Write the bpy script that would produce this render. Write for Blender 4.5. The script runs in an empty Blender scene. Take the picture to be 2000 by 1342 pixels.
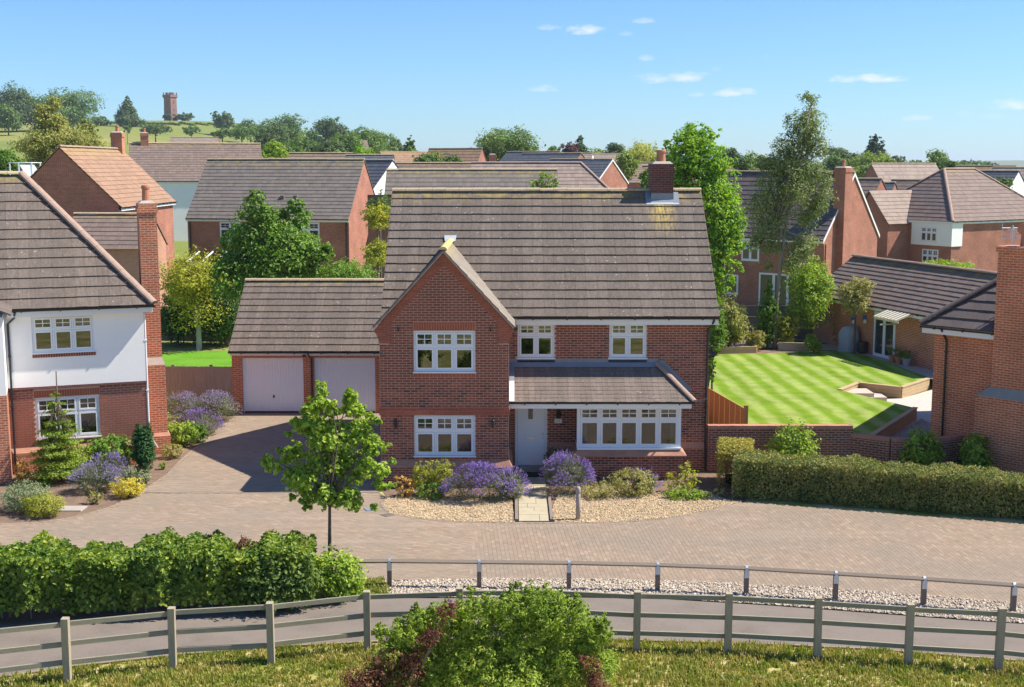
import bpy, math, random
import numpy as np
from mathutils import Vector, Matrix
sc = bpy.context.scene
col = sc.collection
R = math.radians
rnd = random.Random(7)

# ---------------------------------------------------------------- camera, sky, sun, exposure
CF, CH, CD, HY = 2460.0, 9.45, 38.4, 322.0          # focal length in photo pixels, height, distance to the house, horizon row
TH = math.atan((671 - HY) / CF)
CT, ST = math.cos(TH), math.sin(TH)
cam_d = bpy.data.cameras.new('camera'); cam = bpy.data.objects.new('camera', cam_d); col.objects.link(cam)
cam.location = (0, -CD, CH); cam.rotation_euler = (R(90) - TH, 0, 0)
cam_d.sensor_width = 36; cam_d.lens = 36 * CF / 2000; cam_d.clip_start = 0.1; cam_d.clip_end = 30000
sc.camera = cam

SUN_EL, SUN_AZ = R(50.5), R(6.0)                    # azimuth measured from +X (right) towards +Y (away)
SV = Vector((math.cos(SUN_EL) * math.cos(SUN_AZ), math.cos(SUN_EL) * math.sin(SUN_AZ), math.sin(SUN_EL)))
sun_d = bpy.data.lights.new('sun', 'SUN'); sun = bpy.data.objects.new('sun', sun_d); col.objects.link(sun)
sun.rotation_euler = SV.to_track_quat('Z', 'Y').to_euler(); sun.location = (60, 0, 60)
sun_d.energy = 5.0; sun_d.angle = R(0.5); sun_d.color = (1.0, 0.94, 0.84)

world = bpy.data.worlds.new('World'); sc.world = world; world.use_nodes = True
wn, wl = world.node_tree.nodes, world.node_tree.links
wn.clear()
w_out = wn.new('ShaderNodeOutputWorld'); w_bg = wn.new('ShaderNodeBackground'); w_sky = wn.new('ShaderNodeTexSky')
w_sky.sky_type = 'NISHITA'; w_sky.sun_disc = False; w_sky.sun_elevation = SUN_EL; w_sky.sun_rotation = R(90) - SUN_AZ
w_sky.air_density = 1.0; w_sky.dust_density = 0.15; w_sky.ozone_density = 3.5; w_sky.altitude = 50
w_bg.inputs['Strength'].default_value = 0.097

def wmath(op, a, b=None, c=None):
    n = wn.new('ShaderNodeMath'); n.operation = op
    for i, v in enumerate((a, b, c)):
        if v is None: continue
        if isinstance(v, (int, float)): n.inputs[i].default_value = v
        else: wl.new(v, n.inputs[i])
    return n.outputs[0]
# small fair-weather clouds: (azimuth px, row px, half width px, half height px, strength), turned into directions of the sky
CLOUDS = [(1145, 56, 36, 13, .95), (1073, 52, 22, 8, .55), (1222, 64, 14, 7, .35), (1256, 39, 20, 7, .5), (1263, 111, 17, 8, .45), (1317, 149, 66, 15, .8),
          (1062, 172, 32, 9, .55), (1402, 133, 10, 8, .2), (1432, 179, 40, 10, .85), (1360, 184, 16, 6, .4), (1496, 108, 7, 6, .2), (1690, 152, 68, 11, .9),
          (1789, 229, 26, 8, .75), (1980, 203, 46, 12, .75), (1940, 226, 30, 6, .25), (1885, 220, 18, 8, .2)]
w_tc = wn.new('ShaderNodeTexCoord')
w_sep = wn.new('ShaderNodeSeparateXYZ'); wl.new(w_tc.outputs['Generated'], w_sep.inputs[0])
w_az = wmath('ARCTAN2', w_sep.outputs[0], w_sep.outputs[1])
w_el = wmath('ARCSINE', w_sep.outputs[2])
w_nz = wn.new('ShaderNodeTexNoise'); w_nz.inputs['Scale'].default_value = 70; w_nz.inputs['Detail'].default_value = 5; w_nz.inputs['Roughness'].default_value = .6
w_map = wn.new('ShaderNodeMapping'); w_map.inputs['Scale'].default_value = (1, 1, 2.6)
wl.new(w_tc.outputs['Generated'], w_map.inputs['Vector']); wl.new(w_map.outputs[0], w_nz.inputs['Vector'])
w_tot = None
for (cx, cy, hw, hh, st) in CLOUDS:
    u, v = (cx - 1000) / CF, (671 - cy) / CF
    dx, dy, dz = u, CT + v * ST, -ST + v * CT
    az0, el0 = math.atan2(dx, dy), math.atan2(dz, math.hypot(dx, dy))
    hw *= 1.08; hh *= 1.3
    a = wmath('DIVIDE', wmath('SUBTRACT', w_az, az0), hw / CF)
    b = wmath('DIVIDE', wmath('SUBTRACT', w_el, el0 - .25 * hh / CF), hh / CF)
    b = wmath('MULTIPLY', b, wmath('ADD', 1.25, wmath('MULTIPLY', wmath('LESS_THAN', b, 0.0), .9)))      # flatter base than top
    r2 = wmath('ADD', wmath('MULTIPLY', a, a), wmath('MULTIPLY', b, b))
    m = wmath('SUBTRACT', wmath('ADD', 1.0, wmath('MULTIPLY', wmath('SUBTRACT', w_nz.outputs[0], .5), 3.4)), r2)
    n = wn.new('ShaderNodeClamp'); wl.new(wmath('MULTIPLY', m, .62), n.inputs[0])
    m = wmath('MULTIPLY', n.outputs[0], st)
    w_tot = m if w_tot is None else wmath('MAXIMUM', w_tot, m)
w_mix = wn.new('ShaderNodeMix'); w_mix.data_type = 'RGBA'
w_hs = wn.new('ShaderNodeHueSaturation'); w_hs.inputs['Saturation'].default_value = 1.0; w_hs.inputs['Value'].default_value = 1.0
w_tint = wn.new('ShaderNodeMix'); w_tint.data_type = 'RGBA'; w_tint.blend_type = 'MULTIPLY'; w_tint.inputs[0].default_value = 1.0; w_tint.inputs[7].default_value = (.55, .775, 1.05, 1)
wl.new(w_sky.outputs[0], w_tint.inputs[6]); wl.new(w_tint.outputs[2], w_hs.inputs['Color'])
wl.new(w_tot, w_mix.inputs[0]); wl.new(w_hs.outputs[0], w_mix.inputs[6]); w_mix.inputs[7].default_value = (6.4, 6.5, 6.9, 1)
wl.new(w_mix.outputs[2], w_bg.inputs['Color']); wl.new(w_bg.outputs[0], w_out.inputs['Surface'])

vs = sc.view_settings
vs.view_transform = 'Standard'; vs.look = 'None'; vs.exposure = 0.73; vs.gamma = 1.0; vs.use_curve_mapping = False

# ---------------------------------------------------------------- photo pixel -> position helpers
def ray(px, py):
    u, v = (px - 1000) / CF, (671 - py) / CF
    return u, CT + v * ST, -ST + v * CT
def G(px, py, z=0.0):                                # where the ray meets the level z
    a, b, c_ = ray(px, py); t = (z - CH) / c_
    return (a * t, -CD + b * t, z)
def PY(px, py, Y):                                   # where the ray meets the upright plane at distance Y
    a, b, c_ = ray(px, py); t = (Y + CD) / b
    return (a * t, Y, CH + c_ * t)
def SC(Y): return CF / (Y + CD)                      # photo pixels for a metre at distance Y

# ---------------------------------------------------------------- materials
def nodes(name):
    m = bpy.data.materials.new(name); m.use_nodes = True
    nt = m.node_tree; nt.nodes.clear()
    o = nt.nodes.new('ShaderNodeOutputMaterial'); p = nt.nodes.new('ShaderNodeBsdfPrincipled')
    nt.links.new(p.outputs[0], o.inputs[0])
    return m, nt, p, o
class N:
    def __init__(s, nt): s.nt = nt
    def new(s, t, **k):
        n = s.nt.nodes.new(t)
        for a, v in k.items():
            if a.startswith('i_'):
                key = a[2:]; n.inputs[int(key) if key.isdigit() else key.replace('_', ' ')].default_value = v
            else: setattr(n, a, v)
        return n
    def ln(s, a, b): s.nt.links.new(a, b)
    def math(s, op, a, b=None):
        n = s.new('ShaderNodeMath', operation=op)
        for i, v in enumerate((a, b)):
            if v is None: continue
            if isinstance(v, (int, float)): n.inputs[i].default_value = v
            else: s.ln(v, n.inputs[i])
        return n.outputs[0]
    def mix(s, f, a, b, bt='MIX'):
        n = s.new('ShaderNodeMix', data_type='RGBA', blend_type=bt)
        for i, v in ((0, f), (6, a), (7, b)):
            if isinstance(v, (int, float)): n.inputs[i].default_value = v
            elif isinstance(v, tuple): n.inputs[i].default_value = (*v[:3], 1)
            else: s.ln(v, n.inputs[i])
        return n.outputs[2]
    def noise(s, vec, scale, detail=4, rough=.55, dims='3D'):
        n = s.new('ShaderNodeTexNoise', noise_dimensions=dims); n.inputs['Scale'].default_value = scale
        n.inputs['Detail'].default_value = detail; n.inputs['Roughness'].default_value = rough
        if vec is not None: s.ln(vec, n.inputs['Vector'])
        return n.outputs[0]
    def ramp(s, f, stops):
        n = s.new('ShaderNodeValToRGB'); e = n.color_ramp.elements
        while len(e) < len(stops): e.new(.5)
        for i, (p, c) in enumerate(stops):
            e[i].position = p; e[i].color = (*c, 1) if len(c) == 3 else c
        s.ln(f, n.inputs[0]); return n.outputs[0]
    def rng(s, f, a, b, c=0., d=1.):
        n = s.new('ShaderNodeMapRange'); n.inputs[1].default_value = a; n.inputs[2].default_value = b
        n.inputs[3].default_value = c; n.inputs[4].default_value = d; s.ln(f, n.inputs[0]); return n.outputs[0]
    def mapping(s, vec, scale):
        n = s.new('ShaderNodeMapping'); n.inputs['Scale'].default_value = scale; s.ln(vec, n.inputs['Vector']); return n.outputs[0]
    def bump(s, h, strength, dist, p):
        n = s.new('ShaderNodeBump'); n.inputs['Strength'].default_value = strength; n.inputs['Distance'].default_value = dist
        s.ln(h, n.inputs['Height']); s.ln(n.outputs[0], p.inputs['Normal'])
    def uv(s): return s.new('ShaderNodeTexCoord').outputs['UV']
    def obj(s): return s.new('ShaderNodeTexCoord').outputs['Object']
    def pos(s): return s.new('ShaderNodeNewGeometry').outputs['Position']
    def island(s): return s.new('ShaderNodeNewGeometry').outputs['Random Per Island']
    def orand(s): return s.new('ShaderNodeObjectInfo').outputs['Random']
MATS = {}
def plain(name, c, rough=.6, var=.12, scale=3., metal=0., bump=0., spec=.5, streak=None):
    m, nt, p, o = nodes(name); n = N(nt)
    v = n.pos()
    if streak: v = n.mapping(n.uv(), streak)
    f = n.noise(v, scale, 5)
    f2 = n.noise(n.pos(), scale * 9, 3)
    k = n.math('ADD', n.math('MULTIPLY', n.math('SUBTRACT', f, .5), var * 2), n.math('MULTIPLY', n.math('SUBTRACT', f2, .5), var))
    hs = n.new('ShaderNodeHueSaturation', i_Color=(*c, 1)); n.ln(n.math('ADD', 1.0, k), hs.inputs['Value'])
    n.ln(hs.outputs[0], p.inputs['Base Color'])
    p.inputs['Roughness'].default_value = rough; p.inputs['Metallic'].default_value = metal; p.inputs['Specular IOR Level'].default_value = spec
    if bump: n.bump(f2, .6, bump, p)
    MATS[name] = m; return m
def brick_wall(name, c1, c2, mortar, dark=.35, msize=.009):
    m, nt, p, o = nodes(name); n = N(nt)
    b = n.new('ShaderNodeTexBrick'); n.ln(n.uv(), b.inputs['Vector'])
    b.inputs['Color1'].default_value = (*c1, 1); b.inputs['Color2'].default_value = (*c2, 1); b.inputs['Mortar'].default_value = (*mortar, 1)
    b.inputs['Scale'].default_value = 1; b.inputs['Mortar Size'].default_value = msize; b.inputs['Brick Width'].default_value = .225; b.inputs['Row Height'].default_value = .075
    b.inputs['Bias'].default_value = 0
    f = n.noise(n.uv(), .8, 5); g = n.noise(n.uv(), 14, 3)
    c = n.mix(n.rng(g, .35, .75, 0, dark), b.outputs[0], tuple(x * .5 for x in c2))
    hs = n.new('ShaderNodeHueSaturation'); n.ln(c, hs.inputs['Color']); n.ln(n.rng(f, .3, .7, .82, 1.18), hs.inputs['Value'])
    n.ln(hs.outputs[0], p.inputs['Base Color']); p.inputs['Roughness'].default_value = .85; p.inputs['Specular IOR Level'].default_value = .25
    n.bump(n.math('SUBTRACT', 1.0, b.outputs['Fac']), .7, .006, p)
    MATS[name] = m; return m
def brick_piece(name, cols):
    m, nt, p, o = nodes(name); n = N(nt)
    wn_ = n.new('ShaderNodeTexWhiteNoise', noise_dimensions='2D')
    cmb = n.new('ShaderNodeVectorMath', operation='ADD')
    n.ln(n.uv(), cmb.inputs[0])
    c3 = n.new('ShaderNodeCombineXYZ'); n.ln(n.math('MULTIPLY', n.orand(), 91.7), c3.inputs[0]); n.ln(c3.outputs[0], cmb.inputs[1])
    n.ln(cmb.outputs[0], wn_.inputs['Vector'])
    c = n.ramp(wn_.outputs['Value'], [(i / max(1, len(cols) - 1), k) for i, k in enumerate(cols)])
    f = n.noise(n.pos(), 1.1, 4); g = n.noise(n.pos(), 40, 3)
    hs = n.new('ShaderNodeHueSaturation'); n.ln(c, hs.inputs['Color'])
    n.ln(n.math('MULTIPLY', n.rng(f, .3, .7, .82, 1.15), n.rng(g, .2, .8, .85, 1.15)), hs.inputs['Value'])
    n.ln(hs.outputs[0], p.inputs['Base Color']); p.inputs['Roughness'].default_value = .85; p.inputs['Specular IOR Level'].default_value = .25
    n.bump(g, .4, .004, p)
    MATS[name] = m; return m
def tiles(name, c, c2, lichen=.5, moss=(.36, .27, .07), mossd=.45, mottle=.25, stain=False):
    m, nt, p, o = nodes(name); n = N(nt)
    uv = n.uv()
    base = n.mix(n.rng(n.math('ADD', n.math('MULTIPLY', n.noise(n.mapping(uv, (5.0, .9, 1)), 2.2, 6, .65), .55), n.math('MULTIPLY', n.noise(uv, 16, 5, .7), .45)), .34, .66), c, c2)
    isl = n.island()
    hs = n.new('ShaderNodeHueSaturation'); n.ln(base, hs.inputs['Color']); n.ln(n.rng(isl, 0, 1, 1 - mottle * .5, 1 + mottle * .5), hs.inputs['Value'])
    cc = hs.outputs[0]
    vo = n.new('ShaderNodeTexVoronoi', feature='F1'); vo.inputs['Scale'].default_value = 5.5; n.ln(uv, vo.inputs['Vector'])
    spots = n.math('MULTIPLY', n.rng(vo.outputs['Distance'], .10, .2, 1, 0), n.rng(n.noise(uv, 1.7, 3), .5, .62))
    fine = n.rng(n.noise(n.mapping(uv, (1.0, .5, 1)), 34, 4, .75), .55, .66)
    cc = n.mix(n.math('MULTIPLY', n.math('MAXIMUM', spots, n.math('MULTIPLY', fine, .55)), lichen), cc, (.42, .38, .33))
    if mossd:
        sp = n.new('ShaderNodeSeparateXYZ'); n.ln(uv, sp.inputs[0])
        mm = n.math('MULTIPLY', n.rng(sp.outputs[1], 0, mossd * 2.2, 1, 0), n.rng(n.noise(uv, 2.2, 5), .42, .66))
        cc = n.mix(mm, cc, moss)
    if stain:      # lichen run below the ridge chimney
        sx = n.new('ShaderNodeSeparateXYZ'); n.ln(uv, sx.inputs[0])
        a = n.math('MULTIPLY', n.rng(n.math('ABSOLUTE', n.math('SUBTRACT', sx.outputs[0], 4.92)), .12, .55, 1, 0), n.math('MULTIPLY', n.rng(sx.outputs[1], .5, .7), n.rng(sx.outputs[1], .9, 2.3, 1, 0)))
        cc = n.mix(n.math('MULTIPLY', a, n.rng(n.noise(n.mapping(uv, (4, 1, 1)), 3, 4), .38, .6)), cc, (.50, .36, .08))
    n.ln(cc, p.inputs['Base Color']); p.inputs['Roughness'].default_value = .82; p.inputs['Specular IOR Level'].default_value = .3
    n.bump(n.noise(uv, 28, 4), .5, .006, p)
    MATS[name] = m; return m
def leaf(name, cols, trans=.35, rough=.55, clump=.9):
    m, nt, p, o = nodes(name); n = N(nt)
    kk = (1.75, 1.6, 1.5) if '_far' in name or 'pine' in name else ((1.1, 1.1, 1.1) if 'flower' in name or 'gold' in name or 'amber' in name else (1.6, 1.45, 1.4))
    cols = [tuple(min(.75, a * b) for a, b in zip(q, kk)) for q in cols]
    isl = n.island(); f = n.noise(n.pos(), clump, 3)
    k = n.math('ADD', n.math('MULTIPLY', isl, .62), n.math('MULTIPLY', n.rng(f, .3, .7), .38))
    c = n.ramp(k, [(i / (len(cols) - 1), q) for i, q in enumerate(cols)])
    n.ln(c, p.inputs['Base Color']); p.inputs['Roughness'].default_value = rough; p.inputs['Specular IOR Level'].default_value = .35
    t = n.new('ShaderNodeBsdfTranslucent')
    hs = n.new('ShaderNodeHueSaturation'); hs.inputs['Value'].default_value = 1.25; hs.inputs['Saturation'].default_value = 1.1; n.ln(c, hs.inputs['Color']); n.ln(hs.outputs[0], t.inputs[0])
    mx = n.new('ShaderNodeMixShader'); mx.inputs[0].default_value = trans
    n.ln(p.outputs[0], mx.inputs[1]); n.ln(t.outputs[0], mx.inputs[2]); n.ln(mx.outputs[0], o.inputs[0])
    MATS[name] = m; return m
def ground_mix(name, cols, scale, scale2, rough=.9, bump=.0, spec=.2):
    m, nt, p, o = nodes(name); n = N(nt)
    f = n.math('ADD', n.math('MULTIPLY', n.noise(n.pos(), scale, 6, .6), .6), n.math('MULTIPLY', n.noise(n.pos(), scale2, 4, .7), .4))
    c = n.ramp(n.rng(f, .3, .7), [(i / (len(cols) - 1), q) for i, q in enumerate(cols)])
    n.ln(c, p.inputs['Base Color']); p.inputs['Roughness'].default_value = rough; p.inputs['Specular IOR Level'].default_value = spec
    if bump: n.bump(n.noise(n.pos(), scale2 * 2, 4, .7), .7, bump, p)
    MATS[name] = m; return m

BR_D = [(.085, .046, .036), (.20, .066, .042), (.29, .085, .050), (.36, .108, .060), (.14, .054, .040), (.40, .13, .072), (.24, .078, .050)]
brick_piece('brick_red', BR_D)
brick_piece('brick_left', [(.26, .085, .055), (.33, .115, .072), (.20, .07, .05), (.37, .14, .09), (.28, .10, .07)])
brick_piece('brick_orange', [(.36, .105, .058), (.42, .135, .072), (.31, .09, .055), (.39, .12, .06)])
plain('mortar', (.62, .44, .34), .95, .15, 2)
plain('mortar_left', (.62, .46, .36), .95, .12, 2)
brick_wall('wall_red', (.32, .10, .060), (.18, .062, .044), (.46, .31, .24), .35, .012)
brick_wall('wall_orange', (.52, .17, .082), (.38, .108, .056), (.62, .38, .26), .3, .013)
brick_wall('wall_bright', (.60, .19, .088), (.46, .13, .062), (.66, .38, .25), .3, .012)
brick_piece('brick_coping', [(.46, .20, .13), (.54, .26, .17), (.40, .16, .10)])
brick_wall('wall_band', (.40, .125, .072), (.31, .09, .058), (.40, .20, .14), .2, .006)
brick_wall('wall_pink', (.52, .26, .17), (.46, .21, .14), (.55, .36, .26), .2)
brick_wall('wall_far', (.48, .17, .105), (.31, .10, .064), (.52, .31, .23), .5, .013)
brick_wall('wall_right', (.44, .15, .092), (.29, .095, .06), (.50, .29, .21), .45, .013)
brick_wall('wall_dark', (.17, .06, .05), (.10, .045, .04), (.22, .14, .12), .3)
brick_wall('wall_slope', (.50, .27, .18), (.43, .21, .14), (.50, .30, .21), .2, .004)
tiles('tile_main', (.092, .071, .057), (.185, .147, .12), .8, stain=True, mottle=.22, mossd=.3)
tiles('tile_garage', (.092, .071, .057), (.185, .147, .12), .8, mottle=.22, mossd=.2)
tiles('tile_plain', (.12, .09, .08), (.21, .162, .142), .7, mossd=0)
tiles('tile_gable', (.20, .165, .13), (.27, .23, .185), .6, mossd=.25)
tiles('tile_porch', (.13, .096, .078), (.22, .172, .142), .7, mossd=0)
tiles('tile_left', (.094, .072, .059), (.19, .15, .123), .75, mottle=.22, mossd=.3)
tiles('tile_grey', (.125, .105, .09), (.215, .185, .16), .55)
tiles('tile_brown', (.155, .108, .088), (.245, .18, .15), .45, mossd=.3)
tiles('tile_tan', (.27, .155, .095), (.34, .21, .135), .25)
tiles('tile_buff', (.27, .20, .16), (.33, .255, .21), .2, mossd=0)
tiles('tile_slate', (.075, .085, .10), (.11, .12, .14), .1, mossd=0)
tiles('tile_dark', (.10, .078, .074), (.15, .12, .112), .2, mossd=0)
tiles('ridge_lichen', (.38, .29, .18), (.50, .40, .26), .6, mossd=0)
tiles('ridge_yellow', (.52, .40, .13), (.62, .50, .24), .5, mossd=0)
tiles('ridge_brown', (.30, .20, .15), (.38, .27, .21), .35, mossd=0)
plain('upvc', (.80, .82, .84), .35, .03, 2)
plain('upvc_joint', (.52, .55, .58), .4, .03, 2)
plain('render_white', (.90, .885, .85), .9, .05, 1.2, bump=.002)
plain('fascia_white', (.80, .80, .79), .45, .05, 3)
plain('door_white', (.84, .88, .93), .35, .03, 2)
plain('gutter_black', (.018, .018, .02), .35, .1, 3)
plain('iron_black', (.02, .02, .022), .45, .1, 3)
plain('lead', (.20, .23, .27), .5, .2, 3)
plain('lead_light', (.42, .46, .50), .5, .2, 3)
plain('lead_white', (.72, .73, .74), .5, .1, 3)
plain('terracotta', (.46, .19, .11), .8, .15, 4)
plain('flaunching', (.42, .36, .30), .9, .2, 6)
plain('steel', (.55, .57, .60), .35, .1, 4, metal=.9)
plain('galvanised', (.62, .66, .70), .45, .12, 12, metal=.6)
plain('interior', (.16, .14, .12), .9, .1, 1)
plain('curtain', (.62, .60, .55), .9, .15, 2, streak=(18, .3, 1))
plain('blind', (.50, .52, .44), .9, .08, 2)
plain('fence_post', (.36, .30, .205), .9, .3, 2.5, bump=.004, streak=(14, 1.2, 1))
plain('fence_rail', (.27, .245, .17), .9, .32, 2.5, bump=.003, streak=(1.2, 14, 1))
plain('rail_wood', (.25, .20, .155), .9, .25, 3, bump=.003, streak=(1.5, 16, 1))
plain('post_wood', (.20, .15, .12), .9, .25, 3, bump=.003, streak=(14, 1.5, 1))
plain('board_wood', (.36, .285, .22), .9, .35, 2, bump=.003, streak=(9, .6, 1))
plain('board_grey', (.15, .145, .125), .9, .25, 2, bump=.003)
plain('board_orange', (.42, .22, .085), .85, .2, 3, streak=(9, .6, 1))
plain('sleeper', (.46, .33, .18), .9, .2, 3, bump=.004)
plain('decking', (.50, .41, .32), .9, .15, 3)
plain('slab', (.42, .36, .24), .9, .2, 2.5, bump=.003)
plain('slab_grey', (.38, .33, .28), .9, .2, 2.5)
plain('kerb_wood', (.23, .18, .145), .95, .25, 5)
plain('bollard', (.36, .31, .27), .9, .2, 6)
plain('joint_sand', (.16, .13, .10), .95, .2, 5)
ground_mix('asphalt', [(.13, .11, .092), (.18, .15, .126), (.215, .178, .148), (.16, .134, .112)], .9, 22, .95, .004)
ground_mix('soil', [(.13, .085, .06), (.20, .135, .095), (.26, .18, .13)], 2.5, 18, .95, .02)
ground_mix('gravel_bed', [(.46, .35, .21), (.58, .45, .28), (.36, .27, .17)], 3, 40, .95, .015)
ground_mix('gravel_grey', [(.40, .35, .30), (.55, .49, .43), (.32, .28, .24)], 4, 30, .95, .01)
ground_mix('pebble_bed', [(.42, .36, .30), (.56, .49, .41)], 3, 40, .95, .01)
plain('cover_grey', (.33, .36, .40), .7, .15, 4)
plain('bin_black', (.025, .028, .033), .4, .2, 3)
plain('sign_blue', (.03, .12, .55), .5, .05, 3)
plain('core_dark', (.035, .045, .018), .95, .3, 8)  # dark tone of the solid filler inside the hedges
plain('bark', (.13, .095, .07), .95, .3, 6, bump=.01)
plain('bark_pale', (.46, .42, .36), .9, .25, 6, bump=.006)
plain('bark_grey', (.25, .215, .18), .95, .25, 6, bump=.006)
plain('plate', (.80, .78, .72), .5, .03, 3)
plain('plate_ink', (.60, .61, .58), .6, .03, 3)
plain('rubber_black', (.012, .012, .014), .8, .2, 4)
plain('tower_brick', (.24, .125, .095), .9, .2, .4)
plain('canopy_cream', (.62, .56, .42), .6, .1, 4)

def glass(name, tint, refl):
    m, nt, p, o = nodes(name); n = N(nt)
    t = n.new('ShaderNodeBsdfTransparent'); t.inputs[0].default_value = (*tint, 1)
    g = n.new('ShaderNodeBsdfGlossy'); g.inputs['Roughness'].default_value = .015
    fr = n.new('ShaderNodeFresnel'); fr.inputs[0].default_value = 1.5
    mx = n.new('ShaderNodeMixShader'); n.ln(n.math('ADD', n.math('MULTIPLY', fr.outputs[0], 1.2), refl), mx.inputs[0])
    n.ln(t.outputs[0], mx.inputs[1]); n.ln(g.outputs[0], mx.inputs[2]); n.ln(mx.outputs[0], o.inputs[0])
    MATS[name] = m
glass('glass', (.60, .64, .63), .055)
m, nt, p, o = nodes('glass_dark'); p.inputs['Base Color'].default_value = (.035, .042, .05, 1); p.inputs['Roughness'].default_value = .06; p.inputs['Specular IOR Level'].default_value = .9; MATS['glass_dark'] = m

# paving blocks: colour per block
m, nt, p, o = nodes('paving_block'); n = N(nt)
c = n.ramp(n.island(), [(0, (.25, .187, .134)), (.35, (.30, .225, .162)), (.7, (.275, .202, .143)), (1, (.345, .262, .19))])
f = n.noise(n.pos(), .35, 6, .6); g = n.noise(n.pos(), 3.0, 4); k = n.noise(n.pos(), 60, 3)
c = n.mix(n.rng(f, .44, .62, 0, .6), c, (.235, .195, .15))
c = n.mix(n.rng(g, .58, .74, 0, .5), c, (.20, .175, .135))
trk = n.noise(n.mapping(n.pos(), (.12, 1.1, 1)), 1.0, 4, .6)
c = n.mix(n.rng(trk, .52, .66, 0, .35), c, (.36, .28, .21))
stn = n.noise(n.pos(), 1.1, 3, .5)
c = n.mix(n.rng(stn, .70, .76, 0, .45), c, (.17, .15, .125))
hs = n.new('ShaderNodeHueSaturation'); n.ln(c, hs.inputs['Color']); n.ln(n.rng(k, .25, .75, .86, 1.14), hs.inputs['Value'])
n.ln(hs.outputs[0], p.inputs['Base Color']); p.inputs['Roughness'].default_value = .9; p.inputs['Specular IOR Level'].default_value = .25; MATS['paving_block'] = m
# stones
def stones(name, cols):
    m, nt, p, o = nodes(name); n = N(nt)
    n.ln(n.ramp(n.island(), [(i / (len(cols) - 1), q) for i, q in enumerate(cols)]), p.inputs['Base Color'])
    p.inputs['Roughness'].default_value = .85; p.inputs['Specular IOR Level'].default_value = .25; MATS[name] = m
stones('gravel_stone', [(.36, .25, .14), (.54, .41, .24), (.66, .52, .33), (.44, .31, .17), (.60, .49, .34), (.30, .205, .12)])
stones('pebble_stone', [(.40, .32, .24), (.55, .46, .36), (.64, .56, .45), (.33, .265, .20), (.50, .41, .31)])
stones('patio_stone', [(.40, .35, .30), (.55, .49, .43), (.34, .29, .25)])
# mown lawn; mower stripes, the blades' sheen painted as light and dark green
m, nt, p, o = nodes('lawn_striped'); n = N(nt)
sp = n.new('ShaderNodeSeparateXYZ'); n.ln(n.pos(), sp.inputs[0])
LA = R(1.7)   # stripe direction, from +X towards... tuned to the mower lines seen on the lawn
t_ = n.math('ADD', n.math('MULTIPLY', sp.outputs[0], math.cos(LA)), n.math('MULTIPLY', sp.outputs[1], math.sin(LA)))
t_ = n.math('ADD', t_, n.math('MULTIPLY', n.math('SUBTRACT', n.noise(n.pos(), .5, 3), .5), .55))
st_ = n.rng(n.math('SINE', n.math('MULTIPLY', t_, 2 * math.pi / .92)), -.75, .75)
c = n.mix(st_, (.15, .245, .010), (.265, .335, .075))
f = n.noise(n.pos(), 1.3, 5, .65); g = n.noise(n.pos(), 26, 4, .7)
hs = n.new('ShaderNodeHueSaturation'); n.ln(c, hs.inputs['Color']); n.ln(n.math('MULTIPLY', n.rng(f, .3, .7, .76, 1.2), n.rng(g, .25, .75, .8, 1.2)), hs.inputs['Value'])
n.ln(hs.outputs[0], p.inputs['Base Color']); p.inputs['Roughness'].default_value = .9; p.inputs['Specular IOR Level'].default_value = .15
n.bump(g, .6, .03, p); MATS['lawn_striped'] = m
ground_mix('lawn_plain', [(.075, .20, .01), (.13, .30, .02), (.17, .34, .03)], .7, 22, .9, .03, .15)
# terrain: fields on the hill, rough grass in front, garden ground between
m, nt, p, o = nodes('terrain'); n = N(nt)
pos = n.pos(); sp = n.new('ShaderNodeSeparateXYZ'); n.ln(pos, sp.inputs[0])
near = n.ramp(n.rng(n.math('ADD', n.math('MULTIPLY', n.noise(pos, .55, 6, .6), .6), n.math('MULTIPLY', n.noise(pos, 7, 5, .7), .4)), .36, .62),
              [(0, (.17, .20, .035)), (.35, (.27, .28, .06)), (.6, (.44, .37, .15)), (1, (.58, .46, .25))])
far = n.ramp(n.rng(n.math('ADD', n.math('MULTIPLY', n.noise(pos, .012, 4), .75), n.math('MULTIPLY', n.noise(pos, .2, 5), .25)), .35, .65),
             [(0, (.135, .175, .04)), (.5, (.19, .215, .052)), (1, (.28, .265, .08))])
tan_ = n.math('MULTIPLY', n.rng(sp.outputs[0], -268, -276), n.rng(sp.outputs[1], 420, 430))
far = n.mix(tan_, far, (.46, .36, .14))
far = n.mix(n.math('MULTIPLY', n.rng(sp.outputs[0], -70, 20), n.rng(sp.outputs[1], 120, 200)), far, (.14, .17, .07))
n.ln(n.mix(n.rng(sp.outputs[1], 10, 40), near, far), p.inputs['Base Color'])
p.inputs['Roughness'].default_value = .95; p.inputs['Specular IOR Level'].default_value = .1
n.bump(n.noise(pos, 14, 5, .7), .7, .03, p); MATS['terrain'] = m

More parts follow.
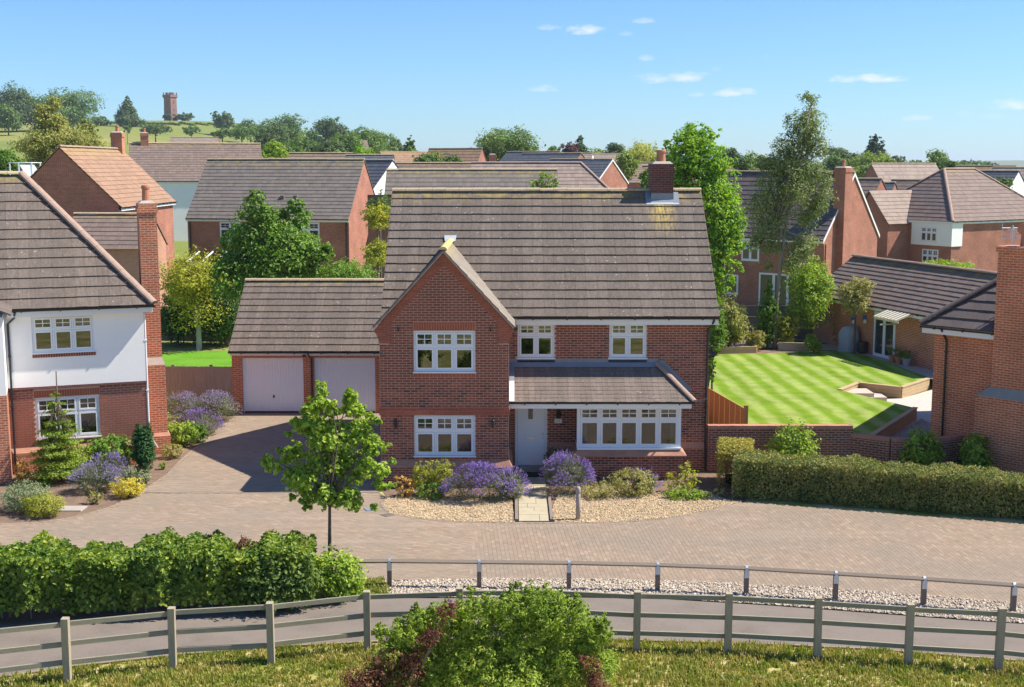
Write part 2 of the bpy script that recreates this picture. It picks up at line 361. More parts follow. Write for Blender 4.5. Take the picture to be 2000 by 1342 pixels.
leaf('leaf_maple', [(.06, .12, .015), (.15, .25, .028), (.27, .39, .05), (.44, .52, .13)], .4, clump=2.0)
leaf('leaf_hedge', [(.03, .07, .012), (.07, .135, .018), (.16, .24, .028), (.34, .38, .07)], .35, clump=1.6)
leaf('leaf_hedge_dark', [(.03, .065, .015), (.06, .115, .022), (.10, .16, .03), (.14, .20, .04)], .3)
leaf('leaf_box', [(.04, .075, .018), (.095, .135, .03), (.20, .215, .055), (.37, .32, .12)], .3, clump=2.2)
leaf('leaf_box_yellow', [(.14, .16, .03), (.26, .26, .05), (.40, .37, .10)], .3)
leaf('leaf_bright', [(.05, .11, .012), (.12, .21, .022), (.24, .35, .04), (.40, .48, .11)], .4, clump=2)
leaf('leaf_mid', [(.035, .085, .012), (.07, .15, .02), (.13, .235, .03), (.20, .31, .05)], .35)
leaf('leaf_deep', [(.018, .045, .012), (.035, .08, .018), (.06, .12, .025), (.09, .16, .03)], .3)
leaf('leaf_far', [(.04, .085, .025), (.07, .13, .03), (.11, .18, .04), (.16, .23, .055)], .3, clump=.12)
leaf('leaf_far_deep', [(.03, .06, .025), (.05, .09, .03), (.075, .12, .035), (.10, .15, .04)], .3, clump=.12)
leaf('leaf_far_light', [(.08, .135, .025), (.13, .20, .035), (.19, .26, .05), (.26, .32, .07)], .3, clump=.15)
leaf('leaf_willow', [(.14, .19, .03), (.22, .27, .05), (.32, .35, .08), (.40, .41, .11)], .35, clump=.2)
leaf('leaf_poplar', [(.05, .13, .012), (.11, .23, .018), (.20, .34, .03), (.32, .45, .05)], .4, clump=.6)
leaf('leaf_euca', [(.06, .095, .03), (.105, .155, .045), (.165, .22, .065), (.26, .295, .105)], .3, clump=.6)
leaf('leaf_birch', [(.10, .13, .03), (.17, .20, .05), (.26, .28, .075), (.33, .34, .11)], .35, clump=.5)
leaf('leaf_acacia', [(.11, .14, .015), (.20, .23, .025), (.32, .34, .045), (.44, .44, .08)], .4, clump=.6)
leaf('leaf_pine', [(.022, .05, .028), (.04, .075, .04), (.06, .10, .045)], .2, clump=.3)
leaf('leaf_copper', [(.05, .025, .025), (.085, .04, .035), (.12, .055, .04)], .25)
leaf('leaf_berberis', [(.035, .014, .012), (.075, .022, .02), (.12, .035, .028), (.16, .08, .035), (.12, .14, .03)], .3, clump=3)
leaf('leaf_yew', [(.07, .13, .015), (.13, .21, .022), (.21, .30, .035), (.32, .39, .07)], .35)
leaf('leaf_conifer', [(.012, .05, .012), (.025, .085, .02), (.045, .125, .03)], .2)
leaf('leaf_lavender', [(.06, .085, .04), (.105, .135, .065), (.17, .195, .11)], .3)
leaf('flower_lavender', [(.13, .07, .29), (.22, .13, .42), (.33, .23, .52), (.48, .39, .62)], .3)
leaf('flower_dusty', [(.24, .19, .34), (.33, .28, .44), (.42, .38, .50)], .3)
leaf('leaf_gold', [(.40, .34, .03), (.58, .50, .05), (.70, .60, .12)], .35)
leaf('leaf_amber', [(.42, .26, .05), (.58, .38, .09), (.66, .46, .14)], .35)
leaf('leaf_olive', [(.17, .19, .05), (.25, .26, .075), (.33, .33, .12)], .3)
leaf('leaf_sage', [(.12, .17, .08), (.18, .24, .12), (.24, .30, .17)], .3)
leaf('leaf_grass', [(.065, .12, .015), (.13, .19, .025), (.25, .24, .06), (.42, .34, .16)], .35, clump=1.5)
leaf('leaf_lime', [(.11, .15, .015), (.22, .26, .03), (.36, .38, .07)], .35, clump=3)

# ---------------------------------------------------------------- mesh building
def mesh_obj(name, me, mat, parent=None, loc=None):
    ob = bpy.data.objects.new(name, me); col.objects.link(ob)
    if mat:
        if isinstance(mat, str): mat = MATS[mat]
        if not me.materials: me.materials.append(mat)
    if parent: ob.parent = parent
    if loc is not None: ob.location = loc
    return ob
def tag(o, label=None, cat=None, group=None, kind=None):
    if label: o['label'] = label
    if cat: o['category'] = cat
    if group: o['group'] = group
    if kind: o['kind'] = kind
    return o
def thing(name, label, cat, loc=(0, 0, 0), rz=0., group=None):
    o = bpy.data.objects.new(name, None); col.objects.link(o); o.empty_display_size = .3
    o.location = loc; o.rotation_euler = (0, 0, rz)
    return tag(o, label, cat, group)
class MB:
    def __init__(s, xf=None, off=None): s.v = []; s.f = []; s.u = {}; s.xf = xf; s.off = Vector(off) if off is not None else None
    def _a(s, pts):
        i0 = len(s.v)
        for p in pts:
            p = Vector(p)
            if s.xf is not None: p = s.xf @ p
            if s.off is not None: p = p - s.off
            s.v.append(p)
        return i0
    def poly(s, pts, uv=None):
        i = s._a(pts); s.f.append(tuple(range(i, i + len(pts))))
        if uv: s.u[len(s.f) - 1] = uv
        return s
    def box(s, x0, x1, y0, y1, z0, z1):
        i = s._a([(x0, y0, z0), (x1, y0, z0), (x1, y1, z0), (x0, y1, z0), (x0, y0, z1), (x1, y0, z1), (x1, y1, z1), (x0, y1, z1)])
        s.f += [(i, i + 3, i + 2, i + 1), (i + 4, i + 5, i + 6, i + 7), (i, i + 1, i + 5, i + 4), (i + 1, i + 2, i + 6, i + 5), (i + 2, i + 3, i + 7, i + 6), (i + 3, i, i + 4, i + 7)]
        return s
    def hexa(s, p):      # 8 points: bottom 4 (ccw from above), top 4
        i = s._a(p)
        s.f += [(i, i + 3, i + 2, i + 1), (i + 4, i + 5, i + 6, i + 7), (i, i + 1, i + 5, i + 4), (i + 1, i + 2, i + 6, i + 5), (i + 2, i + 3, i + 7, i + 6), (i + 3, i, i + 4, i + 7)]
        return s
    def prism(s, pts, d):   # extrude polygon by vector d
        n = len(pts); d = Vector(d); i = s._a([Vector(p) for p in pts] + [Vector(p) + d for p in pts])
        s.f.append(tuple(range(i + n - 1, i - 1, -1))); s.f.append(tuple(range(i + n, i + 2 * n)))
        for k in range(n):
            j = (k + 1) % n; s.f.append((i + k, i + j, i + n + j, i + n + k))
        return s
    def tube(s, pts, rad, n=8, cap=True):
        pts = [Vector(p) for p in pts]
        if not hasattr(rad, '__len__'): rad = [rad] * len(pts)
        rings = []; up = Vector((0, 0, 1)); prev = None
        for k, p in enumerate(pts):
            d = (pts[min(k + 1, len(pts) - 1)] - pts[max(k - 1, 0)]).normalized()
            if prev is None:
                a = up if abs(d.dot(up)) < .9 else Vector((1, 0, 0)); x = d.cross(a).normalized()
            else:
                x = prev - d * prev.dot(d)
                if x.length < 1e-5: x = d.orthogonal()
                x.normalize()
            prev = x; y = d.cross(x)
            rings.append(s._a([p + (x * math.cos(2 * math.pi * q / n) + y * math.sin(2 * math.pi * q / n)) * rad[k] for q in range(n)]))
        for k in range(len(pts) - 1):
            for q in range(n):
                r = (q + 1) % n; s.f.append((rings[k] + q, rings[k] + r, rings[k + 1] + r, rings[k + 1] + q))
        if cap:
            s.f.append(tuple(rings[0] + q for q in range(n - 1, -1, -1))); s.f.append(tuple(rings[-1] + q for q in range(n)))
        return s
    def lathe(s, c, prof, n=14):   # prof: (r, z)
        c = Vector(c); rings = [s._a([c + Vector((r * math.cos(2 * math.pi * q / n), r * math.sin(2 * math.pi * q / n), z)) for q in range(n)]) for r, z in prof]
        for k in range(len(prof) - 1):
            for q in range(n):
                r = (q + 1) % n; s.f.append((rings[k] + q, rings[k] + r, rings[k + 1] + r, rings[k + 1] + q))
        s.f.append(tuple(rings[0] + q for q in range(n - 1, -1, -1))); s.f.append(tuple(rings[-1] + q for q in range(n)))
        return s
    def mesh(s, name, smooth=False):
        me = bpy.data.meshes.new(name); me.from_pydata([tuple(v) for v in s.v], [], s.f); me.update()
        uvl = me.uv_layers.new(name='UVMap'); data = np.zeros(len(me.loops) * 2, dtype=np.float32)
        for pi, pl in enumerate(me.polygons):
            cu = s.u.get(pi)
            if cu:
                for j, li in enumerate(pl.loop_indices):
                    q = cu[j] if len(cu) > 2 or isinstance(cu[0], tuple) else cu
                    data[2 * li], data[2 * li + 1] = q[0], q[1]
                continue
            n = pl.normal
            if abs(n.z) > .95: t, b = Vector((1, 0, 0)), Vector((0, 1, 0))
            else: t = Vector((-n.y, n.x, 0)).normalized(); b = n.cross(t)
            for li in pl.loop_indices:
                p = me.vertices[me.loops[li].vertex_index].co
                data[2 * li], data[2 * li + 1] = p.dot(t), p.dot(b)
        uvl.data.foreach_set('uv', data)
        if smooth: me.polygons.foreach_set('use_smooth', [True] * len(me.polygons))
        return me
    def build(s, name, mat, parent=None, smooth=False): return mesh_obj(name, s.mesh(name, smooth), mat, parent)
def np_mesh(name, V, F):        # V (n,3), F (m,k) same-size faces
    me = bpy.data.meshes.new(name); k = F.shape[1]
    me.vertices.add(len(V)); me.vertices.foreach_set('co', V.astype(np.float32).ravel())
    me.loops.add(F.size); me.loops.foreach_set('vertex_index', F.astype(np.int32).ravel())
    me.polygons.add(len(F)); me.polygons.foreach_set('loop_start', np.arange(0, F.size, k, dtype=np.int32))
    me.polygons.foreach_set('use_smooth', np.zeros(len(F), dtype=bool)); me.update(calc_edges=True); return me

# ---------------------------------------------------------------- leaves
def nrm(a): return a / np.maximum(np.linalg.norm(a, axis=1, keepdims=True), 1e-6)
def leaf_mesh(name, P, Nn, size, aspect=.62, fold=.22, rng=None, droop=None):
    """one folded kite per point: P positions, Nn outward directions, size per leaf"""
    n = len(P); rng = rng or np.random.default_rng(1)
    nn = nrm(Nn); t = rng.normal(size=(n, 3))
    if droop is not None: t = t * (1 - droop) + np.array([0, 0, -1.]) * droop * 2
    t = nrm(t - nn * np.sum(t * nn, 1, keepdims=True)); b = np.cross(nn, t)
    L = np.asarray(size).reshape(-1, 1) * np.ones((n, 1)); W = L * aspect
    V = np.stack([P - t * L * .5, P + b * W * .5 + nn * W * fold - t * L * .05, P + t * L * .5, P - b * W * .5 + nn * W * fold - t * L * .05], 1).reshape(-1, 3)
    k = np.arange(n)[:, None] * 4
    F = np.concatenate([k + np.array([[0, 1, 2]]), k + np.array([[0, 2, 3]])], 0)
    return np_mesh(name, V, F)
def sph(n, rng):
    a = rng.normal(size=(n, 3)); return nrm(a)
def lobes_points(lobes, ncl, nper, rng, rc=.28, shell=.55, flat=.75):
    """leaf points: clusters spread in the outer part of a set of ellipsoid lobes (cx,cy,cz,rx,ry,rz)"""
    lob = np.array(lobes, float); w = lob[:, 3] * lob[:, 4] + lob[:, 3] * lob[:, 5]; w /= w.sum()
    idx = rng.choice(len(lob), ncl, p=w); d = sph(ncl, rng)
    r = shell + (1 - shell) * rng.random((ncl, 1)) ** .6
    C = lob[idx, :3] + d * r * rng.uniform(.84, 1.2, (ncl, 1)) * lob[idx, 3:]
    Rm = (lob[idx, 3:].mean(1)) * rc * rng.uniform(.6, 1.35, ncl)
    q = sph(ncl * nper, rng) * (rng.random((ncl * nper, 1)) ** .45)
    ci = np.repeat(np.arange(ncl), nper)
    off = q * Rm[ci][:, None]; off[:, 2] *= flat
    P = C[ci] + off
    Nn = q * .8 + d[ci] * .5 + np.array([0, 0, .55]) + rng.normal(size=P.shape) * .45
    return P, Nn, C
def limbs(mb, base, C, rng, r0, r1=.02, k=12, bend=.18):
    base = Vector(base)
    for i in rng.choice(len(C), min(k, len(C)), replace=False):
        e = Vector(C[i]); s = base + Vector((0, 0, rng.uniform(0, .25) * (e.z - base.z)))
        mid = (s + e) / 2 + Vector(rng.normal(size=3)) * (e - s).length * bend * .5 + Vector((0, 0, (e - s).length * .08))
        mb.tube([s, mid, e], [r0, r0 * .6, r1], 5, False)
SEED = [100]
def tree(name, label, cat, base, lobes, leafm, size, ncl, nper, trunk_h, r0, bark='bark', nlimb=14, rc=.28, shell=.5, flat=.75, group=None, aspect=.62, lean=(0, 0), droop=None, trunk_pts=None):
    SEED[0] += 1; rng = np.random.default_rng(SEED[0])
    t = thing(name, label, cat, base, 0, group)
    P, Nn, C = lobes_points(lobes, ncl, nper, rng, rc, shell, flat)
    me = leaf_mesh('crown', P, Nn, size * rng.uniform(.65, 1.3, len(P)), aspect, .22, rng, droop)
    mesh_obj('crown', me, leafm, t)
    mb = MB()
    top = Vector((lean[0], lean[1], trunk_h))
    pts = trunk_pts or [(0, 0, -.3), (0, 0, 0), (lean[0] * .4 + .01, lean[1] * .4, trunk_h * .5), tuple(top)]
    mb.tube(pts, [r0 * 1.25, r0 * 1.1, r0 * .85, r0 * .6][:len(pts)] if len(pts) == 4 else list(np.linspace(r0 * 1.2, r0 * .35, len(pts))), 9)
    limbs(mb, top, C, rng, r0 * .42, r0 * .08, nlimb)
    mb.build('trunk', bark, t, True)
    return t
def shrub(name, label, pos, rx, ry, rz, leafm, size, n, cat='shrub', lump=.2, ground=.0, aspect=.62, group=None, up=.5, part='foliage', fill=.45, lobes=None, droop=None, stems=True):
    SEED[0] += 1; rng = np.random.default_rng(SEED[0])
    t = thing(name, label, cat, pos, 0, group)
    lob = lobes or [(0, 0, rz * .95, rx, ry, rz)]
    ncl = max(8, n // 14)
    P, Nn, C = lobes_points(lob, ncl, max(4, n // ncl), rng, lump, fill, .8)
    keep = P[:, 2] > .01; P, Nn = P[keep], Nn[keep]
    mesh_obj(part, leaf_mesh(part, P, Nn, size * rng.uniform(.6, 1.3, len(P)), aspect, .2, rng, droop), leafm, t)
    if stems:
        mb = MB()
        for i in range(7):
            a = rng.uniform(0, 6.28); q = C[rng.integers(len(C))]
            mb.tube([(math.cos(a) * rx * .12, math.sin(a) * ry * .12, -.05), tuple(q * np.array([.5, .5, .55])), tuple(q)], [.018, .014, .006], 4, False)
        tag(mb.build('stem', 'bark', t), kind='stuff')
    return t
def lavender(name, label, pos, rx, ry, rz, n=900, fl='flower_lavender', group=None, leafm='leaf_lavender', nl=4200):
    SEED[0] += 1; rng = np.random.default_rng(SEED[0])
    t = thing(name, label, 'lavender', pos, 0, group)
    P, Nn, C = lobes_points([(0, 0, rz * .55, rx * .92, ry * .92, rz * .62)], nl // 12, 12, rng, .2, .45, .9)
    keep = P[:, 2] > .01
    mesh_obj('foliage', leaf_mesh('foliage', P[keep], Nn[keep], .07 * rng.uniform(.6, 1.3, keep.sum()), .25, .1, rng), leafm, t)
    n = int(n * .85); d = sph(n * 3, rng); d[:, 2] = np.abs(d[:, 2]) * 1.1 + .05; d = nrm(d); pt = np.sin(d[:, 0] * 5 + SEED[0]) + np.sin(d[:, 1] * 6 + d[:, 2] * 4 + SEED[0] * 2); d = d[np.argsort(-pt + rng.normal(0, .9, len(pt)))[:n]]
    base = d * np.array([rx * .8, ry * .8, rz * .72]) + np.array([0, 0, rz * .3])
    ax = nrm(d * np.array([1, 1, 1.1]) + rng.normal(size=(n, 3)) * .16); L = rng.uniform(.06, .27, n)
    tips = base + ax * L[:, None]
    Q, Qn = [], []
    for k in range(7):
        Q.append(tips + ax * (k * .011) + rng.normal(size=(n, 3)) * .007); Qn.append(rng.normal(size=(n, 3)))
    Q = np.concatenate(Q); Qn = np.concatenate(Qn)
    fo_ = mesh_obj('flowers', leaf_mesh('flowers', Q, Qn, .028 * rng.uniform(.7, 1.3, len(Q)), .8, .2, rng), fl, t); tag(fo_, kind='stuff')
    b = nrm(np.cross(ax, rng.normal(size=(n, 3)))) * .0035
    V = np.stack([base - b, base + b, tips + b, tips - b], 1).reshape(-1, 3)
    tag(mesh_obj('stem', np_mesh('stem', V, np.arange(4 * n).reshape(-1, 4)), leafm, t), kind='stuff')
    return t

# ================================================================ THE SETTING
def sstep(a, b, x):
    t = np.clip((x - a) / (b - a), 0, 1); return t * t * (3 - 2 * t)
def terr(x, y):
    x = np.asarray(x, float); y = np.asarray(y, float)
    A = np.interp(x, [-420, -230, -192, -126, -100, -70, -17, 40], [.97, 1.0, .985, .66, .42, .16, .02, 0])
    z = 37.5 * A * (sstep(120, 900, y) * .75 + .25 * np.clip((y - 120) / 700, 0, 1)) * (1 - .8 * sstep(950, 1900, y))
    z = z + 2.3 * sstep(24, 42, y) * sstep(-8, -32, x)
    z = z - 5.5 * sstep(150, 420, y) * sstep(-60, 60, x)
    z = z + (30 * sstep(2500, 4200, y) * (1 - sstep(4300, 5600, y)) * sstep(700, 1700, x))
    return z - .03
def terr1(x, y): return float(terr(x, y))
xs = np.unique(np.concatenate([np.linspace(-40, 40, 33), -np.geomspace(40, 5000, 48), np.geomspace(40, 6000, 44)]))
ys = np.unique(np.concatenate([np.linspace(-60, 60, 41), np.geomspace(60, 9000, 90), -np.geomspace(60, 800, 8)]))
XX, YY = np.meshgrid(xs, ys); ZZ = terr(XX, YY)
V = np.stack([XX.ravel(), YY.ravel(), ZZ.ravel()], 1); nx = len(xs); ny = len(ys)
i = (np.arange(ny - 1)[:, None] * nx + np.arange(nx - 1)[None, :]).ravel()
ground = mesh_obj('ground', np_mesh('ground', V, np.stack([i, i + 1, i + nx + 1, i + nx], 1)), 'terrain'); tag(ground, kind='structure')

def inpoly(pts, poly):
    x, y = pts[:, 0], pts[:, 1]; r = np.zeros(len(pts), bool); n = len(poly)
    for k in range(n):
        x1, y1 = poly[k][:2]; x2, y2 = poly[(k + 1) % n][:2]
        c = ((y1 > y) != (y2 > y)) & (x < (x2 - x1) * (y - y1) / (y2 - y1 + 1e-12) + x1); r ^= c
    return r
def sheet(name, pts, z, mat, kind='structure'):
    o = MB().poly([(p[0], p[1], z) for p in pts]).build(name, mat); tag(o, kind=kind); return o
def GP(lst, z=0.): return [G(*p, z)[:2] for p in lst]

# --- paved road and drive: real blocks on a bed
gravel_edge = GP([(742, 984), (762, 1003), (805, 1011), (850, 1016), (900, 1019), (950, 1020), (1006, 1021), (1080, 1021), (1150, 1021), (1200, 1020), (1250, 1017), (1300, 1012), (1350, 1005), (1395, 994), (1428, 984)])
bed_edge = GP([(0, 1023), (60, 1022), (110, 1016), (160, 1007), (215, 991), (270, 968), (300, 945), (330, 925), (352, 901), (378, 878), (400, 862), (430, 836), (456, 816)])
road = [(-19.5, bed_edge[0][1] - .5)] + bed_edge + [(-10.75, 9.15), (-4.1, 9.15), (-4.1, -2.2), (-3.55, -3.3)] + gravel_edge + \
       [(6.6, -3.75), (13.67, -5.95), (17.5, -7.3), (17.5, -14.2)] + GP([(2000, 1183), (1800, 1167), (1600, 1152), (1400, 1142), (1200, 1136), (1000, 1134), (745, 1132)]) + [(-3.3, -10.75), (-19.5, -11.2)]
sheet('road', road, -.0042, 'joint_sand')
bx, by = .102, .204
gx = np.arange(-19.5, 17.5, bx); gy = np.arange(-14.5, 9.2, by)
GX, GY = np.meshgrid(np.arange(len(gx)), np.arange(len(gy)))
P = np.stack([gx[GX.ravel()] + bx / 2, gy[GY.ravel()] + by / 2 + (GX.ravel() % 2) * by / 2], 1)
# the paving turns to follow the road: rotate the grid in the left part
def blocks(P, ang, keep, name, dz=0.):
    c, s = math.cos(ang), math.sin(ang); Pw = np.stack([P[:, 0] * c - P[:, 1] * s, P[:, 0] * s + P[:, 1] * c], 1)
    Pw = Pw[inpoly(Pw, road)]; Pw = Pw[keep(Pw)]
    rng = np.random.default_rng(3); n = len(Pw)
    hx, hy = bx / 2 - .0022, by / 2 - .0016
    base = np.array([[-hx, -hy], [hx, -hy], [hx, hy], [-hx, hy]]); base = np.stack([base[:, 0] * c - base[:, 1] * s, base[:, 0] * s + base[:, 1] * c], 1)
    top = np.zeros((n, 8, 3)); zt = rng.normal(0, .0006, (n, 1)) + dz
    top[:, :4, :2] = Pw[:, None] + base; top[:, 4:, :2] = Pw[:, None] + base
    top[:, :4, 2] = zt; top[:, 4:, 2] = -.009
    k = np.arange(n)[:, None] * 8
    F = np.concatenate([k + np.array([[0, 1, 2, 3]]), k + np.array([[4, 5, 1, 0]]), k + np.array([[5, 6, 2, 1]]), k + np.array([[6, 7, 3, 2]]), k + np.array([[7, 4, 0, 3]])])
    o = mesh_obj(name, np_mesh(name, top.reshape(-1, 3), F), 'paving_block'); tag(o, kind='stuff'); return o
big = np.stack([(np.arange(-30, 30, bx)[:, None] + np.zeros(300)[None]).ravel(), (np.arange(300)[None] * by - 30 + (np.arange(len(np.arange(-30, 30, bx)))[:, None] % 2) * by / 2).ravel()], 1)
drive_line = G(442, 962)[1]
blocks(big, 0.06, lambda q: (q[:, 0] > -1.0), 'road_paving_blocks')
blocks(big, R(70), lambda q: (q[:, 0] <= -.86) & (q[:, 1] < drive_line - .1), 'bend_paving_blocks', -.0015)
blocks(big, R(90), lambda q: (q[:, 0] <= -1.0) & (q[:, 1] > drive_line + .1), 'drive_paving_blocks')
def edging(name, pts, w=.1, ln=.205, z=.004):       # a row of edging setts along a curve
    rng = np.random.default_rng(4); Vs, k = [], 0
    for a, b in zip(pts[:-1], pts[1:]):
        a, b = Vector(a[:2]), Vector(b[:2]); d = (b - a); L = d.length
        if L < .05: continue
        d.normalize(); nrm_ = Vector((-d.y, d.x)); m = max(1, int(L / ln))
        for j in range(m):
            p = a + d * (L * (j + .5) / m); h = L / m / 2 - .004
            for zz in (z + rng.normal(0, .001), -.012):
                for sx, sy in ((-1, -1), (1, -1), (1, 1), (-1, 1)):
                    q = p + d * h * sx + nrm_ * (w / 2) * sy; Vs.append((q.x, q.y, zz))
    Vs = np.array(Vs); n = len(Vs) // 8; k = np.arange(n)[:, None] * 8
    F = np.concatenate([k + np.array([[0, 1, 2, 3]]), k + np.array([[4, 5, 1, 0]]), k + np.array([[5, 6, 2, 1]]), k + np.array([[6, 7, 3, 2]]), k + np.array([[7, 4, 0, 3]])])
    o = mesh_obj(name, np_mesh(name, Vs, F), 'paving_block'); tag(o, kind='stuff')
edging('gravel_edging_setts', gravel_edge); edging('bed_edging_setts', bed_edge)
edging('drive_threshold_setts', [(bed_edge[5][0] + .2, drive_line + .05), (-3.9, drive_line - .25)])

# --- asphalt footpath behind the fence, with its pale edge
path_far = GP([(-420, 1262), (-60, 1222), (0, 1217), (150, 1203), (300, 1190), (450, 1180), (600, 1171), (690, 1166), (760, 1168), (900, 1168), (1100, 1166), (1300, 1170), (1500, 1182), (1700, 1197), (1900, 1212), (2060, 1222), (2420, 1258)])
path_near = GP([(2420, 1330), (2060, 1296), (1900, 1283), (1700, 1267), (1500, 1258), (1300, 1252), (1100, 1246), (900, 1247), (700, 1254), (550, 1262), (350, 1278), (150, 1300), (0, 1322), (-60, 1330), (-420, 1380)])
sheet('footpath', path_far + path_near, -.006, 'asphalt')
edging('footpath_edging', [(p[0], p[1]) for p in path_near], .05, .9, .012)

# --- gravel gardens in front of the house, pebble verge beside the knee rail
front_bed = [(-3.55, -3.3)] + gravel_edge + [(6.6, -3.75), (7.4, -.3), (5.2, -.3), (5.0, -1.1), (1.1, -1.1), (1.1, -.3), (.12, -.3), (-.1, -2.1), (-3.9, -2.1)]
sheet('front_soil', front_bed, -.020, 'soil')
garden_path_l, garden_path_r = G(1006, 1019), G(1078, 1019)
def stone_field(name, polys, n, r0, r1, mat, z=0., seed=1, avoid=None):
    rng = np.random.default_rng(seed)
    a = np.array([p for q in polys for p in q]); lo, hi = a.min(0), a.max(0); pts = np.zeros((0, 2))
    while len(pts) < n:
        q = rng.uniform(lo, hi, (n * 2, 2)); m = np.zeros(len(q), bool)
        for po in polys: m |= inpoly(q, po)
        if avoid is not None: m &= ~avoid(q)
        pts = np.concatenate([pts, q[m]])
    pts = pts[:n]; r = rng.uniform(r0, r1, n)
    oc = np.array([[1, 0, 0], [0, 1, 0], [-1, 0, 0], [0, -1, 0], [0, 0, 1], [0, 0, -1.]])
    ang = rng.uniform(0, 6.28, n); sc3 = np.stack([rng.uniform(.8, 1.4, n), rng.uniform(.6, 1.1, n), rng.uniform(.45, .8, n)], 1) * r[:, None]
    Vv = oc[None] * sc3[:, None]; c, s = np.cos(ang)[:, None], np.sin(ang)[:, None]
    tl = rng.normal(0, .35, (n, 1))
    X = Vv[..., 0] * c - Vv[..., 1] * s; Y = Vv[..., 0] * s + Vv[..., 1] * c; Z = Vv[..., 2] + X * tl
    W = np.stack([X + pts[:, :1], Y + pts[:, 1:], Z + z + (r * rng.uniform(.1, .6, n))[:, None]], 2)
    tri = np.array([[0, 1, 4], [1, 2, 4], [2, 3, 4], [3, 0, 4], [1, 0, 5], [2, 1, 5], [3, 2, 5], [0, 3, 5]])
    F = (np.arange(n)[:, None, None] * 6 + tri[None]).reshape(-1, 3)
    o = mesh_obj(name, np_mesh(name, W.reshape(-1, 3), F), mat); tag(o, kind='stuff'); return o
gl_back = GP([(742, 984), (760, 972), (800, 968), (850, 972), (930, 975), (1000, 972)])
gravel_l = [p for p in gravel_edge if p[0] < .1] + [(.02, -4.4)] + gl_back[::-1]
gr_back = GP([(1090, 962), (1180, 955), (1250, 958), (1330, 965), (1400, 968), (1428, 978)])
gravel_r = [(1.12, -4.4)] + [(1.12, -5.75)] + [p for p in gravel_edge if p[0] > 1.15] + [(6.5, -3.7)] + gr_back[::-1]
o = sheet('gravel_bed', gravel_l, -.004, 'gravel_bed'); o = sheet('gravel_bed', gravel_r, -.004, 'gravel_bed')
stone_field('gravel_stones', [gravel_l, gravel_r], 15000, .012, .03, 'gravel_stone', 0.004, 5)
peb = GP([(735, 1136), (1000, 1130), (1200, 1132), (1400, 1138), (1600, 1148), (1800, 1163), (2060, 1184), (2060, 1221), (1900, 1210), (1700, 1195), (1500, 1180), (1300, 1168), (1100, 1164), (900, 1166), (760, 1166)])
sheet('pebble_bed', peb, -.003, 'pebble_bed')
stone_field('pebble_stones', [peb], 11000, .016, .038, 'pebble_stone', 0.005, 6)

# --- planted bed by the left house and the soil under the left hedge
left_bed = [(-19.5, bed_edge[0][1] - .5)] + bed_edge + [(-11.0, 9.1), (-12.6, 9.1), (-12.0, 1.5), (-16.5, -.4), (-19.5, -1.4)]
sheet('left_soil', left_bed, -.014, 'soil')
sheet('hedge_soil', [(-19, -11.2), (-3.3, -10.75), (-2.9, -11.9)] + [p for p in path_far if p[0] < -3.0][::-1] + [(-19, -14)], -.010, 'soil')
o = sheet('verge_grass', GP([(690, 1135), (750, 1130), (762, 1160), (735, 1168), (660, 1170)]), -.002, 'lawn_plain')

# ================================================================ BUILDING HELPERS
def course_mesh(eA, eB, rB, rA, t0, t1, th, tw, rng, vlen, lift=.0):
    """one course of tiles between slope fractions t0 (lower) and t1 (upper)"""
    eA, eB, rA, rB = map(Vector, (eA, eB, rA, rB))
    n = (eB - eA).cross((rA - eA) if (rA - eA).length > .01 else (rB - eA)).normalized()
    if n.z < 0: n = -n
    mb = MB()
    A0, B0 = eA.lerp(rA, t0), eB.lerp(rB, t0); A1, B1 = eA.lerp(rA, t1), eB.lerp(rB, t1)
    along = (eB - eA).normalized(); down = (A0 - A1).normalized() if (A0 - A1).length > 1e-6 else Vector((0, 0, -1))
    down = along.cross(n); down = down if down.z < 0 else -down
    a0, b0 = A0.dot(along), B0.dot(along); a1, b1 = A1.dot(along), B1.dot(along)
    lo, hi = min(a0, a1), max(b0, b1); k0, k1 = math.floor(lo / tw), math.ceil(hi / tw)
    L = b0 - a0
    for k in range(k0, k1 + 1):
        x0, x1 = k * tw + .002, (k + 1) * tw - .002
        p0, p1 = max(x0, a0), min(x1, b0); q0, q1 = max(x0, a1), min(x1, b1)
        if p1 - p0 < .02 and q1 - q0 < .02: continue
        if p1 < p0: p0 = p1 = min(max((x0 + x1) / 2, a0), b0)
        if q1 < q0: q0 = q1 = min(max((x0 + x1) / 2, a1), b1)
        jd = rng.gauss(0, .004); jt = rng.gauss(0, .0018)
        P0 = A0 + along * (p0 - a0) + down * jd + n * (th + jt + lift); P1 = A0 + along * (p1 - a0) + down * jd + n * (th + jt + lift)
        Q1 = A1 + along * (q1 - a1) + n * (.004 + lift); Q0 = A1 + along * (q0 - a1) + n * (.004 + lift)
        R0, R1 = P0 - n * (th + .012), P1 - n * (th + .012)
        v0, v1 = (1 - t0) * vlen, (1 - t1) * vlen
        mb.poly([P0, P1, Q1, Q0], [(p0, v0), (p1, v0), (q1, v1), (q0, v1)])
        mb.poly([R0, R1, P1, P0], [(p0, v0)] * 4)
        mb.poly([R1, R1 + (Q1 - P1), Q1, P1], [(p1, v0)] * 4); mb.poly([R0 + (Q0 - P0), R0, P0, Q0], [(p0, v0)] * 4)
    return mb
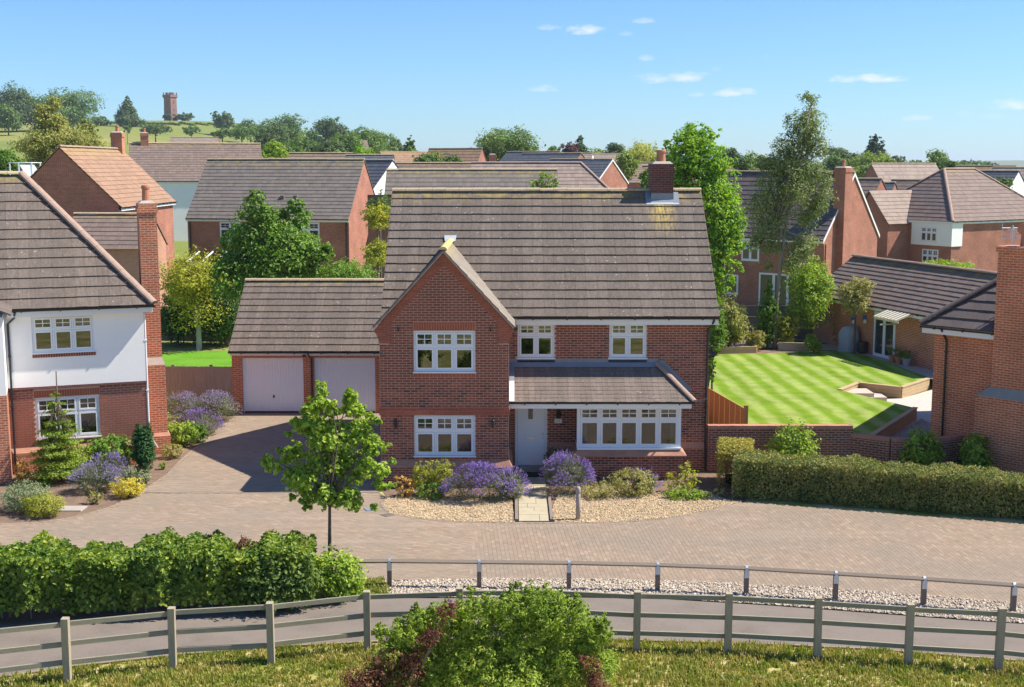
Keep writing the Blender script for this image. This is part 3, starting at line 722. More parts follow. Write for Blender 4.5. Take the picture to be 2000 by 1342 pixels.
def roof_slope(parent, eA, eB, rB, rA, n, mat, th=.032, tw=.33, separate=False, name='tile_course', seed=1):
    """stepped tiled slope, eave eA-eB, ridge rA-rB (rA=rB for a hip end)"""
    rng = random.Random(seed)
    vlen = ((Vector(eA) + Vector(eB)) / 2 - (Vector(rA) + Vector(rB)) / 2).length
    under = MB(); N_ = (Vector(eB) - Vector(eA)).cross(Vector(rA) - Vector(eA) if (Vector(rA) - Vector(eA)).length > .01 else Vector(rB) - Vector(eA)).normalized()
    if N_.z < 0: N_ = -N_
    objs = []; allmb = MB()
    pts = [Vector(eA), Vector(eB), Vector(rB)] + ([Vector(rA)] if (Vector(rA) - Vector(rB)).length > .01 else [])
    allmb.poly([p - N_ * .015 for p in pts], [(0, 9)] * len(pts))
    if not separate:
        for i in range(n):
            m = course_mesh(eA, eB, rB, rA, i / n, (i + 1) / n + (.03 / n if i < n - 1 else 0), th, tw, rng, vlen)
            o = len(allmb.v); fo = len(allmb.f)
            allmb.v += m.v; allmb.f += [tuple(q + o for q in f) for f in m.f]
            for kk, u in m.u.items(): allmb.u[kk + fo] = u
        return allmb
    base = allmb.build('roof', mat, parent)
    for i in range(n):
        course_mesh(eA, eB, rB, rA, i / n, (i + 1) / n + (.03 / n if i < n - 1 else 0), th, tw, rng, vlen).build(name, mat, base)
    return base
def merge(mbs):
    r = MB()
    for m in mbs:
        o, fo = len(r.v), len(r.f); r.v += m.v; r.f += [tuple(q + o for q in f) for f in m.f]
        for k, u in m.u.items(): r.u[k + fo] = u
    return r
def ridge_tiles(parent, a, b, mat, r=.115, ln=.44, name='ridge_tile', up=.03, joined=False, mats=None):
    a, b = Vector(a), Vector(b); d = b - a; L = d.length; d.normalize(); n = max(1, round(L / ln)); out = []
    side = d.cross(Vector((0, 0, 1))).normalized(); upv = side.cross(d)
    for i in range(n):
        mb = MB() if not joined or i == 0 else mb
        p, q = a + d * (L * i / n + .004), a + d * (L * (i + 1) / n - .004); jj = rnd.uniform(-.006, .006)
        ring = [(math.cos(t), math.sin(t)) for t in [math.pi * k / 6 for k in range(7)]]
        P = [p + side * (r * c) + upv * (r * .75 * s + up - .04 + jj) for c, s in ring]; Q = [q + side * (r * 1.0 * c) + upv * (r * .75 * s + up - .035 + jj) for c, s in ring]
        for k in range(6): mb.poly([P[k], P[k + 1], Q[k + 1], Q[k]])
        mb.poly(P); mb.poly(Q[::-1])
        if not joined: out.append(mb.build(name, (mats(i, n) if mats else mat), parent, False))
    if joined: out.append(mb.build(name, mat, parent))
    return out
def wall_holes(mb, x0, x1, z0, z1, y, holes, reveal=.10, zmaxf=None):
    """flat wall facing -Y at plane y with rectangular openings and their reveals"""
    xs_ = sorted({x0, x1, *[h[0] for h in holes], *[h[1] for h in holes]}); zs_ = sorted({z0, z1, *[h[2] for h in holes], *[h[3] for h in holes]})
    xs_ = [v for v in xs_ if x0 <= v <= x1]; zs_ = [v for v in zs_ if z0 <= v <= z1]
    for a, b in zip(xs_[:-1], xs_[1:]):
        for c, d in zip(zs_[:-1], zs_[1:]):
            mx, mz = (a + b) / 2, (c + d) / 2
            if any(h[0] < mx < h[1] and h[2] < mz < h[3] for h in holes): continue
            mb.poly([(a, y, c), (b, y, c), (b, y, d), (a, y, d)])
    for h in holes:
        a, b, c, d = h; r = y + reveal
        mb.poly([(a, y, c), (a, r, c), (a, r, d), (a, y, d)][::-1]); mb.poly([(b, y, c), (b, r, c), (b, r, d), (b, y, d)])
        mb.poly([(a, y, d), (b, y, d), (b, r, d), (a, r, d)]); mb.poly([(a, y, c), (b, y, c), (b, r, c), (a, r, c)][::-1])
def brick_list(x0f, x1f, z0, z1, holes, off=0.):
    """stretcher bond: (x centre, z centre, length) for each brick, rows cut at the wall's edges and openings"""
    out = []; row = 0; z = z0
    while z + .07 <= z1:
        zc = z + .0375; a, b = x0f(zc), x1f(zc)
        cuts = sorted([(h[0], h[1]) for h in holes if h[2] - .03 < zc < h[3] + .03])
        seg = []; s = a
        for c in cuts:
            if c[0] > s: seg.append((s, min(c[0], b)))
            s = max(s, c[1])
        if s < b: seg.append((s, b))
        o = off + (row % 2) * .1125
        for (p, q) in seg:
            k = math.floor((p - o) / .225)
            while o + k * .225 < q:
                l, r = max(p, o + k * .225), min(q, o + (k + 1) * .225)
                if r - l > .05: out.append(((l + r) / 2, zc, r - l - .014))
                k += 1
        z += .075; row += 1
    return out
BRM = {}
def lay_bricks(parent, bl, y, mat, n_ind, proud=.006, xf=None, name='brick'):
    key = mat
    if key not in BRM:
        me = MB().box(-.1055, .1055, 0, .03, -.0305, .0305).mesh('brick'); me.materials.append(MATS[mat]); BRM[key] = me
    full = [b for b in bl if abs(b[2] - .211) < .002]; rest = [b for b in bl if abs(b[2] - .211) >= .002]
    full.sort(key=lambda b: -b[1]); ind, rest = full[:n_ind], rest + full[n_ind:]
    for (x, z, l) in ind:
        o = bpy.data.objects.new(name, BRM[key]); col.objects.link(o); o.parent = parent
        o.location = (x, y - proud, z) if xf is None else xf @ Vector((x, y - proud, z))
        if xf is not None: o.rotation_euler = xf.to_euler()
    mb = MB(xf); rg = random.Random(len(bl))
    for (x, z, l) in rest:
        k = len(mb.f); jy = rg.gauss(0, .0012)
        y0 = y - proud + jy
        i = mb._a([(x - l / 2, y0, z - .0305), (x + l / 2, y0, z - .0305), (x + l / 2, y0, z + .0305), (x - l / 2, y0, z + .0305), (x - l / 2, y + .003, z - .0305), (x + l / 2, y + .003, z - .0305), (x + l / 2, y + .003, z + .0305), (x - l / 2, y + .003, z + .0305)])
        mb.f += [(i, i + 1, i + 2, i + 3), (i + 4, i + 5, i + 1, i), (i + 5, i + 6, i + 2, i + 1), (i + 6, i + 7, i + 3, i + 2), (i + 7, i + 4, i, i + 3)]
        c = (round(x / .1125) * 1.37 + .5, round(z / .075) * 2.11 + .3)
        for q in range(k, len(mb.f)): mb.u[q] = [c, c, c, c]
    o = mb.build('bricks', mat, parent); tag(o, kind='stuff')
def soldiers(parent, x0, x1, z0, z1, y, mat='brick_orange', proud=.010, xf=None, w=.075):
    n = round((x1 - x0) / w); w = (x1 - x0) / n; me = None
    me = MB().box(-w / 2 + .004, w / 2 - .004, 0, .04, 0, z1 - z0).mesh('soldier_brick'); me.materials.append(MATS[mat])
    for k in range(n):
        o = bpy.data.objects.new('soldier_brick', me); col.objects.link(o); o.parent = parent
        p = Vector((x0 + w * (k + .5), y - proud, z0)); o.location = p if xf is None else xf @ p
        if xf is not None: o.rotation_euler = xf.to_euler()
def window(parent, x0, x1, z0, z1, y, n, top=.36, xf=None, bars=True, dark=False, blind=0., curtain=False, sill=True, recess=.03, name='window', fr=.055, back=False):
    """white casement window in a wall facing -Y: frame, mullions, top lights with glazing bars; panes are sub-parts"""
    mb = MB(xf); y0 = y + recess; y1 = y0 + .07
    mb.box(x0, x0 + fr, y0, y1, z0, z1).box(x1 - fr, x1, y0, y1, z0, z1).box(x0 + fr, x1 - fr, y0, y1, z1 - fr, z1).box(x0 + fr, x1 - fr, y0, y1, z0, z0 + fr)
    zt = z1 - (z1 - z0) * top; W = (x1 - x0 - 2 * fr) / n; panes = []
    for k in range(n):
        a, b = x0 + fr + k * W, x0 + fr + (k + 1) * W
        if k: mb.box(a - fr * .5, a + fr * .5, y0, y1, z0 + fr, z1 - fr)
        la, lb = a + (fr * .5 if k else 0), b - (fr * .5 if k < n - 1 else 0)
        segs = [(z0 + fr, zt - fr * .5), (zt + fr * .5, z1 - fr)] if top else [(z0 + fr, z1 - fr)]
        if top: mb.box(la, lb, y0, y1, zt - fr * .5, zt + fr * .5)
        for j, (c, d) in enumerate(segs):
            sf = .052; g = .006
            A, B, C_, D_ = la + g, lb - g, c + g, d - g
            mb.box(A, A + sf, y0 - .015, y1 - .01, C_, D_).box(B - sf, B, y0 - .015, y1 - .01, C_, D_).box(A + sf, B - sf, y0 - .015, y1 - .01, C_, C_ + sf).box(A + sf, B - sf, y0 - .015, y1 - .01, D_ - sf, D_)
            panes.append((A + sf, B - sf, C_ + sf, D_ - sf))
            if j == 1 and bars:
                mx, mz = (A + B) / 2, (C_ + D_) / 2
                mb.box(mx - .011, mx + .011, y0 + .006, y0 + .03, C_ + sf, D_ - sf).box(A + sf, B - sf, y0 + .007, y0 + .029, mz - .011, mz + .011)
    w = mb.build(name, 'upvc', parent)
    for (a, b, c, d) in panes: MB(xf).box(a, b, y0 + .016, y0 + .024, c, d).build('pane', 'glass_dark' if dark else 'glass', w)
    if sill: MB(xf).box(x0 - .03, x1 + .03, y - .05, y0 + .02, z0 - .04, z0 - .002).build('sill', 'upvc', w)
    if blind: MB(xf).box(x0 + .06, x1 - .06, y1 + .06, y1 + .07, z1 - blind, z1 - .02).build('blind', 'blind', w)
    if curtain:
        for (a, b) in ((x0 + .04, x0 + .26), (x1 - .26, x1 - .04)): MB(xf).box(a, b, y1 + .1, y1 + .16, z0 + .02, z1 - .05).build('curtain', 'curtain', w)
    return w
def gutter(parent, a, b, r=.055, name='gutter'):
    a, b = Vector(a), Vector(b); d = (b - a).normalized(); s = d.cross(Vector((0, 0, 1))).normalized(); mb = MB()
    ring = [(math.cos(t), -math.sin(t)) for t in [math.pi * k / 6 for k in range(7)]]
    P = [a + s * r * c + Vector((0, 0, r * z)) for c, z in ring]; Q = [b + s * r * c + Vector((0, 0, r * z)) for c, z in ring]
    for k in range(6): mb.poly([P[k], P[k + 1], Q[k + 1], Q[k]])
    mb.poly(P); mb.poly(Q[::-1])
    L = (b - a).length
    for k in range(max(2, int(L / .9))):
        p = a + d * (L * (k + .5) / max(2, int(L / .9))); c = [p + d * sx * .02 + s * sy * .063 for sx, sy in ((-1, -1), (1, -1), (1, 1), (-1, 1))]
        mb.hexa([q + Vector((0, 0, -.075)) for q in c] + [q + Vector((0, 0, .005)) for q in c])
    return mb.build(name, 'gutter_black', parent)
def downpipe(parent, pts, r=.034, mat='gutter_black', name='downpipe'):
    mb = MB(); mb.tube(pts, r, 8)
    z = min(p[2] for p in pts) + .4
    while z < max(p[2] for p in pts) - .5:
        q = min(pts, key=lambda p: abs(p[2] - z)); x = np.interp(z, sorted(p[2] for p in pts), [p[0] for p in sorted(pts, key=lambda p: p[2])]); yy = np.interp(z, sorted(p[2] for p in pts), [p[1] for p in sorted(pts, key=lambda p: p[2])])
        mb.box(x - .045, x + .045, yy - .042, yy + .05, z - .02, z + .02); z += 1.6
    return mb.build(name, mat, parent)
def chimney_stack(parent, x0, x1, y0, y1, z0, z1, mat, pots, pot_h=.42, cap='flaunching', corb=.04, name='chimney', xf=None, pr=.13):
    mb = MB(xf); mb.box(x0, x1, y0, y1, z0, z1 - .30).box(x0 - corb, x1 + corb, y0 - corb, y1 + corb, z1 - .30, z1 - .15).box(x0 - corb * .3, x1 + corb * .3, y0 - corb * .3, y1 + corb * .3, z1 - .15, z1)
    ch = mb.build(name, mat, parent)
    m = MB(xf); a, b, c, d = x0 + .02, x1 - .02, y0 + .02, y1 - .02; q = .1
    m.hexa([(a, c, z1), (b, c, z1), (b, d, z1), (a, d, z1), (a + q, c + q, z1 + .08), (b - q, c + q, z1 + .08), (b - q, d - q, z1 + .08), (a + q, d - q, z1 + .08)]); m.build('chimney_cap', cap, ch)
    for (px, py) in pots:
        m = MB(xf); m.lathe((px, py, z1 + .05), [(pr, 0), (pr * .92, .04), (pr * .82, pot_h * .75), (pr * .95, pot_h * .78), (pr * 1.0, pot_h * .9), (pr * .92, pot_h), (pr * .6, pot_h + .01)], 14); m.build('chimney_pot', 'terracotta', ch, False)
    return ch

# ================================================================ MAIN HOUSE
mh = thing('brick_house', 'two-storey red brick house with front gable, brown tiled roof and white door, centre', 'house', (0, 0, 0))
XL, XR, YB = -3.90, 6.06, 8.0
GYP = -1.9                                           # plane of the projecting front gable
gXL, gXR = PY(742, 740, GYP)[0], PY(994, 740, GYP)[0]
gC = (gXL + gXR) / 2
EZ, RZ, RY = 4.86, 8.58, 4.0                          # eaves, ridge
# openings
w1 = (PY(1011, 660, 0)[0], PY(1083, 660, 0)[0], PY(0, 699, 0)[2], 4.66)
w2 = (PY(1190, 660, 0)[0], PY(1263, 660, 0)[0], PY(0, 699, 0)[2], 4.66)
gw1 = (PY(808, 690, GYP)[0], PY(928, 690, GYP)[0], PY(0, 726, GYP)[2], PY(0, 646, GYP)[2])
gw2 = (PY(809, 850, GYP)[0], PY(928, 850, GYP)[0], PY(0, 890, GYP)[2], PY(0, 811, GYP)[2])
door = (.10, 1.09, .06, 2.30)
bayX0, bayX1, bayZ0, bayZ1, BAY = PY(1130, 835, -1.0)[0], PY(1327, 835, -1.0)[0], .94, 2.24, -1.0
# main shell
mb = MB()
wall_holes(mb, gXR + .02, XR, 0, EZ - .1, 0, [w1, w2, door, (bayX0 + .1, bayX1 - .1, .95, 2.2)])
mb.poly([(XL, 0, 0), (XL, 0, EZ - .1), (gXL, 0, EZ - .1), (gXL, 0, 0)][::-1])
mb.poly([(XR, 0, 0), (XR, YB, 0), (XR, YB, EZ - .1), (XR, RY, RZ - .12), (XR, 0, EZ - .1)])
mb.poly([(XL, 0, 0), (XL, YB, 0), (XL, YB, EZ - .1), (XL, RY, RZ - .12), (XL, 0, EZ - .1)][::-1])
mb.poly([(XL, YB, 0), (XR, YB, 0), (XR, YB, EZ - .1), (XL, YB, EZ - .1)][::-1])
front = mb.build('wall', 'wall_red', mh)
MB().box(gXR + .03, XR - .02, .012, .014, .0, .05).build('damp_course', 'mortar', mh)
mb = MB(); mb.box(XL + .2, XR - .2, 2.6, 2.62, .1, 4.8).box(XL + .1, XR - .1, .12, 7.8, 2.42, 2.5).box(XL + .1, XR - .1, .12, 7.8, 4.8, 4.83).build('interior', 'interior', mh)
# mortar sheet behind the real bricks of the front walls
HOLM = [w1, w2, door, (bayX0, bayX1, -.1, 2.45)]
mb = MB(); wall_holes(mb, gXR + .02, XR - .001, 0, EZ - .12, -.004, HOLM, .003); mb.build('mortar_joints', 'mortar', front)
bl = brick_list(lambda z: gXR + .03, lambda z: XR - .002, .0, EZ - .14, HOLM + [(w1[0] - .02, w1[1] + .02, 3.34, w1[2]), (w2[0] - .02, w2[1] + .02, 3.34, w2[2])])
lay_bricks(front, bl, -.004, 'brick_red', 90)
for w in (w1, w2): soldiers(front, w[0] - .02, w[1] + .02, 3.365, w[2] - .045, -.004)
# plinth: sloping brick course round the house foot
def plinth(x0, x1, y, zt, zb, d=.06, ends=(0, 0), mat='wall_slope'):
    m = MB(); a, b = x0 - (d if ends[0] else 0), x1 + (d if ends[1] else 0)
    m.poly([(a, y - d, zb), (b, y - d, zb), (x1, y, zt), (x0, y, zt)])
    m.poly([(a, y - d, zb - .075), (b, y - d, zb - .075), (b, y - d, zb), (a, y - d, zb)])
    if ends[1]: m.poly([(b, y - d, zb), (b, y + .9, zb), (x1, y + .9, zt), (x1, y, zt)]); m.poly([(b, y - d, zb - .075), (b, y + .9, zb - .075), (b, y + .9, zb), (b, y - d, zb)])
    m.build('plinth_course', mat, front)
    m = MB(); m.box(a, b, y - d + .002, y + (.9 if ends[1] else 0), 0, zb - .073); m.build('plinth_wall', 'wall_red', front)
plinth(bayX1 + .02, XR + .0, -.01, .91, .78, .06, (0, 1)); plinth(1.12, bayX0 - .02, -.01, .91, .78, .06)

# --- front gable
gB, gE = 0., 4.86
gS = (7.02 - 4.80) / (gXR + .14 - gC)                 # slope of the gable roof
gTop = lambda x: 7.02 - .10 - abs(x - gC) * gS
mb = MB(); wall_holes(mb, gXL, gXR, 0, gTop(gXR), GYP, [gw1, gw2])
mb.poly([(gXL, GYP, gTop(gXL)), (gXR, GYP, gTop(gXR)), (gC, GYP, gTop(gC))])
mb.poly([(gXR, GYP, 0), (gXR, 0, 0), (gXR, 0, gTop(gXR)), (gXR, GYP, gTop(gXR))]); mb.poly([(gXL, GYP, 0), (gXL, 0, 0), (gXL, 0, gTop(gXL)), (gXL, GYP, gTop(gXL))][::-1])
gwall = mb.build('gable_wall', 'wall_red', mh)
mb = MB(); wall_holes(mb, gXL + .001, gXR - .001, 0, gTop(gXR), GYP - .004, [gw1, gw2], .003); mb.poly([(gXL + .001, GYP - .004, gTop(gXL)), (gXR - .001, GYP - .004, gTop(gXR)), (gC, GYP - .004, gTop(gC))])
mb.build('mortar_joints', 'mortar', gwall)
sold_z = PY(0, 629, GYP)[2]; st0, st1 = PY(0, 811, GYP)[2], PY(0, 796, GYP)[2]
kz0 = PY(0, 671, GYP)[2]; band = .235
feat = [gw1, gw2, (gw1[0], gw1[1], gw1[3], sold_z + .01), (gXL - 1, gXR + 1, st0 + .05, st1 - .05), (gw1[0], gw1[1], gw1[2] - .12, gw1[2])]
def gx0(z):
    a = gXL + .003
    if z > kz0: a = max(gXL + .27, gC - (7.02 - .10 - z) / gS + band * 1.18)
    if z > gTop(gXL + .3): a = gC - (7.02 - .10 - z) / gS + band * 1.18
    return a
bl = brick_list(gx0, lambda z: 2 * gC - gx0(z), .72, 6.75, feat, gXL)
lay_bricks(gwall, bl, GYP - .004, 'brick_red', 300)
soldiers(gwall, gw1[0], gw1[1], gw1[3] + .005, sold_z, GYP - .004)
soldiers(gwall, gw1[0], gw1[1], gw1[2] - .16, gw1[2] - .042, GYP - .004, w=.11, proud=.008)
# string course, raking bands, kneelers
mb = MB(); mb.box(gXL - .03, gXR + .03, GYP - .035, GYP + .3, st0, st1 - .06).box(gXL - .015, gXR + .015, GYP - .02, GYP + .28, st1 - .059, st1); mb.build('string_course', 'wall_band', gwall)
mb = MB()
for s in (-1, 1):
    xe = gC + s * (gXR - gC); ze = gTop(xe); up = band * math.sqrt(1 + gS * gS)
    pts = [(gC, GYP - .016, gTop(gC)), (xe, GYP - .016, ze), (xe, GYP - .016, ze - up), (gC, GYP - .016, gTop(gC) - up)]
    if s < 0: pts = pts[::-1]
    mb.prism(pts, (0, .015, 0))
mb.build('verge_band', 'wall_band', gwall)
for s in (-1, 1):
    xe = gC + s * (gXR - gC); xo = xe + s * .18; m = MB()
    prof = [(xe - s * .34, kz0), (xe + s * .0, kz0), (xe + s * .03, kz0 + .15), (xe + s * .10, kz0 + .30), (xe + s * .17, kz0 + .36), (xe + s * .17, 7.02 - .12 - (abs(xe - gC) + .17) * gS), (xe - s * .34, 7.02 - .12 - (abs(xe - gC) - .34) * gS)]
    pts = [(x, GYP - .03, z) for x, z in prof]
    if s > 0: pts = pts
    else: pts = pts[::-1]
    m.prism(pts, (0, .34, 0)); m.build('kneeler', 'wall_band', gwall)
# plinth of the gable
zt, zb = PY(0, 899, GYP)[2], PY(0, 912, GYP)[2]
m = MB(); d = .11
m.poly([(gXL - d, GYP - d, zb), (gXR + d, GYP - d, zb), (gXR, GYP - .012, zt), (gXL, GYP - .012, zt)]); m.poly([(gXR + d, GYP - d, zb), (gXR + d, -.05, zb), (gXR, -.05, zt), (gXR, GYP - .012, zt)]); m.poly([(gXL - d, GYP - d, zb), (gXL, GYP - .012, zt), (gXL, 0, zt), (gXL - d, 0, zb)])
m.build('plinth_course', 'wall_slope', gwall)
m = MB(); m.box(gXL - d + .004, gXR + d - .004, GYP - d + .004, -.06, 0, zb - .002); m.build('plinth_wall', 'wall_red', gwall)
# gable roof
gY0 = GYP - .16; gYb = 2.6; eX = .17
zg = lambda dx: 7.02 - dx * gS
hw = gXR - gC + eX
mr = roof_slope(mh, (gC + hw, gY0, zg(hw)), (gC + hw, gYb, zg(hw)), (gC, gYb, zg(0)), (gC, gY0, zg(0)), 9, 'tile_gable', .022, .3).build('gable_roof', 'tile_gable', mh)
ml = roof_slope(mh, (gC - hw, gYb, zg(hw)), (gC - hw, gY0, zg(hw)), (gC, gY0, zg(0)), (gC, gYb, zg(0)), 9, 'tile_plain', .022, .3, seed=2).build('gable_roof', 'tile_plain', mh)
ridge_tiles(mr, (gC, gY0, zg(0) + .02), (gC, 2.15, zg(0) + .02), 'ridge_yellow')
m = MB()
for s in (-1, 1):
    pts = [(gC, gY0 + .02, zg(0) - .02), (gC + s * hw, gY0 + .02, zg(hw) - .02), (gC + s * hw, gY0 + .02, zg(hw) - .085), (gC, gY0 + .02, zg(0) - .085)]
    m.prism(pts if s > 0 else pts[::-1], (0, .16, 0))
m.build('verge_mortar', 'flaunching', gwall)
MB().box(gC + hw - .02, gC + hw + .09, gY0 + .02, GYP + .2, zg(hw) - .08, zg(hw) + .0).build('gutter_end', 'gutter_black', mh)
MB().poly([(gC - .17, 2.08, 7.03), (gC + .17, 2.08, 7.03), (gC + .2, 2.30, 7.20), (gC - .2, 2.30, 7.20)]).build('lead_saddle', 'lead_light', mr)

# --- main roof: every course is a part of the front slope
VL, VR = -4.0, 6.32
rf = roof_slope(mh, (VL, -.34, EZ), (VR, -.34, EZ), (VR, RY, RZ), (VL, RY, RZ), 15, 'tile_main', .043, .33, True)
roof_slope(mh, (VR, 8.34, EZ), (VL, 8.34, EZ), (VL, RY, RZ), (VR, RY, RZ), 8, 'tile_main', .036).build('rear_roof', 'tile_main', mh)
ridge_tiles(rf, (VL, RY, RZ + .03), (VR, RY, RZ + .03), 'ridge_lichen', .12)
mb = MB()
for x in (VL + .02, VR - .06):
    for s in (0, 1):
        pts = [(x, -.34, EZ - .02), (x, RY, RZ - .02), (x, RY, RZ - .11), (x, -.34, EZ - .11)] if s == 0 else [(x, RY, RZ - .02), (x, 8.34, EZ - .02), (x, 8.34, EZ - .11), (x, RY, RZ - .11)]
        mb.prism(pts, (.04, 0, 0))
mb.build('verge_mortar', 'flaunching', rf)
mb = MB(); mb.box(gXR + .2, VR - .03, -.30, -.275, EZ - .24, EZ - .03).box(gXR + .2, VR - .04, -.274, .0, EZ - .235, EZ - .215).box(VR - .055, VR - .03, -.274, .0, EZ - .214, EZ - .03); mb.build('fascia', 'fascia_white', mh)
gutter(mh, (gXR + .22, -.355, EZ - .01), (VR, -.355, EZ - .01), .06)
# ridge chimney
cx0, cx1 = PY(1272, 350, 3.7)[0], PY(1315, 350, 3.7)[0]
ch = chimney_stack(mh, cx0, cx1, 3.62, 4.6, 8.1, PY(0, 320, 3.6)[2], 'wall_dark', [((cx0 + cx1) / 2, 4.0), ((cx0 + cx1) / 2, 4.32)], .40, pr=.15)
mb = MB(); mb.poly([(cx0 - .14, 3.5, 8.21), (cx1 + .14, 3.5, 8.21), (cx1 + .14, 3.62, 8.33), (cx0 - .14, 3.62, 8.33)]).poly([(cx0 - .01, 3.605, 8.2), (cx1 + .01, 3.605, 8.2), (cx1 + .01, 3.605, 8.52), (cx0 - .01, 3.605, 8.52)])
mb.poly([(cx0 - .19, 3.5, 8.22), (cx0 - .0, 3.5, 8.22), (cx0 - .0, 4.0, 8.66), (cx0 - .19, 4.0, 8.66)]).poly([(cx1, 3.5, 8.22), (cx1 + .19, 3.5, 8.22), (cx1 + .19, 4.0, 8.66), (cx1, 4.0, 8.66)])
mb.build('lead_flashing', 'lead', ch)
mb = MB(); mb.poly([(cx0 - .18, 3.44, 8.16), (cx1 + .18, 3.44, 8.16), (cx1 + .18, 3.51, 8.22), (cx0 - .18, 3.51, 8.22)]); mb.build('lead_apron', 'lead_light', ch)

# --- porch and bay roof
pE, pT = 2.46, 3.36; pY = -1.55
pxl, pxr, ptr = gXR + .0, 5.42, 4.46
pr_ = roof_slope(mh, (pxl + .14, pY, pE), (pxr, pY, pE), (ptr, 0, pT), (pxl + .14, 0, pT), 10, 'tile_porch', .014, .17, True)
pr_.name = 'porch_roof'
roof_slope(mh, (pxr, pY, pE), (pxr, -.0, pE), (ptr, 0, pT), (ptr, 0, pT), 10, 'tile_porch', .014, .17).build('porch_roof_hip', 'tile_porch', mh)
ridge_tiles(pr_, (pxr + .02, pY - .02, pE + .03), (ptr + .02, -.06, pT + .02), 'ridge_brown', .095, .36, 'hip_tile')
m = MB(); m.poly([(pxl, -.16, pT - .06), (ptr + .05, -.16, pT - .06), (ptr + .05, -.02, pT + .06), (pxl, -.02, pT + .06)]).poly([(pxl, -.014, pT + .05), (ptr + .05, -.014, pT + .05), (ptr + .05, -.014, pT + .16), (pxl, -.014, pT + .16)])
m.poly([(pxl + .01, -.75, pE + .515), (pxl + .16, -.75, pE + .515), (pxl + .16, -.1, pT - .02), (pxl + .01, -.1, pT - .02)])
m.poly([(ptr, -.03, pT + .1), (pxr - .05, -.03, pE + .02), (pxr + .16, -.03, pE + .12), (ptr + .2, -.03, pT + .14)][::-1])
m.build('lead_flashing', 'lead', pr_)
m = MB(); m.poly([(pxl + .01, pY - .02, pE + .03), (pxl + .16, pY - .02, pE + .03), (pxl + .16, -.76, pE + .51), (pxl + .01, -.76, pE + .51)]); m.build('lead_soaker', 'lead_white', pr_)
mb = MB(); mb.box(pxl + .01, pxr - .07, pY + .02, pY + .045, pE - .20, pE - .02).box(pxl + .01, pxr - .08, pY + .046, .0, pE - .19, pE - .17); mb.build('porch_fascia', 'fascia_white', mh)
gutter(mh, (pxl + .01, pY - .03, pE + .0), (pxr + .02, pY - .03, pE + .0), .055, 'porch_gutter')
downpipe(mh, [(pxr + .0, pY - .03, pE - .02), (pxr + .12, pY + .5, pE - .09), (6.0, -.12, pE - .16)], .022, name='gutter_link')
# --- bay window
mb = MB(); mb.box(bayX0 - .10, bayX1 + .10, BAY - .06, -.02, 0, .70).build('bay_wall', 'wall_red', mh)
bw = mh.children[-1] if False else [o for o in mh.children if o.name.startswith('bay_wall')][0]
m = MB(); m.poly([(bayX0 - .22, BAY - .17, .74), (bayX1 + .22, BAY - .17, .74), (bayX1 + .02, BAY - .03, .90), (bayX0 - .02, BAY - .03, .90)]).poly([(bayX0 - .22, BAY - .17, .70), (bayX1 + .22, BAY - .17, .70), (bayX1 + .22, BAY - .17, .74), (bayX0 - .22, BAY - .17, .74)])
m.poly([(bayX1 + .22, BAY - .17, .74), (bayX1 + .22, -.07, .74), (bayX1 + .02, -.07, .90), (bayX1 + .02, BAY - .03, .90)]).poly([(bayX0 - .22, BAY - .17, .74), (bayX0 - .02, BAY - .03, .90), (bayX0 - .02, -.07, .90), (bayX0 - .22, -.07, .74)])
m.poly([(bayX0 - .22, BAY - .17, .70), (bayX0 - .22, -.07, .70), (bayX1 + .22, -.07, .70), (bayX1 + .22, BAY - .17, .70)]).build('bay_sill_course', 'wall_slope', mh)
bl = brick_list(lambda z: bayX0 - .095, lambda z: bayX1 + .095, .0, .70, [])
mb = MB(); mb.poly([(bayX0 - .10, BAY - .064, 0), (bayX1 + .10, BAY - .064, 0), (bayX1 + .10, BAY - .064, .70), (bayX0 - .10, BAY - .064, .70)]).build('mortar_joints', 'mortar', bw)
lay_bricks(bw, bl, BAY - .064, 'brick_red', 0)
bwin = window(mh, bayX0, bayX1, .96, bayZ1, BAY, 5, .34, curtain=True, recess=0., name='bay_window')
mb = MB(); mb.box(bayX0 - .045, bayX1 + .045, BAY - .075, BAY + .03, .90, .955).box(bayX0 - .05, bayX0 + .0, BAY + .0, -.03, .90, bayZ1).box(bayX1 - .0, bayX1 + .05, BAY + .0, -.03, .90, bayZ1).build('bay_cheek', 'upvc', mh)
for (q0, q1) in ((bayX0 - .055, bayX0 - .051), (bayX1 + .051, bayX1 + .055)): MB().box(q0, q1, BAY + .12, -.15, 1.05, bayZ1 - .12).build('pane', 'glass', bwin)
# --- windows
window(mh, *w1, 0, 2, .37, blind=.24); window(mh, *w2, 0, 2, .37, blind=.24)
window(mh, *gw1, GYP, 3, .40, blind=.30); window(mh, *gw2, GYP, 3, .40, blind=.3)
# --- front door
mb = MB(); mb.box(door[0], door[0] + .07, .02, .09, .06, 2.3).box(door[1] - .07, door[1], .02, .09, .06, 2.3).box(door[0] + .07, door[1] - .07, .02, .09, 2.22, 2.3); dframe = mb.build('door_frame', 'upvc', mh)
mb = MB(); a, b = door[0] + .075, door[1] - .075
dcx = (a + b) / 2 - .02
mb.box(a, dcx - .075, .035, .08, .16, 2.215).box(dcx + .075, b, .035, .08, .16, 2.215).box(dcx - .075, dcx + .075, .035, .08, .16, 1.62).box(dcx - .075, dcx + .075, .035, .08, 2.03, 2.215)
for k in range(1, 6): xg = a + (b - a) * k / 6; mb.box(xg - .003, xg + .003, .033, .0345, .18, 1.6 if abs(xg - dcx) < .1 else 2.2)
dr = mb.build('front_door', 'door_white', mh)
MB().box(dcx - .074, dcx + .074, .05, .058, 1.62, 2.03).build('door_pane', 'glass_dark', dr)
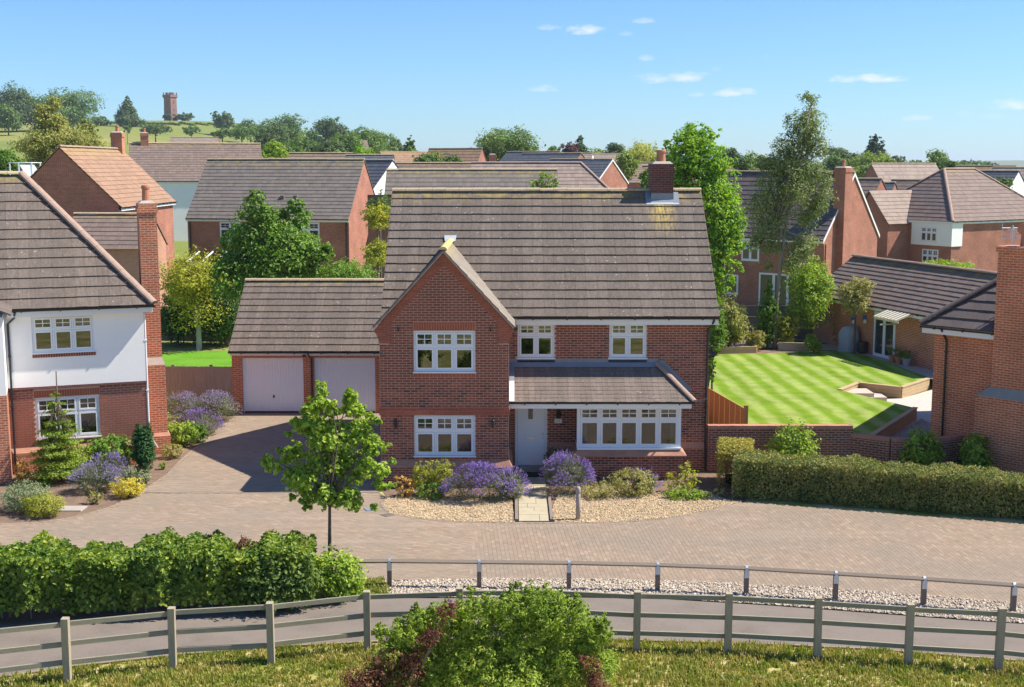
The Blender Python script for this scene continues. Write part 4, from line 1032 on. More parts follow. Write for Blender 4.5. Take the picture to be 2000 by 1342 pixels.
MB().box(dcx - .15, dcx + .15, .022, .034, .98, 1.06).box(dcx - .12, dcx + .12, .016, .022, 1.0, 1.04).build('letterbox', 'steel', dr)
MB().box(b - .07, b - .035, .02, .034, .98, 1.22).box(b - .15, b - .04, -.02, -.005, 1.13, 1.15).box(b - .06, b - .045, -.02, .02, 1.13, 1.15).build('door_handle', 'steel', dr)
MB().box(door[0] - .02, door[1] + .02, -.30, .10, .0, .155).build('door_step', 'slab_grey', mh)
# --- pipes, lamps, number plate, small fittings
downpipe(mh, [(6.16, -.345, EZ - .05), (6.14, -.33, EZ - .16), (6.02, -.07, EZ - .42), (6.0, -.06, 1.0), (6.0, -.12, .86), (6.0, -.12, .05)])
def wall_lamp(x, y, z, h=.26):
    m = MB(); m.box(x - .03, x + .03, y - .02, y, z - h / 2, z + h / 2).box(x - .045, x + .045, y - .11, y - .02, z - .02, z + .02); m.lathe((x, y - .09, z - h * .45), [(.035, 0), (.045, .02), (.045, h * .85), (.03, h * .9)], 10); return m.build('wall_lamp', 'iron_black', mh)
wall_lamp(PY(773, 828, GYP)[0], GYP - .012, PY(773, 826, GYP)[2]); wall_lamp(PY(963, 828, GYP)[0], GYP - .012, PY(963, 826, GYP)[2])
for px in (778, 958):
    q = PY(px, 643, GYP); MB().box(q[0] - .02, q[0] + .02, GYP - .045, GYP - .012, q[2] - .07, q[2] + .07).build('air_brick', 'iron_black', gwall)
q = PY(1091, 806, 0); m = MB(); m.box(q[0] - .02, q[0] + .02, -.03, -.012, q[2] - .1, q[2] + .12); m.lathe((q[0], -.11, q[2] - .16), [(.03, 0), (.065, .05), (.075, .2), (.03, .27)], 8); m.build('porch_lantern', 'iron_black', mh)
q = PY(1090, 822, 0); m = MB().box(q[0] - .115, q[0] + .115, -.028, -.012, q[2] - .065, q[2] + .065).build('number_plate', 'plate', mh)
MB().box(q[0] - .07, q[0] - .02, -.0295, -.0285, q[2] - .03, q[2] + .03).box(q[0] - .005, q[0] + .065, -.0295, -.0285, q[2] - .035, q[2] + .03).build('faded_lettering', 'plate_ink', m)

# ================================================================ GARAGE
gY = 9.2
ga = [PY(474, 755, gY)[0], PY(593, 755, gY)[0], PY(614, 755, gY)[0], PY(733, 755, gY)[0]]
gxl, gxr = PY(454, 755, gY)[0], -4.72
gr = thing('double_garage', 'double brick garage with two white up-and-over doors and brown tiled roof', 'garage', (gxl, gY, 0))
of = (gxl, gY, 0)
gz = 2.42; gRY, gRZ = gY + 3.2, 4.80
doors = [(ga[0], ga[1], 0, 2.14), (ga[2], ga[3], 0, 2.14)]
mb = MB(off=of); wall_holes(mb, gxl, gxr, 0, gz - .08, gY, doors, .14)
mb.poly([(gxl, gY, 0), (gxl, gY + 6.2, 0), (gxl, gY + 6.2, gz - .1), (gxl, gRY, gRZ - .12), (gxl, gY, gz - .1)][::-1]).poly([(gxr, gY, 0), (gxr, gY + 6.2, 0), (gxr, gY + 6.2, gz - .1), (gxr, gRY, gRZ - .12), (gxr, gY, gz - .1)]).poly([(gxl, gY + 6.2, 0), (gxr, gY + 6.2, 0), (gxr, gY + 6.2, gz), (gxl, gY + 6.2, gz)][::-1])
mb.build('wall', 'wall_orange', gr)
for d in doors:
    m = MB(off=of); n = 22; a, b = d[0] + .05, d[1] - .05; w = (b - a) / n
    for k in range(n):
        x = a + k * w
        m.poly([(x, gY + .105, .05), (x + w * .72, gY + .105, .05), (x + w * .72, gY + .105, 2.07), (x, gY + .105, 2.07)])
        m.poly([(x + w * .72, gY + .105, .05), (x + w * .8, gY + .120, .05), (x + w * .8, gY + .120, 2.07), (x + w * .72, gY + .105, 2.07)]).poly([(x + w * .8, gY + .120, .05), (x + w * .92, gY + .120, .05), (x + w * .92, gY + .120, 2.07), (x + w * .8, gY + .120, 2.07)]).poly([(x + w * .92, gY + .120, .05), (x + w, gY + .105, .05), (x + w, gY + .105, 2.07), (x + w * .92, gY + .120, 2.07)])
    gd = m.build('garage_door', 'door_white', gr)
    MB(off=of).box(d[0], a, gY + .08, gY + .14, 0, 2.14).box(b, d[1], gY + .08, gY + .14, 0, 2.14).box(a, b, gY + .08, gY + .14, 2.07, 2.14).build('frame', 'door_white', gd)
    MB(off=of).box((a + b) / 2 - .03, (a + b) / 2 + .03, gY + .08, gY + .104, .58, .68).build('handle', 'iron_black', gd)
    MB(off=of).box(a, b, gY + .07, gY + .13, .0, .045).build('threshold', 'rubber_black', gd)
eV = gxl - .06
def shift(mb, off):
    o = Vector(off); mb.v = [v - o for v in mb.v]; return mb
sl = ((eV, gY - .28, gz), (gxr + .05, gY - .28, gz), (gxr + .05, gRY, gRZ), (eV, gRY, gRZ))
O = Vector(of)
grf = roof_slope(gr, *[Vector(p) - O for p in sl], 11, 'tile_garage', .04, .33, True, seed=5)
sl = ((gxr + .05, gRY + 3.3, gz), (eV, gRY + 3.3, gz), (eV, gRY, gRZ), (gxr + .05, gRY, gRZ))
roof_slope(gr, *[Vector(p) - O for p in sl], 6, 'tile_plain', .034).build('rear_roof', 'tile_plain', gr)
ridge_tiles(grf, Vector((eV, gRY, gRZ + .03)) - O, Vector((gxr, gRY, gRZ + .03)) - O, 'ridge_lichen', .12)
MB(off=of).box(gxl - .02, gxr, gY - .22, gY - .2, gz - .16, gz - .03).box(gxl - .02, gxr, gY - .199, gY, gz - .155, gz - .14).build('fascia', 'fascia_white', gr)
gutter(gr, Vector((eV, gY - .30, gz - .01)) - O, Vector((gxr, gY - .30, gz - .01)) - O, .055)
xp = (ga[1] + ga[2]) / 2 + .12
downpipe(gr, [tuple(Vector(p) - O) for p in [(xp - .1, gY - .29, gz - .06), (xp - .06, gY - .2, gz - .18), (xp, gY - .05, gz - .3), (xp, gY - .05, .05)]], .03)
MB(off=of).box(ga[1] + .02, ga[1] + .16, gY - .28, gY - .22, gz - .2, gz - .12).build('security_light', 'iron_black', gr)

# ================================================================ LEFT HOUSE (turned 20 degrees)
LA_ = R(20); LC = Vector((-11.62, 1.05, 0))
lh = thing('rendered_house', 'white rendered upper storey over red brick, hipped brown roof, left edge', 'house', tuple(LC), LA_)
lE = 5.10; lS = 2.66; LL = -7.6; LD = 8.0
MX = Matrix.Rotation(LA_, 4, 'Z'); MX.translation = LC; MXI = MX.inverted()
def LP(px, py):   # pixel -> (x, z) on the left house's front wall
    a, b, c_ = ray(px, py); o_ = MXI @ Vector((0, -CD, CH)); d_ = MXI.to_3x3() @ Vector((a, b, c_)); t = -o_.y / d_.y; q = o_ + d_ * t; return q.x, q.z
wu = (LP(62, 650)[0], LP(184, 650)[0], LP(123, 687)[1], LP(123, 616)[1])
wd = (LP(70, 815)[0], LP(195, 815)[0], LP(133, 855)[1], LP(133, 774)[1])
# the entrance wing that steps forward at the left edge
wx = LP(12, 700)[0]
mb = MB(); wall_holes(mb, wx - .05, 0, lS, lE - .1, 0, [wu], .10); rend = mb.build('render_wall', 'render_white', lh)
mb = MB(); mb.poly([(0, 0, lS), (0, LD, lS), (0, LD, lE - .1), (0, 0, lE - .1)]); mb.build('render_side', 'wall_orange', lh)
mb = MB(); wall_holes(mb, wx - .05, 0, 0, lS, .03, [wd], .10); mb.poly([(0, .03, 0), (0, LD, 0), (0, LD, lS), (0, .03, lS)]); bw_ = mb.build('brick_wall', 'wall_orange', lh)
mb = MB(); wall_holes(mb, wx - .05, -.001, 0, lS - .002, .026, [wd], .003); mb.build('mortar_joints', 'mortar_left', bw_)
mb = MB(); mb.box(wx - .05, .004, -.045, .03, lS - .075, lS).build('drip_course', 'wall_dark', lh)
soldiers(bw_, wd[0] - .03, wd[1] + .03, wd[3] + .005, wd[3] + .215, .026, 'brick_orange')
soldiers(rend, wu[0] - .02, wu[1] + .02, wu[2] - .15, wu[2] - .045, 0, 'brick_left', .02)
bl = brick_list(lambda z: wx - .04, lambda z: -.003, .78, lS - .08, [wd, (wd[0] - .03, wd[1] + .03, wd[3], wd[3] + .22)])
lay_bricks(bw_, bl, .026, 'brick_left', 300)
m = MB(); m.poly([(wx, -.10, .62), (.10, -.10, .62), (0, .02, .76), (wx, .02, .76)]).poly([(wx, -.10, .54), (.10, -.10, .54), (.10, -.10, .62), (wx, -.10, .62)]).poly([(.10, -.10, .62), (.10, 4, .62), (0, 4, .76), (0, .02, .76)]).poly([(.10, -.10, .54), (.10, 4, .54), (.10, 4, .62), (.10, -.10, .62)]); m.build('plinth_course', 'wall_slope', bw_)
MB().box(wx, .095, -.095, 4, 0, .538).build('plinth_wall', 'wall_orange', bw_)
window(lh, *wu, 0, 3, .38, blind=.22); window(lh, *wd, .03, 3, .38)
MB().box(-4.8, -.3, 2.5, 2.52, .1, 4.9).box(-4.8, -.1, .15, 7, 2.58, 2.63).box(-4.8, -.1, .15, 7, 4.9, 4.93).build('interior', 'interior', lh)
# forward wing on the left edge of the picture
mb = MB(); mb.box(LL, wx, -1.3, 3, 0, lS - .002).build('wing_wall', 'wall_orange', lh); MB().box(LL, wx - .002, -1.29, 3, lS, lE - .1).build('wing_render', 'render_white', lh)
apx = (-3.45, 4.1, 9.12)
o = .30
rl = roof_slope(lh, (LL - 1, -o, lE), (o, -o, lE), apx, (LL - 1, 4.1, 9.12), 14, 'tile_left', .043, .33, True, seed=8)
roof_slope(lh, (o, -o, lE), (o, 8.5, lE), apx, apx, 14, 'tile_left', .036, .33, seed=9).build('hip_roof', 'tile_left', lh)
roof_slope(lh, (o, 8.5, lE), (LL - 1, 8.5, lE), (LL - 1, 4.1, 9.12), apx, 6, 'tile_left', .036, .33, seed=9).build('rear_roof', 'tile_left', lh)
ridge_tiles(rl, (o + .02, -o - .02, lE + .05), (apx[0], apx[1], apx[2] + .05), 'ridge_brown', .15, .42, 'hip_tile')
ridge_tiles(rl, (apx[0], apx[1], apx[2] + .04), (LL - 1, 4.1, 9.16), 'ridge_lichen', .13)
roof_slope(lh, (wx + .25, 0.6, lE + .15), (wx + .25, -1.6, lE - .02), (LL + .4, -.6, lE + 1.7), (LL + .4, 1.5, lE + 1.7), 5, 'tile_left', .034, .33, seed=3).build('wing_roof', 'tile_left', lh)
MB().box(wx + .1, o - .05, -o + .03, -o + .055, lE - .23, lE - .03).box(wx + .1, o - .06, -o + .056, 0, lE - .225, lE - .205).box(o - .06, o - .035, -o + .056, 5, lE - .224, lE - .03).build('fascia', 'fascia_white', lh)
gutter(lh, (wx - .05, -o - .03, lE - .01), (o + .05, -o - .03, lE - .01), .06)
downpipe(lh, [(wx + .32, -o - .02, lE - .08), (wx + .3, -.2, lE - .25), (wx + .1, -.06, lE - .45), (wx + .1, -.06, .9), (wx + .1, -.14, .7), (wx + .1, -.14, .05)])
downpipe(lh, [(.03, .03, lE - .3), (.03, .03, 1.0), (.05, .0, .85), (.3, .55, .35)], .03, 'upvc')
lch = chimney_stack(lh, .06, .62, 1.35, 2.25, 3.2, 8.22, 'wall_orange', [(.34, 1.8)], .52, pr=.14)
mb = MB(); mb.box(.0, .70, 1.25, 2.35, .6, 2.95).box(-.0, .78, 1.17, 2.43, 0, .58); mb.build('chimney_breast', 'wall_orange', lh)
m = MB(); m.hexa([(.0, 1.25, 2.952), (.70, 1.25, 2.952), (.70, 2.35, 2.952), (.0, 2.35, 2.952), (.061, 1.352, 3.198), (.618, 1.352, 3.198), (.618, 2.248, 3.198), (.061, 2.248, 3.198)]); m.build('chimney_shoulder', 'flaunching', lch)
m = MB(); m.hexa([(-.0, 1.17, .582), (.78, 1.17, .582), (.78, 2.43, .582), (-.0, 2.43, .582), (0, 1.252, .70), (.70, 1.252, .70), (.70, 2.348, .70), (0, 2.348, .70)]); m.build('chimney_plinth', 'wall_slope', lch)

# ================================================================ GENERIC HOUSES BEHIND
FACE = {}
def house(name, label, loc, rz, L, W, ze, zr, wall, roof, n=14, hipl=0., hipr=0., over=.22, wins=(), chims=(), ridge='ridge_lichen', cat='house', group=None, side=None, base=None, tw=.33, th=.034, ridge_r=.13, barge=None, fascia=True):
    """gabled or hipped house; local x along the ridge, front wall y=0 facing -y; ze, zr are heights above sea level zero"""
    bz = terr1(loc[0], loc[1]) - .1 if base is None else base
    t = thing(name, label, cat, (loc[0], loc[1], bz), rz, group)
    ze -= bz; zr -= bz; ym = W / 2
    mb = MB(); q = .1
    mb.poly([(0, 0, 0), (L, 0, 0), (L, 0, ze - q), (0, 0, ze - q)]).poly([(0, W, 0), (L, W, 0), (L, W, ze - q), (0, W, ze - q)][::-1])
    if hipr: mb.poly([(L, 0, 0), (L, W, 0), (L, W, ze - q), (L, 0, ze - q)])
    else: mb.poly([(L, 0, 0), (L, W, 0), (L, W, ze - q), (L, ym, zr - q), (L, 0, ze - q)])
    if hipl: mb.poly([(0, 0, 0), (0, W, 0), (0, W, ze - q), (0, 0, ze - q)][::-1])
    else: mb.poly([(0, 0, 0), (0, W, 0), (0, W, ze - q), (0, ym, zr - q), (0, 0, ze - q)][::-1])
    mb.build('wall', wall, t)
    dz = over * (zr - ze) / ym; ol = over if hipl else .06; orr = over if hipr else .06
    eL, eR, f0, f1, z = -ol, L + orr, -over, W + over, ze - dz
    rl, rr = (hipl if hipl else -ol), (L - hipr if hipr else L + orr)
    rA, rB = (rl, ym, zr), (rr, ym, zr)
    ms = [roof_slope(t, (eL, f0, z), (eR, f0, z), rB, rA, n, roof, th, tw), roof_slope(t, (eR, f1, z), (eL, f1, z), rA, rB, n, roof, th, tw, seed=2)]
    if hipr: ms.append(roof_slope(t, (eR, f0, z), (eR, f1, z), rB, rB, n, roof, th, tw, seed=3))
    if hipl: ms.append(roof_slope(t, (eL, f1, z), (eL, f0, z), rA, rA, n, roof, th, tw, seed=4))
    rf_ = merge(ms).build('roof', roof, t)
    ridge_tiles(rf_, (rA[0], rA[1], rA[2] + .03), (rB[0], rB[1], rB[2] + .03), ridge, ridge_r, .45, 'ridge_tiles', joined=True)
    for (h, e, r) in ((hipr, eR, rB), (hipl, eL, rA)):
        if h:
            for f in (f0, f1): ridge_tiles(rf_, (e, f, z + .05), (r[0], r[1], r[2] + .03), ridge, ridge_r, .45, 'hip_tiles', joined=True)
    if fascia:
        m = MB(); m.box(eL + .02, eR - .02, f0 + .03, f0 + .055, z - .2, z - .01).box(eL + .02, eR - .02, f0 + .056, 0, z - .19, z - .17)
        if hipr: m.box(eR - .05, eR - .025, f0 + .06, f1 - .06, z - .2, z - .01)
        if hipl: m.box(eL + .025, eL + .05, f0 + .06, f1 - .06, z - .2, z - .01)
        m.build('fascia', 'fascia_white', t)
        gutter(t, (eL, f0 - .02, z), (eR, f0 - .02, z), .055)
    if barge:
        m = MB()
        for xx in ([L + orr - .01] if barge in ('r', 'both') else []) + ([-ol - .03] if barge in ('l', 'both') else []):
            for (ya, yb) in ((f0, ym), (f1, ym)): m.prism([(xx, ya, z), (xx, yb, zr), (xx, yb, zr - .2), (xx, ya, z - .2)], (.04, 0, 0))
        m.build('bargeboard', 'fascia_white', t)
    X = {'f': Matrix.Identity(4), 'r': Matrix.Translation((L, 0, 0)) @ Matrix.Rotation(R(90), 4, 'Z'), 'l': Matrix.Translation((0, W, 0)) @ Matrix.Rotation(R(-90), 4, 'Z')}
    for w in wins:
        f, x, zz, ww, hh, k = w[:6]
        window(t, x - ww / 2, x + ww / 2, zz - bz, zz - bz + hh, 0, k, w[6] if len(w) > 6 else .36, xf=X[f], dark=True, recess=-.03)
    for c in chims:
        x, y, wx_, wy_, z0, z1, npot = c
        chimney_stack(t, x - wx_ / 2, x + wx_ / 2, y - wy_ / 2, y + wy_ / 2, z0 - bz, z1 - bz, 'wall_orange', [(x, y + (k - (npot - 1) / 2) * .35) for k in range(npot)], .4)
    return t

# --- left behind
house('grey_roofed_house', 'brick house with long grey tiled roof and sunlit gable behind the maple, left', (-23.95, 54.9), R(-9), 12.3, 8.6, 5.75, 9.85, 'wall_far', 'tile_grey', 17,
      wins=[('f', 3.3, 3.9, 1.6, 1.4, 2), ('f', 9.3, 3.9, 1.6, 1.4, 2), ('f', 6.2, 3.9, 1.0, 1.4, 2)], barge=None)
downpipe(bpy.data.objects['grey_roofed_house'], [(12.1, -.06, 4.0), (12.1, -.06, .1)], .05); downpipe(bpy.data.objects['grey_roofed_house'], [(.2, -.06, 4.0), (.2, -.06, .1)], .05)
house('tan_roofed_house', 'brick house with sunlit tan tiled roof, dark gable and red chimney, upper left', (-23.3, 36.6), R(90), 12.0, 6.7, 7.16, 10.5, 'wall_right', 'tile_tan', 14, ridge='ridge_brown',
      wins=[('l', 4.9, 5.3, 1.1, 1.3, 2)], chims=[(11.2, 3.35, .6, .75, 9.6, 11.6, 1)])
house('white_walled_house', 'house with long brown roof, pale side wall and ridge chimney behind the tan-roofed house', (-36.0, 81), R(14), 12.4, 8.0, 8.1, 11.5, 'render_white', 'tile_brown', 16,
      wins=[('f', 8.0, 5.9, 1.2, 1.4, 2)], chims=[(1.4, 4, .75, .6, 10.6, 12.5, 1)])
house('small_garage', 'small brown-roofed brick garage in front of the tan-roofed house', (-25.6, 33.2), R(-4), 4.6, 4.2, 4.9, 6.6, 'wall_pink', 'tile_brown', 8, cat='garage', fascia=False)
# --- straight behind the main house
house('grey_ridge_house', 'house with weathered grey roof directly behind the main roof', (-9.85, 57.8), 0, 13.4, 8.6, 5.15, 9.05, 'wall_far', 'tile_grey', 13)
house('low_ridge_house', 'brown roof ridge with one red brick chimney behind the grey roof, centre', (-12.2, 88), 0, 13.5, 8.4, 5.6, 9.62, 'wall_far', 'tile_brown', 14, chims=[(10.2, 4.2, .7, .8, 8.6, 10.5, 0)])
hh = house('buff_hipped_house', 'buff tiled hipped roof with a small skylight, left of the red gables', (-3.5, 68), R(0), 14.0, 9.0, 5.2, 9.62, 'wall_far', 'tile_buff', 15, hipr=4.5, ridge='ridge_brown')
m = MB(); m.prism([(9.6, 1.0, 6.12 + .25), (10.3, 1.0, 6.12 + .25), (10.3, 1.65, 6.78 + .25), (9.6, 1.65, 6.78 + .25)], (0, -.06, .08)); m.build('skylight', 'glass_dark', hh)
def gable_at(label, px, py, d, rot, L, W, rise, roof='tile_slate', name='red_gable_house', n=9, wall='wall_far', **k):
    Yd = d - CD; ax_, _, zr_ = PY(px, py, Yd); c, s_ = math.cos(rot), math.sin(rot)
    return house(name, label, (ax_ - (L * c - W / 2 * s_), Yd - (L * s_ + W / 2 * c)), rot, L, W, zr_ - rise, zr_, wall, roof, n, fascia=False, **k)
gable_at('red brick gable with slate roof, largest of the three by the willow', 1196, 311, 150, R(-38), 9, 6.6, 2.6, barge='r')
gable_at('red brick gable with slate roof, middle of the three by the willow', 1135, 299.5, 168, R(-40), 10, 7, 2.6)
gable_at('red brick gable with slate roof, left one of the three by the willow', 1094, 296, 185, R(-40), 10, 7, 2.6)
for (lb_, px_, py_, d_, ro_, L_, W_, ri_, rm_, wm_) in [
    ('distant tan gabled roof above the weathered grey ridge, centre left', 866, 297, 230, 25, 12, 8, 3.0, 'tile_tan', 'wall_far'), ('distant buff roof right of the tan one, centre left', 905, 301, 245, -20, 13, 8, 3.0, 'tile_buff', 'wall_far'),
    ('distant pale-walled house with buff roof above the slate gables', 1158, 300, 205, -15, 9, 8, 2.8, 'tile_buff', 'render_white'), ('distant tan roof between the tall bright tree and the eucalyptus', 1462, 320, 190, -30, 10, 8, 3.0, 'tile_tan', 'wall_far'),
    ('small red gable nearest the tall side chimney of the rear house', 1722, 350, 108, -42, 7, 6, 2.6, 'tile_brown', 'wall_right'), ('lower red gable right of the small one by the side chimney', 1748, 357, 116, -35, 8, 6, 2.4, 'tile_slate', 'wall_right'),
    ('pale gable with slate roof at the right edge of the skyline', 1990, 334, 160, -48, 10, 8, 3.4, 'tile_slate', 'render_white'), ('distant buff roof right of the willow', 1300, 318, 180, -20, 9, 7, 2.6, 'tile_buff', 'wall_far')]:
    gable_at(lb_, px_, py_, d_, R(ro_), L_, W_, ri_, rm_, 'distant_gable_house', 9, wm_)
house('pink_gable_house', 'narrow pinkish brick gable beside the ridge chimney of the main house', (12.3, 84), R(-12), 8, 5.6, 6.6, 9.35, 'wall_far', 'tile_tan', 10, fascia=False)
house('buff_roof_house', 'distant buff roof above the slate gables', (8.2, 176), 0, 12, 8, 8.5, 11.3, 'render_white', 'tile_buff', 9, fascia=False)
house('grey_low_house', 'low grey-brown roof in front of the round-headed tree, centre', (1.4, 135), 0, 8, 7, 5.5, 10.0, 'wall_far', 'tile_brown', 9, fascia=False)
house('slate_house', 'blue-grey slate roofed house with pale walls behind the grey ridge, centre left', (-21.0, 88), R(-38), 9.0, 7.5, 6.3, 9.9, 'render_white', 'tile_slate', 12, fascia=True)
house('slate_house', 'smaller slate roof with a white flue above the pale cottage, centre left', (-19.5, 108), R(0), 5.6, 6.5, 7.5, 10.6, 'render_white', 'tile_slate', 10)
house('orange_roof_cottage', 'pale cottage with patchy orange roof in the gap between two houses', (-23.6, 80), R(-52), 9, 6, 5.5, 8.9, 'render_white', 'tile_tan', 10, wins=[('f', 4.5, 3.6, 1.2, 1.4, 2), ('f', 7.2, 3.6, 1.2, 1.4, 2)])
house('brown_roof_house', 'brown roofed house behind the pale cottage, centre left', (-30.0, 128), R(0), 9.5, 8, 6.5, 11.0, 'wall_far', 'tile_brown', 11, fascia=False)
house('tan_gable_house', 'distant tan roof right of the slate roofs', (-14.5, 160), R(-20), 9, 8, 7.5, 12.0, 'wall_far', 'tile_tan', 10, fascia=False)
house('grey_hip_house', 'distant grey-brown hipped roof among shrubs, centre', (-12.3, 190), R(0), 11, 8, 8.0, 11.9, 'wall_far', 'tile_brown', 10, hipl=3, hipr=3, fascia=False)
house('hill_house', 'grey roof with two skylights below the tower field', (-60, 182), R(0), 8.3, 8, 11.5, 14.2, 'wall_far', 'tile_buff', 10, fascia=False)
house('white_gable_house', 'white gabled house with grey roof below the field, half hidden by trees', (-43, 262), R(20), 10, 8, 11.5, 15.2, 'render_white', 'tile_brown', 8, fascia=False)
# --- right behind
bh = house('chimney_gable_house', 'brick house with tall side chimney and dark roof behind the eucalyptus, right', (19.7 - 11 * math.cos(R(-40)), 41.3 - 11 * math.sin(R(-40))), R(-40), 11.0, 8.0, 4.95, 8.95, 'wall_right', 'tile_dark', 14, ridge='ridge_brown', barge='r',
      wins=[('f', 8.6, .25, 4.2, 2.2, 4, 0), ('f', 4.4, .9, 1.1, 1.3, 1, 0), ('f', 5.8, 3.2, 1.3, 1.3, 2)])
XR_ = Matrix.Translation((11.0, 0, 0)) @ Matrix.Rotation(R(90), 4, 'Z')
chimney_stack(bh, 10.72, 11.5, 1.7, 2.75, 0, 9.4, 'wall_right', [(11.1, 2.2)], .45)
downpipe(bh, [(11.08, .12, 4.6), (11.08, .12, .1)], .04)
fh = house('hipped_brick_house', 'hipped brick house with white rendered corner and brown roof, far right', (34.6, 60.9), R(32), 13, 9.6, 5.2, 9.1, 'wall_right', 'tile_brown', 14, hipl=4.6, hipr=4.6, ridge='ridge_brown',
      wins=[('l', 7.6, 1.35, 1.6, 1.4, 3)])
XL_ = Matrix.Translation((0, 9.6, 0)) @ Matrix.Rotation(R(-90), 4, 'Z')
MB(XL_).box(5.7, 9.66, -.12, .02, 3.2, 4.95).build('render_wall', 'render_white', fh); MB().box(-.125, 1.15, -.1, .02, 3.2, 4.95).build('render_return', 'render_white', fh)
window(fh, 6.7, 8.3, 3.5, 4.65, -.13, 3, .36, xf=XL_, dark=True, recess=-.03)
wing = roof_slope(fh, *[XL_ @ Vector(p) for p in ((5.5, -2.6, 4.85), (5.5, 2.6, 4.85), (3.3, 2.6, 7.5), (3.3, -2.6, 7.5))], 9, 'tile_buff', .034)
wing2 = roof_slope(fh, *[XL_ @ Vector(p) for p in ((1.1, 2.6, 4.85), (1.1, -2.6, 4.85), (3.3, -2.6, 7.5), (3.3, 2.6, 7.5))], 9, 'tile_buff', .034)
merge([wing, wing2]).build('wing_roof', 'tile_buff', fh)
m = MB(XL_); m.poly([(1.3, -2.45, 0), (5.3, -2.45, 0), (5.3, -2.45, 4.95), (3.3, -2.45, 7.3), (1.3, -2.45, 4.95)]).poly([(5.3, -2.45, 0), (5.3, 0, 0), (5.3, 0, 4.95), (5.3, -2.45, 4.95)]).build('wing_wall', 'wall_right', fh)
window(fh, 2.9, 4.1, 3.2, 4.6, -2.46, 2, .36, xf=XL_, dark=True, recess=-.03)
m = MB(XL_); m.hexa([(2.3, -3.3, 2.35), (4.3, -3.3, 2.35), (4.3, -2.46, 2.35), (2.3, -2.46, 2.35), (2.6, -2.8, 2.95), (4.1, -2.8, 2.95), (4.1, -2.47, 2.95), (2.6, -2.47, 2.95)]).build('porch_roof', 'tile_slate', fh)
window(fh, 2.7, 3.5, .3, 2.2, -2.46, 1, 0, xf=XL_, dark=True, recess=-.03, name='porch_door')
for (nm_, lb, x, y, rz, L, W, ze, zr, rm) in [
    ('distant_roof_house', 'distant buff gabled roof left of the hipped house ridge', 50, 128, 24, 11, 9, 4.3, 9.6, 'tile_buff'),
    ('distant_roof_house', 'distant pinkish roof in the middle behind the hipped house ridge', 61.5, 140, -32, 8, 7.5, 6.2, 9.3, 'tile_tan'),
    ('distant_roof_house', 'distant long buff roof right of the hipped house ridge', 62, 124, -14, 12, 9, 4.2, 9.1, 'tile_buff'),
    ('distant_roof_house', 'distant dark roof with white gable at the right edge', 76.5, 146, -30, 12, 9, 4.6, 9.0, 'tile_brown'),
    ('distant_roof_house', 'small red gable between the chimney house and the hipped house', 38.5, 92, -25, 7, 6.5, 4.6, 7.9, 'tile_brown'),
    ('distant_roof_house', 'low tan roof at the right edge beyond the hipped house', 62, 102, 5, 14, 8, 3.6, 6.6, 'tile_tan'),
    ('distant_roof_house', 'distant red roof between poplar and eucalyptus', 34, 170, 15, 10, 8, 5.4, 9.8, 'tile_tan')]:
    house(nm_, lb, (x, y), R(rz), L, W, ze, zr, 'render_white' if 'white' in lb else 'wall_far', rm, 11, fascia=False, base=-6)

# ================================================================ RIGHT GARDEN
LZ = .45
lawn_p = [G(px, py, LZ) for px, py in [(1384, 760), (1393, 700), (1400, 692), (1500, 690), (1640, 684), (1690, 694), (1740, 709), (1813, 738), (1760, 757), (1676, 748), (1640, 762), (1700, 776), (1788, 797), (1690, 852)]]
lawn_p += [(11.6, .35, LZ), (6.75, .35, LZ), (6.75, 9, LZ)]
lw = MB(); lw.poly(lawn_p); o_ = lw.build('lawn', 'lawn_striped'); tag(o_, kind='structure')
m = MB()
for a, b in zip(lawn_p, lawn_p[1:] + lawn_p[:1]): m.poly([(a[0], a[1], -.02), (b[0], b[1], -.02), (b[0], b[1], LZ - .005), (a[0], a[1], LZ - .005)])
tag(m.build('lawn_bank', 'soil'), kind='structure')
# low patio and raised terrace beside the annex
sheet('patio', [(11.8, .3), (17.5, .3), (20, 12), (17.9, 14.3), (15.9, 12.2), (13.3, 11.7), (11.7, 2.9)], .01, 'gravel_grey')
pv = [G(1690, 852, 0), G(1788, 815, 0), G(1812, 812, 0), G(1812, 858, 0), G(1700, 864, 0)]
stone_field('patio_stones', [[(11.85, .5), (15.2, .5), (15.4, 8.0), (12.0, 3.1)]], 6000, .018, .04, 'patio_stone', .012, 9)
sheet('terrace', [(9.0, 24.5), (16.2, 24.9), (20.5, 14.0), (17.9, 14.2)] + [p[:2] for p in [G(1740, 709, LZ), G(1690, 694, LZ), G(1640, 684, LZ)]], LZ - .012, 'slab_grey')
MB().box(8, 22, 21.5, 30, -.1, LZ - .03).build('rear_bed', 'soil'); tag(bpy.data.objects['rear_bed'], kind='structure')
# sleeper retaining walls: each sleeper a part
def sleepers(label, pts, z0, z1, mat='sleeper', n=3, cap=True, name='sleeper_wall'):
    t = thing(name, label, 'retaining wall', (pts[0][0], pts[0][1], 0)); of_ = (pts[0][0], pts[0][1], 0)
    for a, b in zip(pts[:-1], pts[1:]):
        a, b = Vector((*a[:2], 0)), Vector((*b[:2], 0)); d = (b - a).normalized(); s = Vector((-d.y, d.x, 0)) * .06; h = (z1 - z0) / n
        for k in range(n):
            c = [a - s, b - s, b + s, a + s]; zz0, zz1 = z0 + k * h + .004, z0 + (k + 1) * h - .004
            MB(off=of_).hexa([q + Vector((0, 0, zz0)) for q in c] + [q + Vector((0, 0, zz1)) for q in c]).build('sleeper', mat, t)
        if cap:
            s2 = s * 1.5; c = [a - s2, b - s2, b + s2, a + s2]; MB(off=of_).hexa([q + Vector((0, 0, z1)) for q in c] + [q + Vector((0, 0, z1 + .04)) for q in c]).build('cap_board', mat, t)
    return t
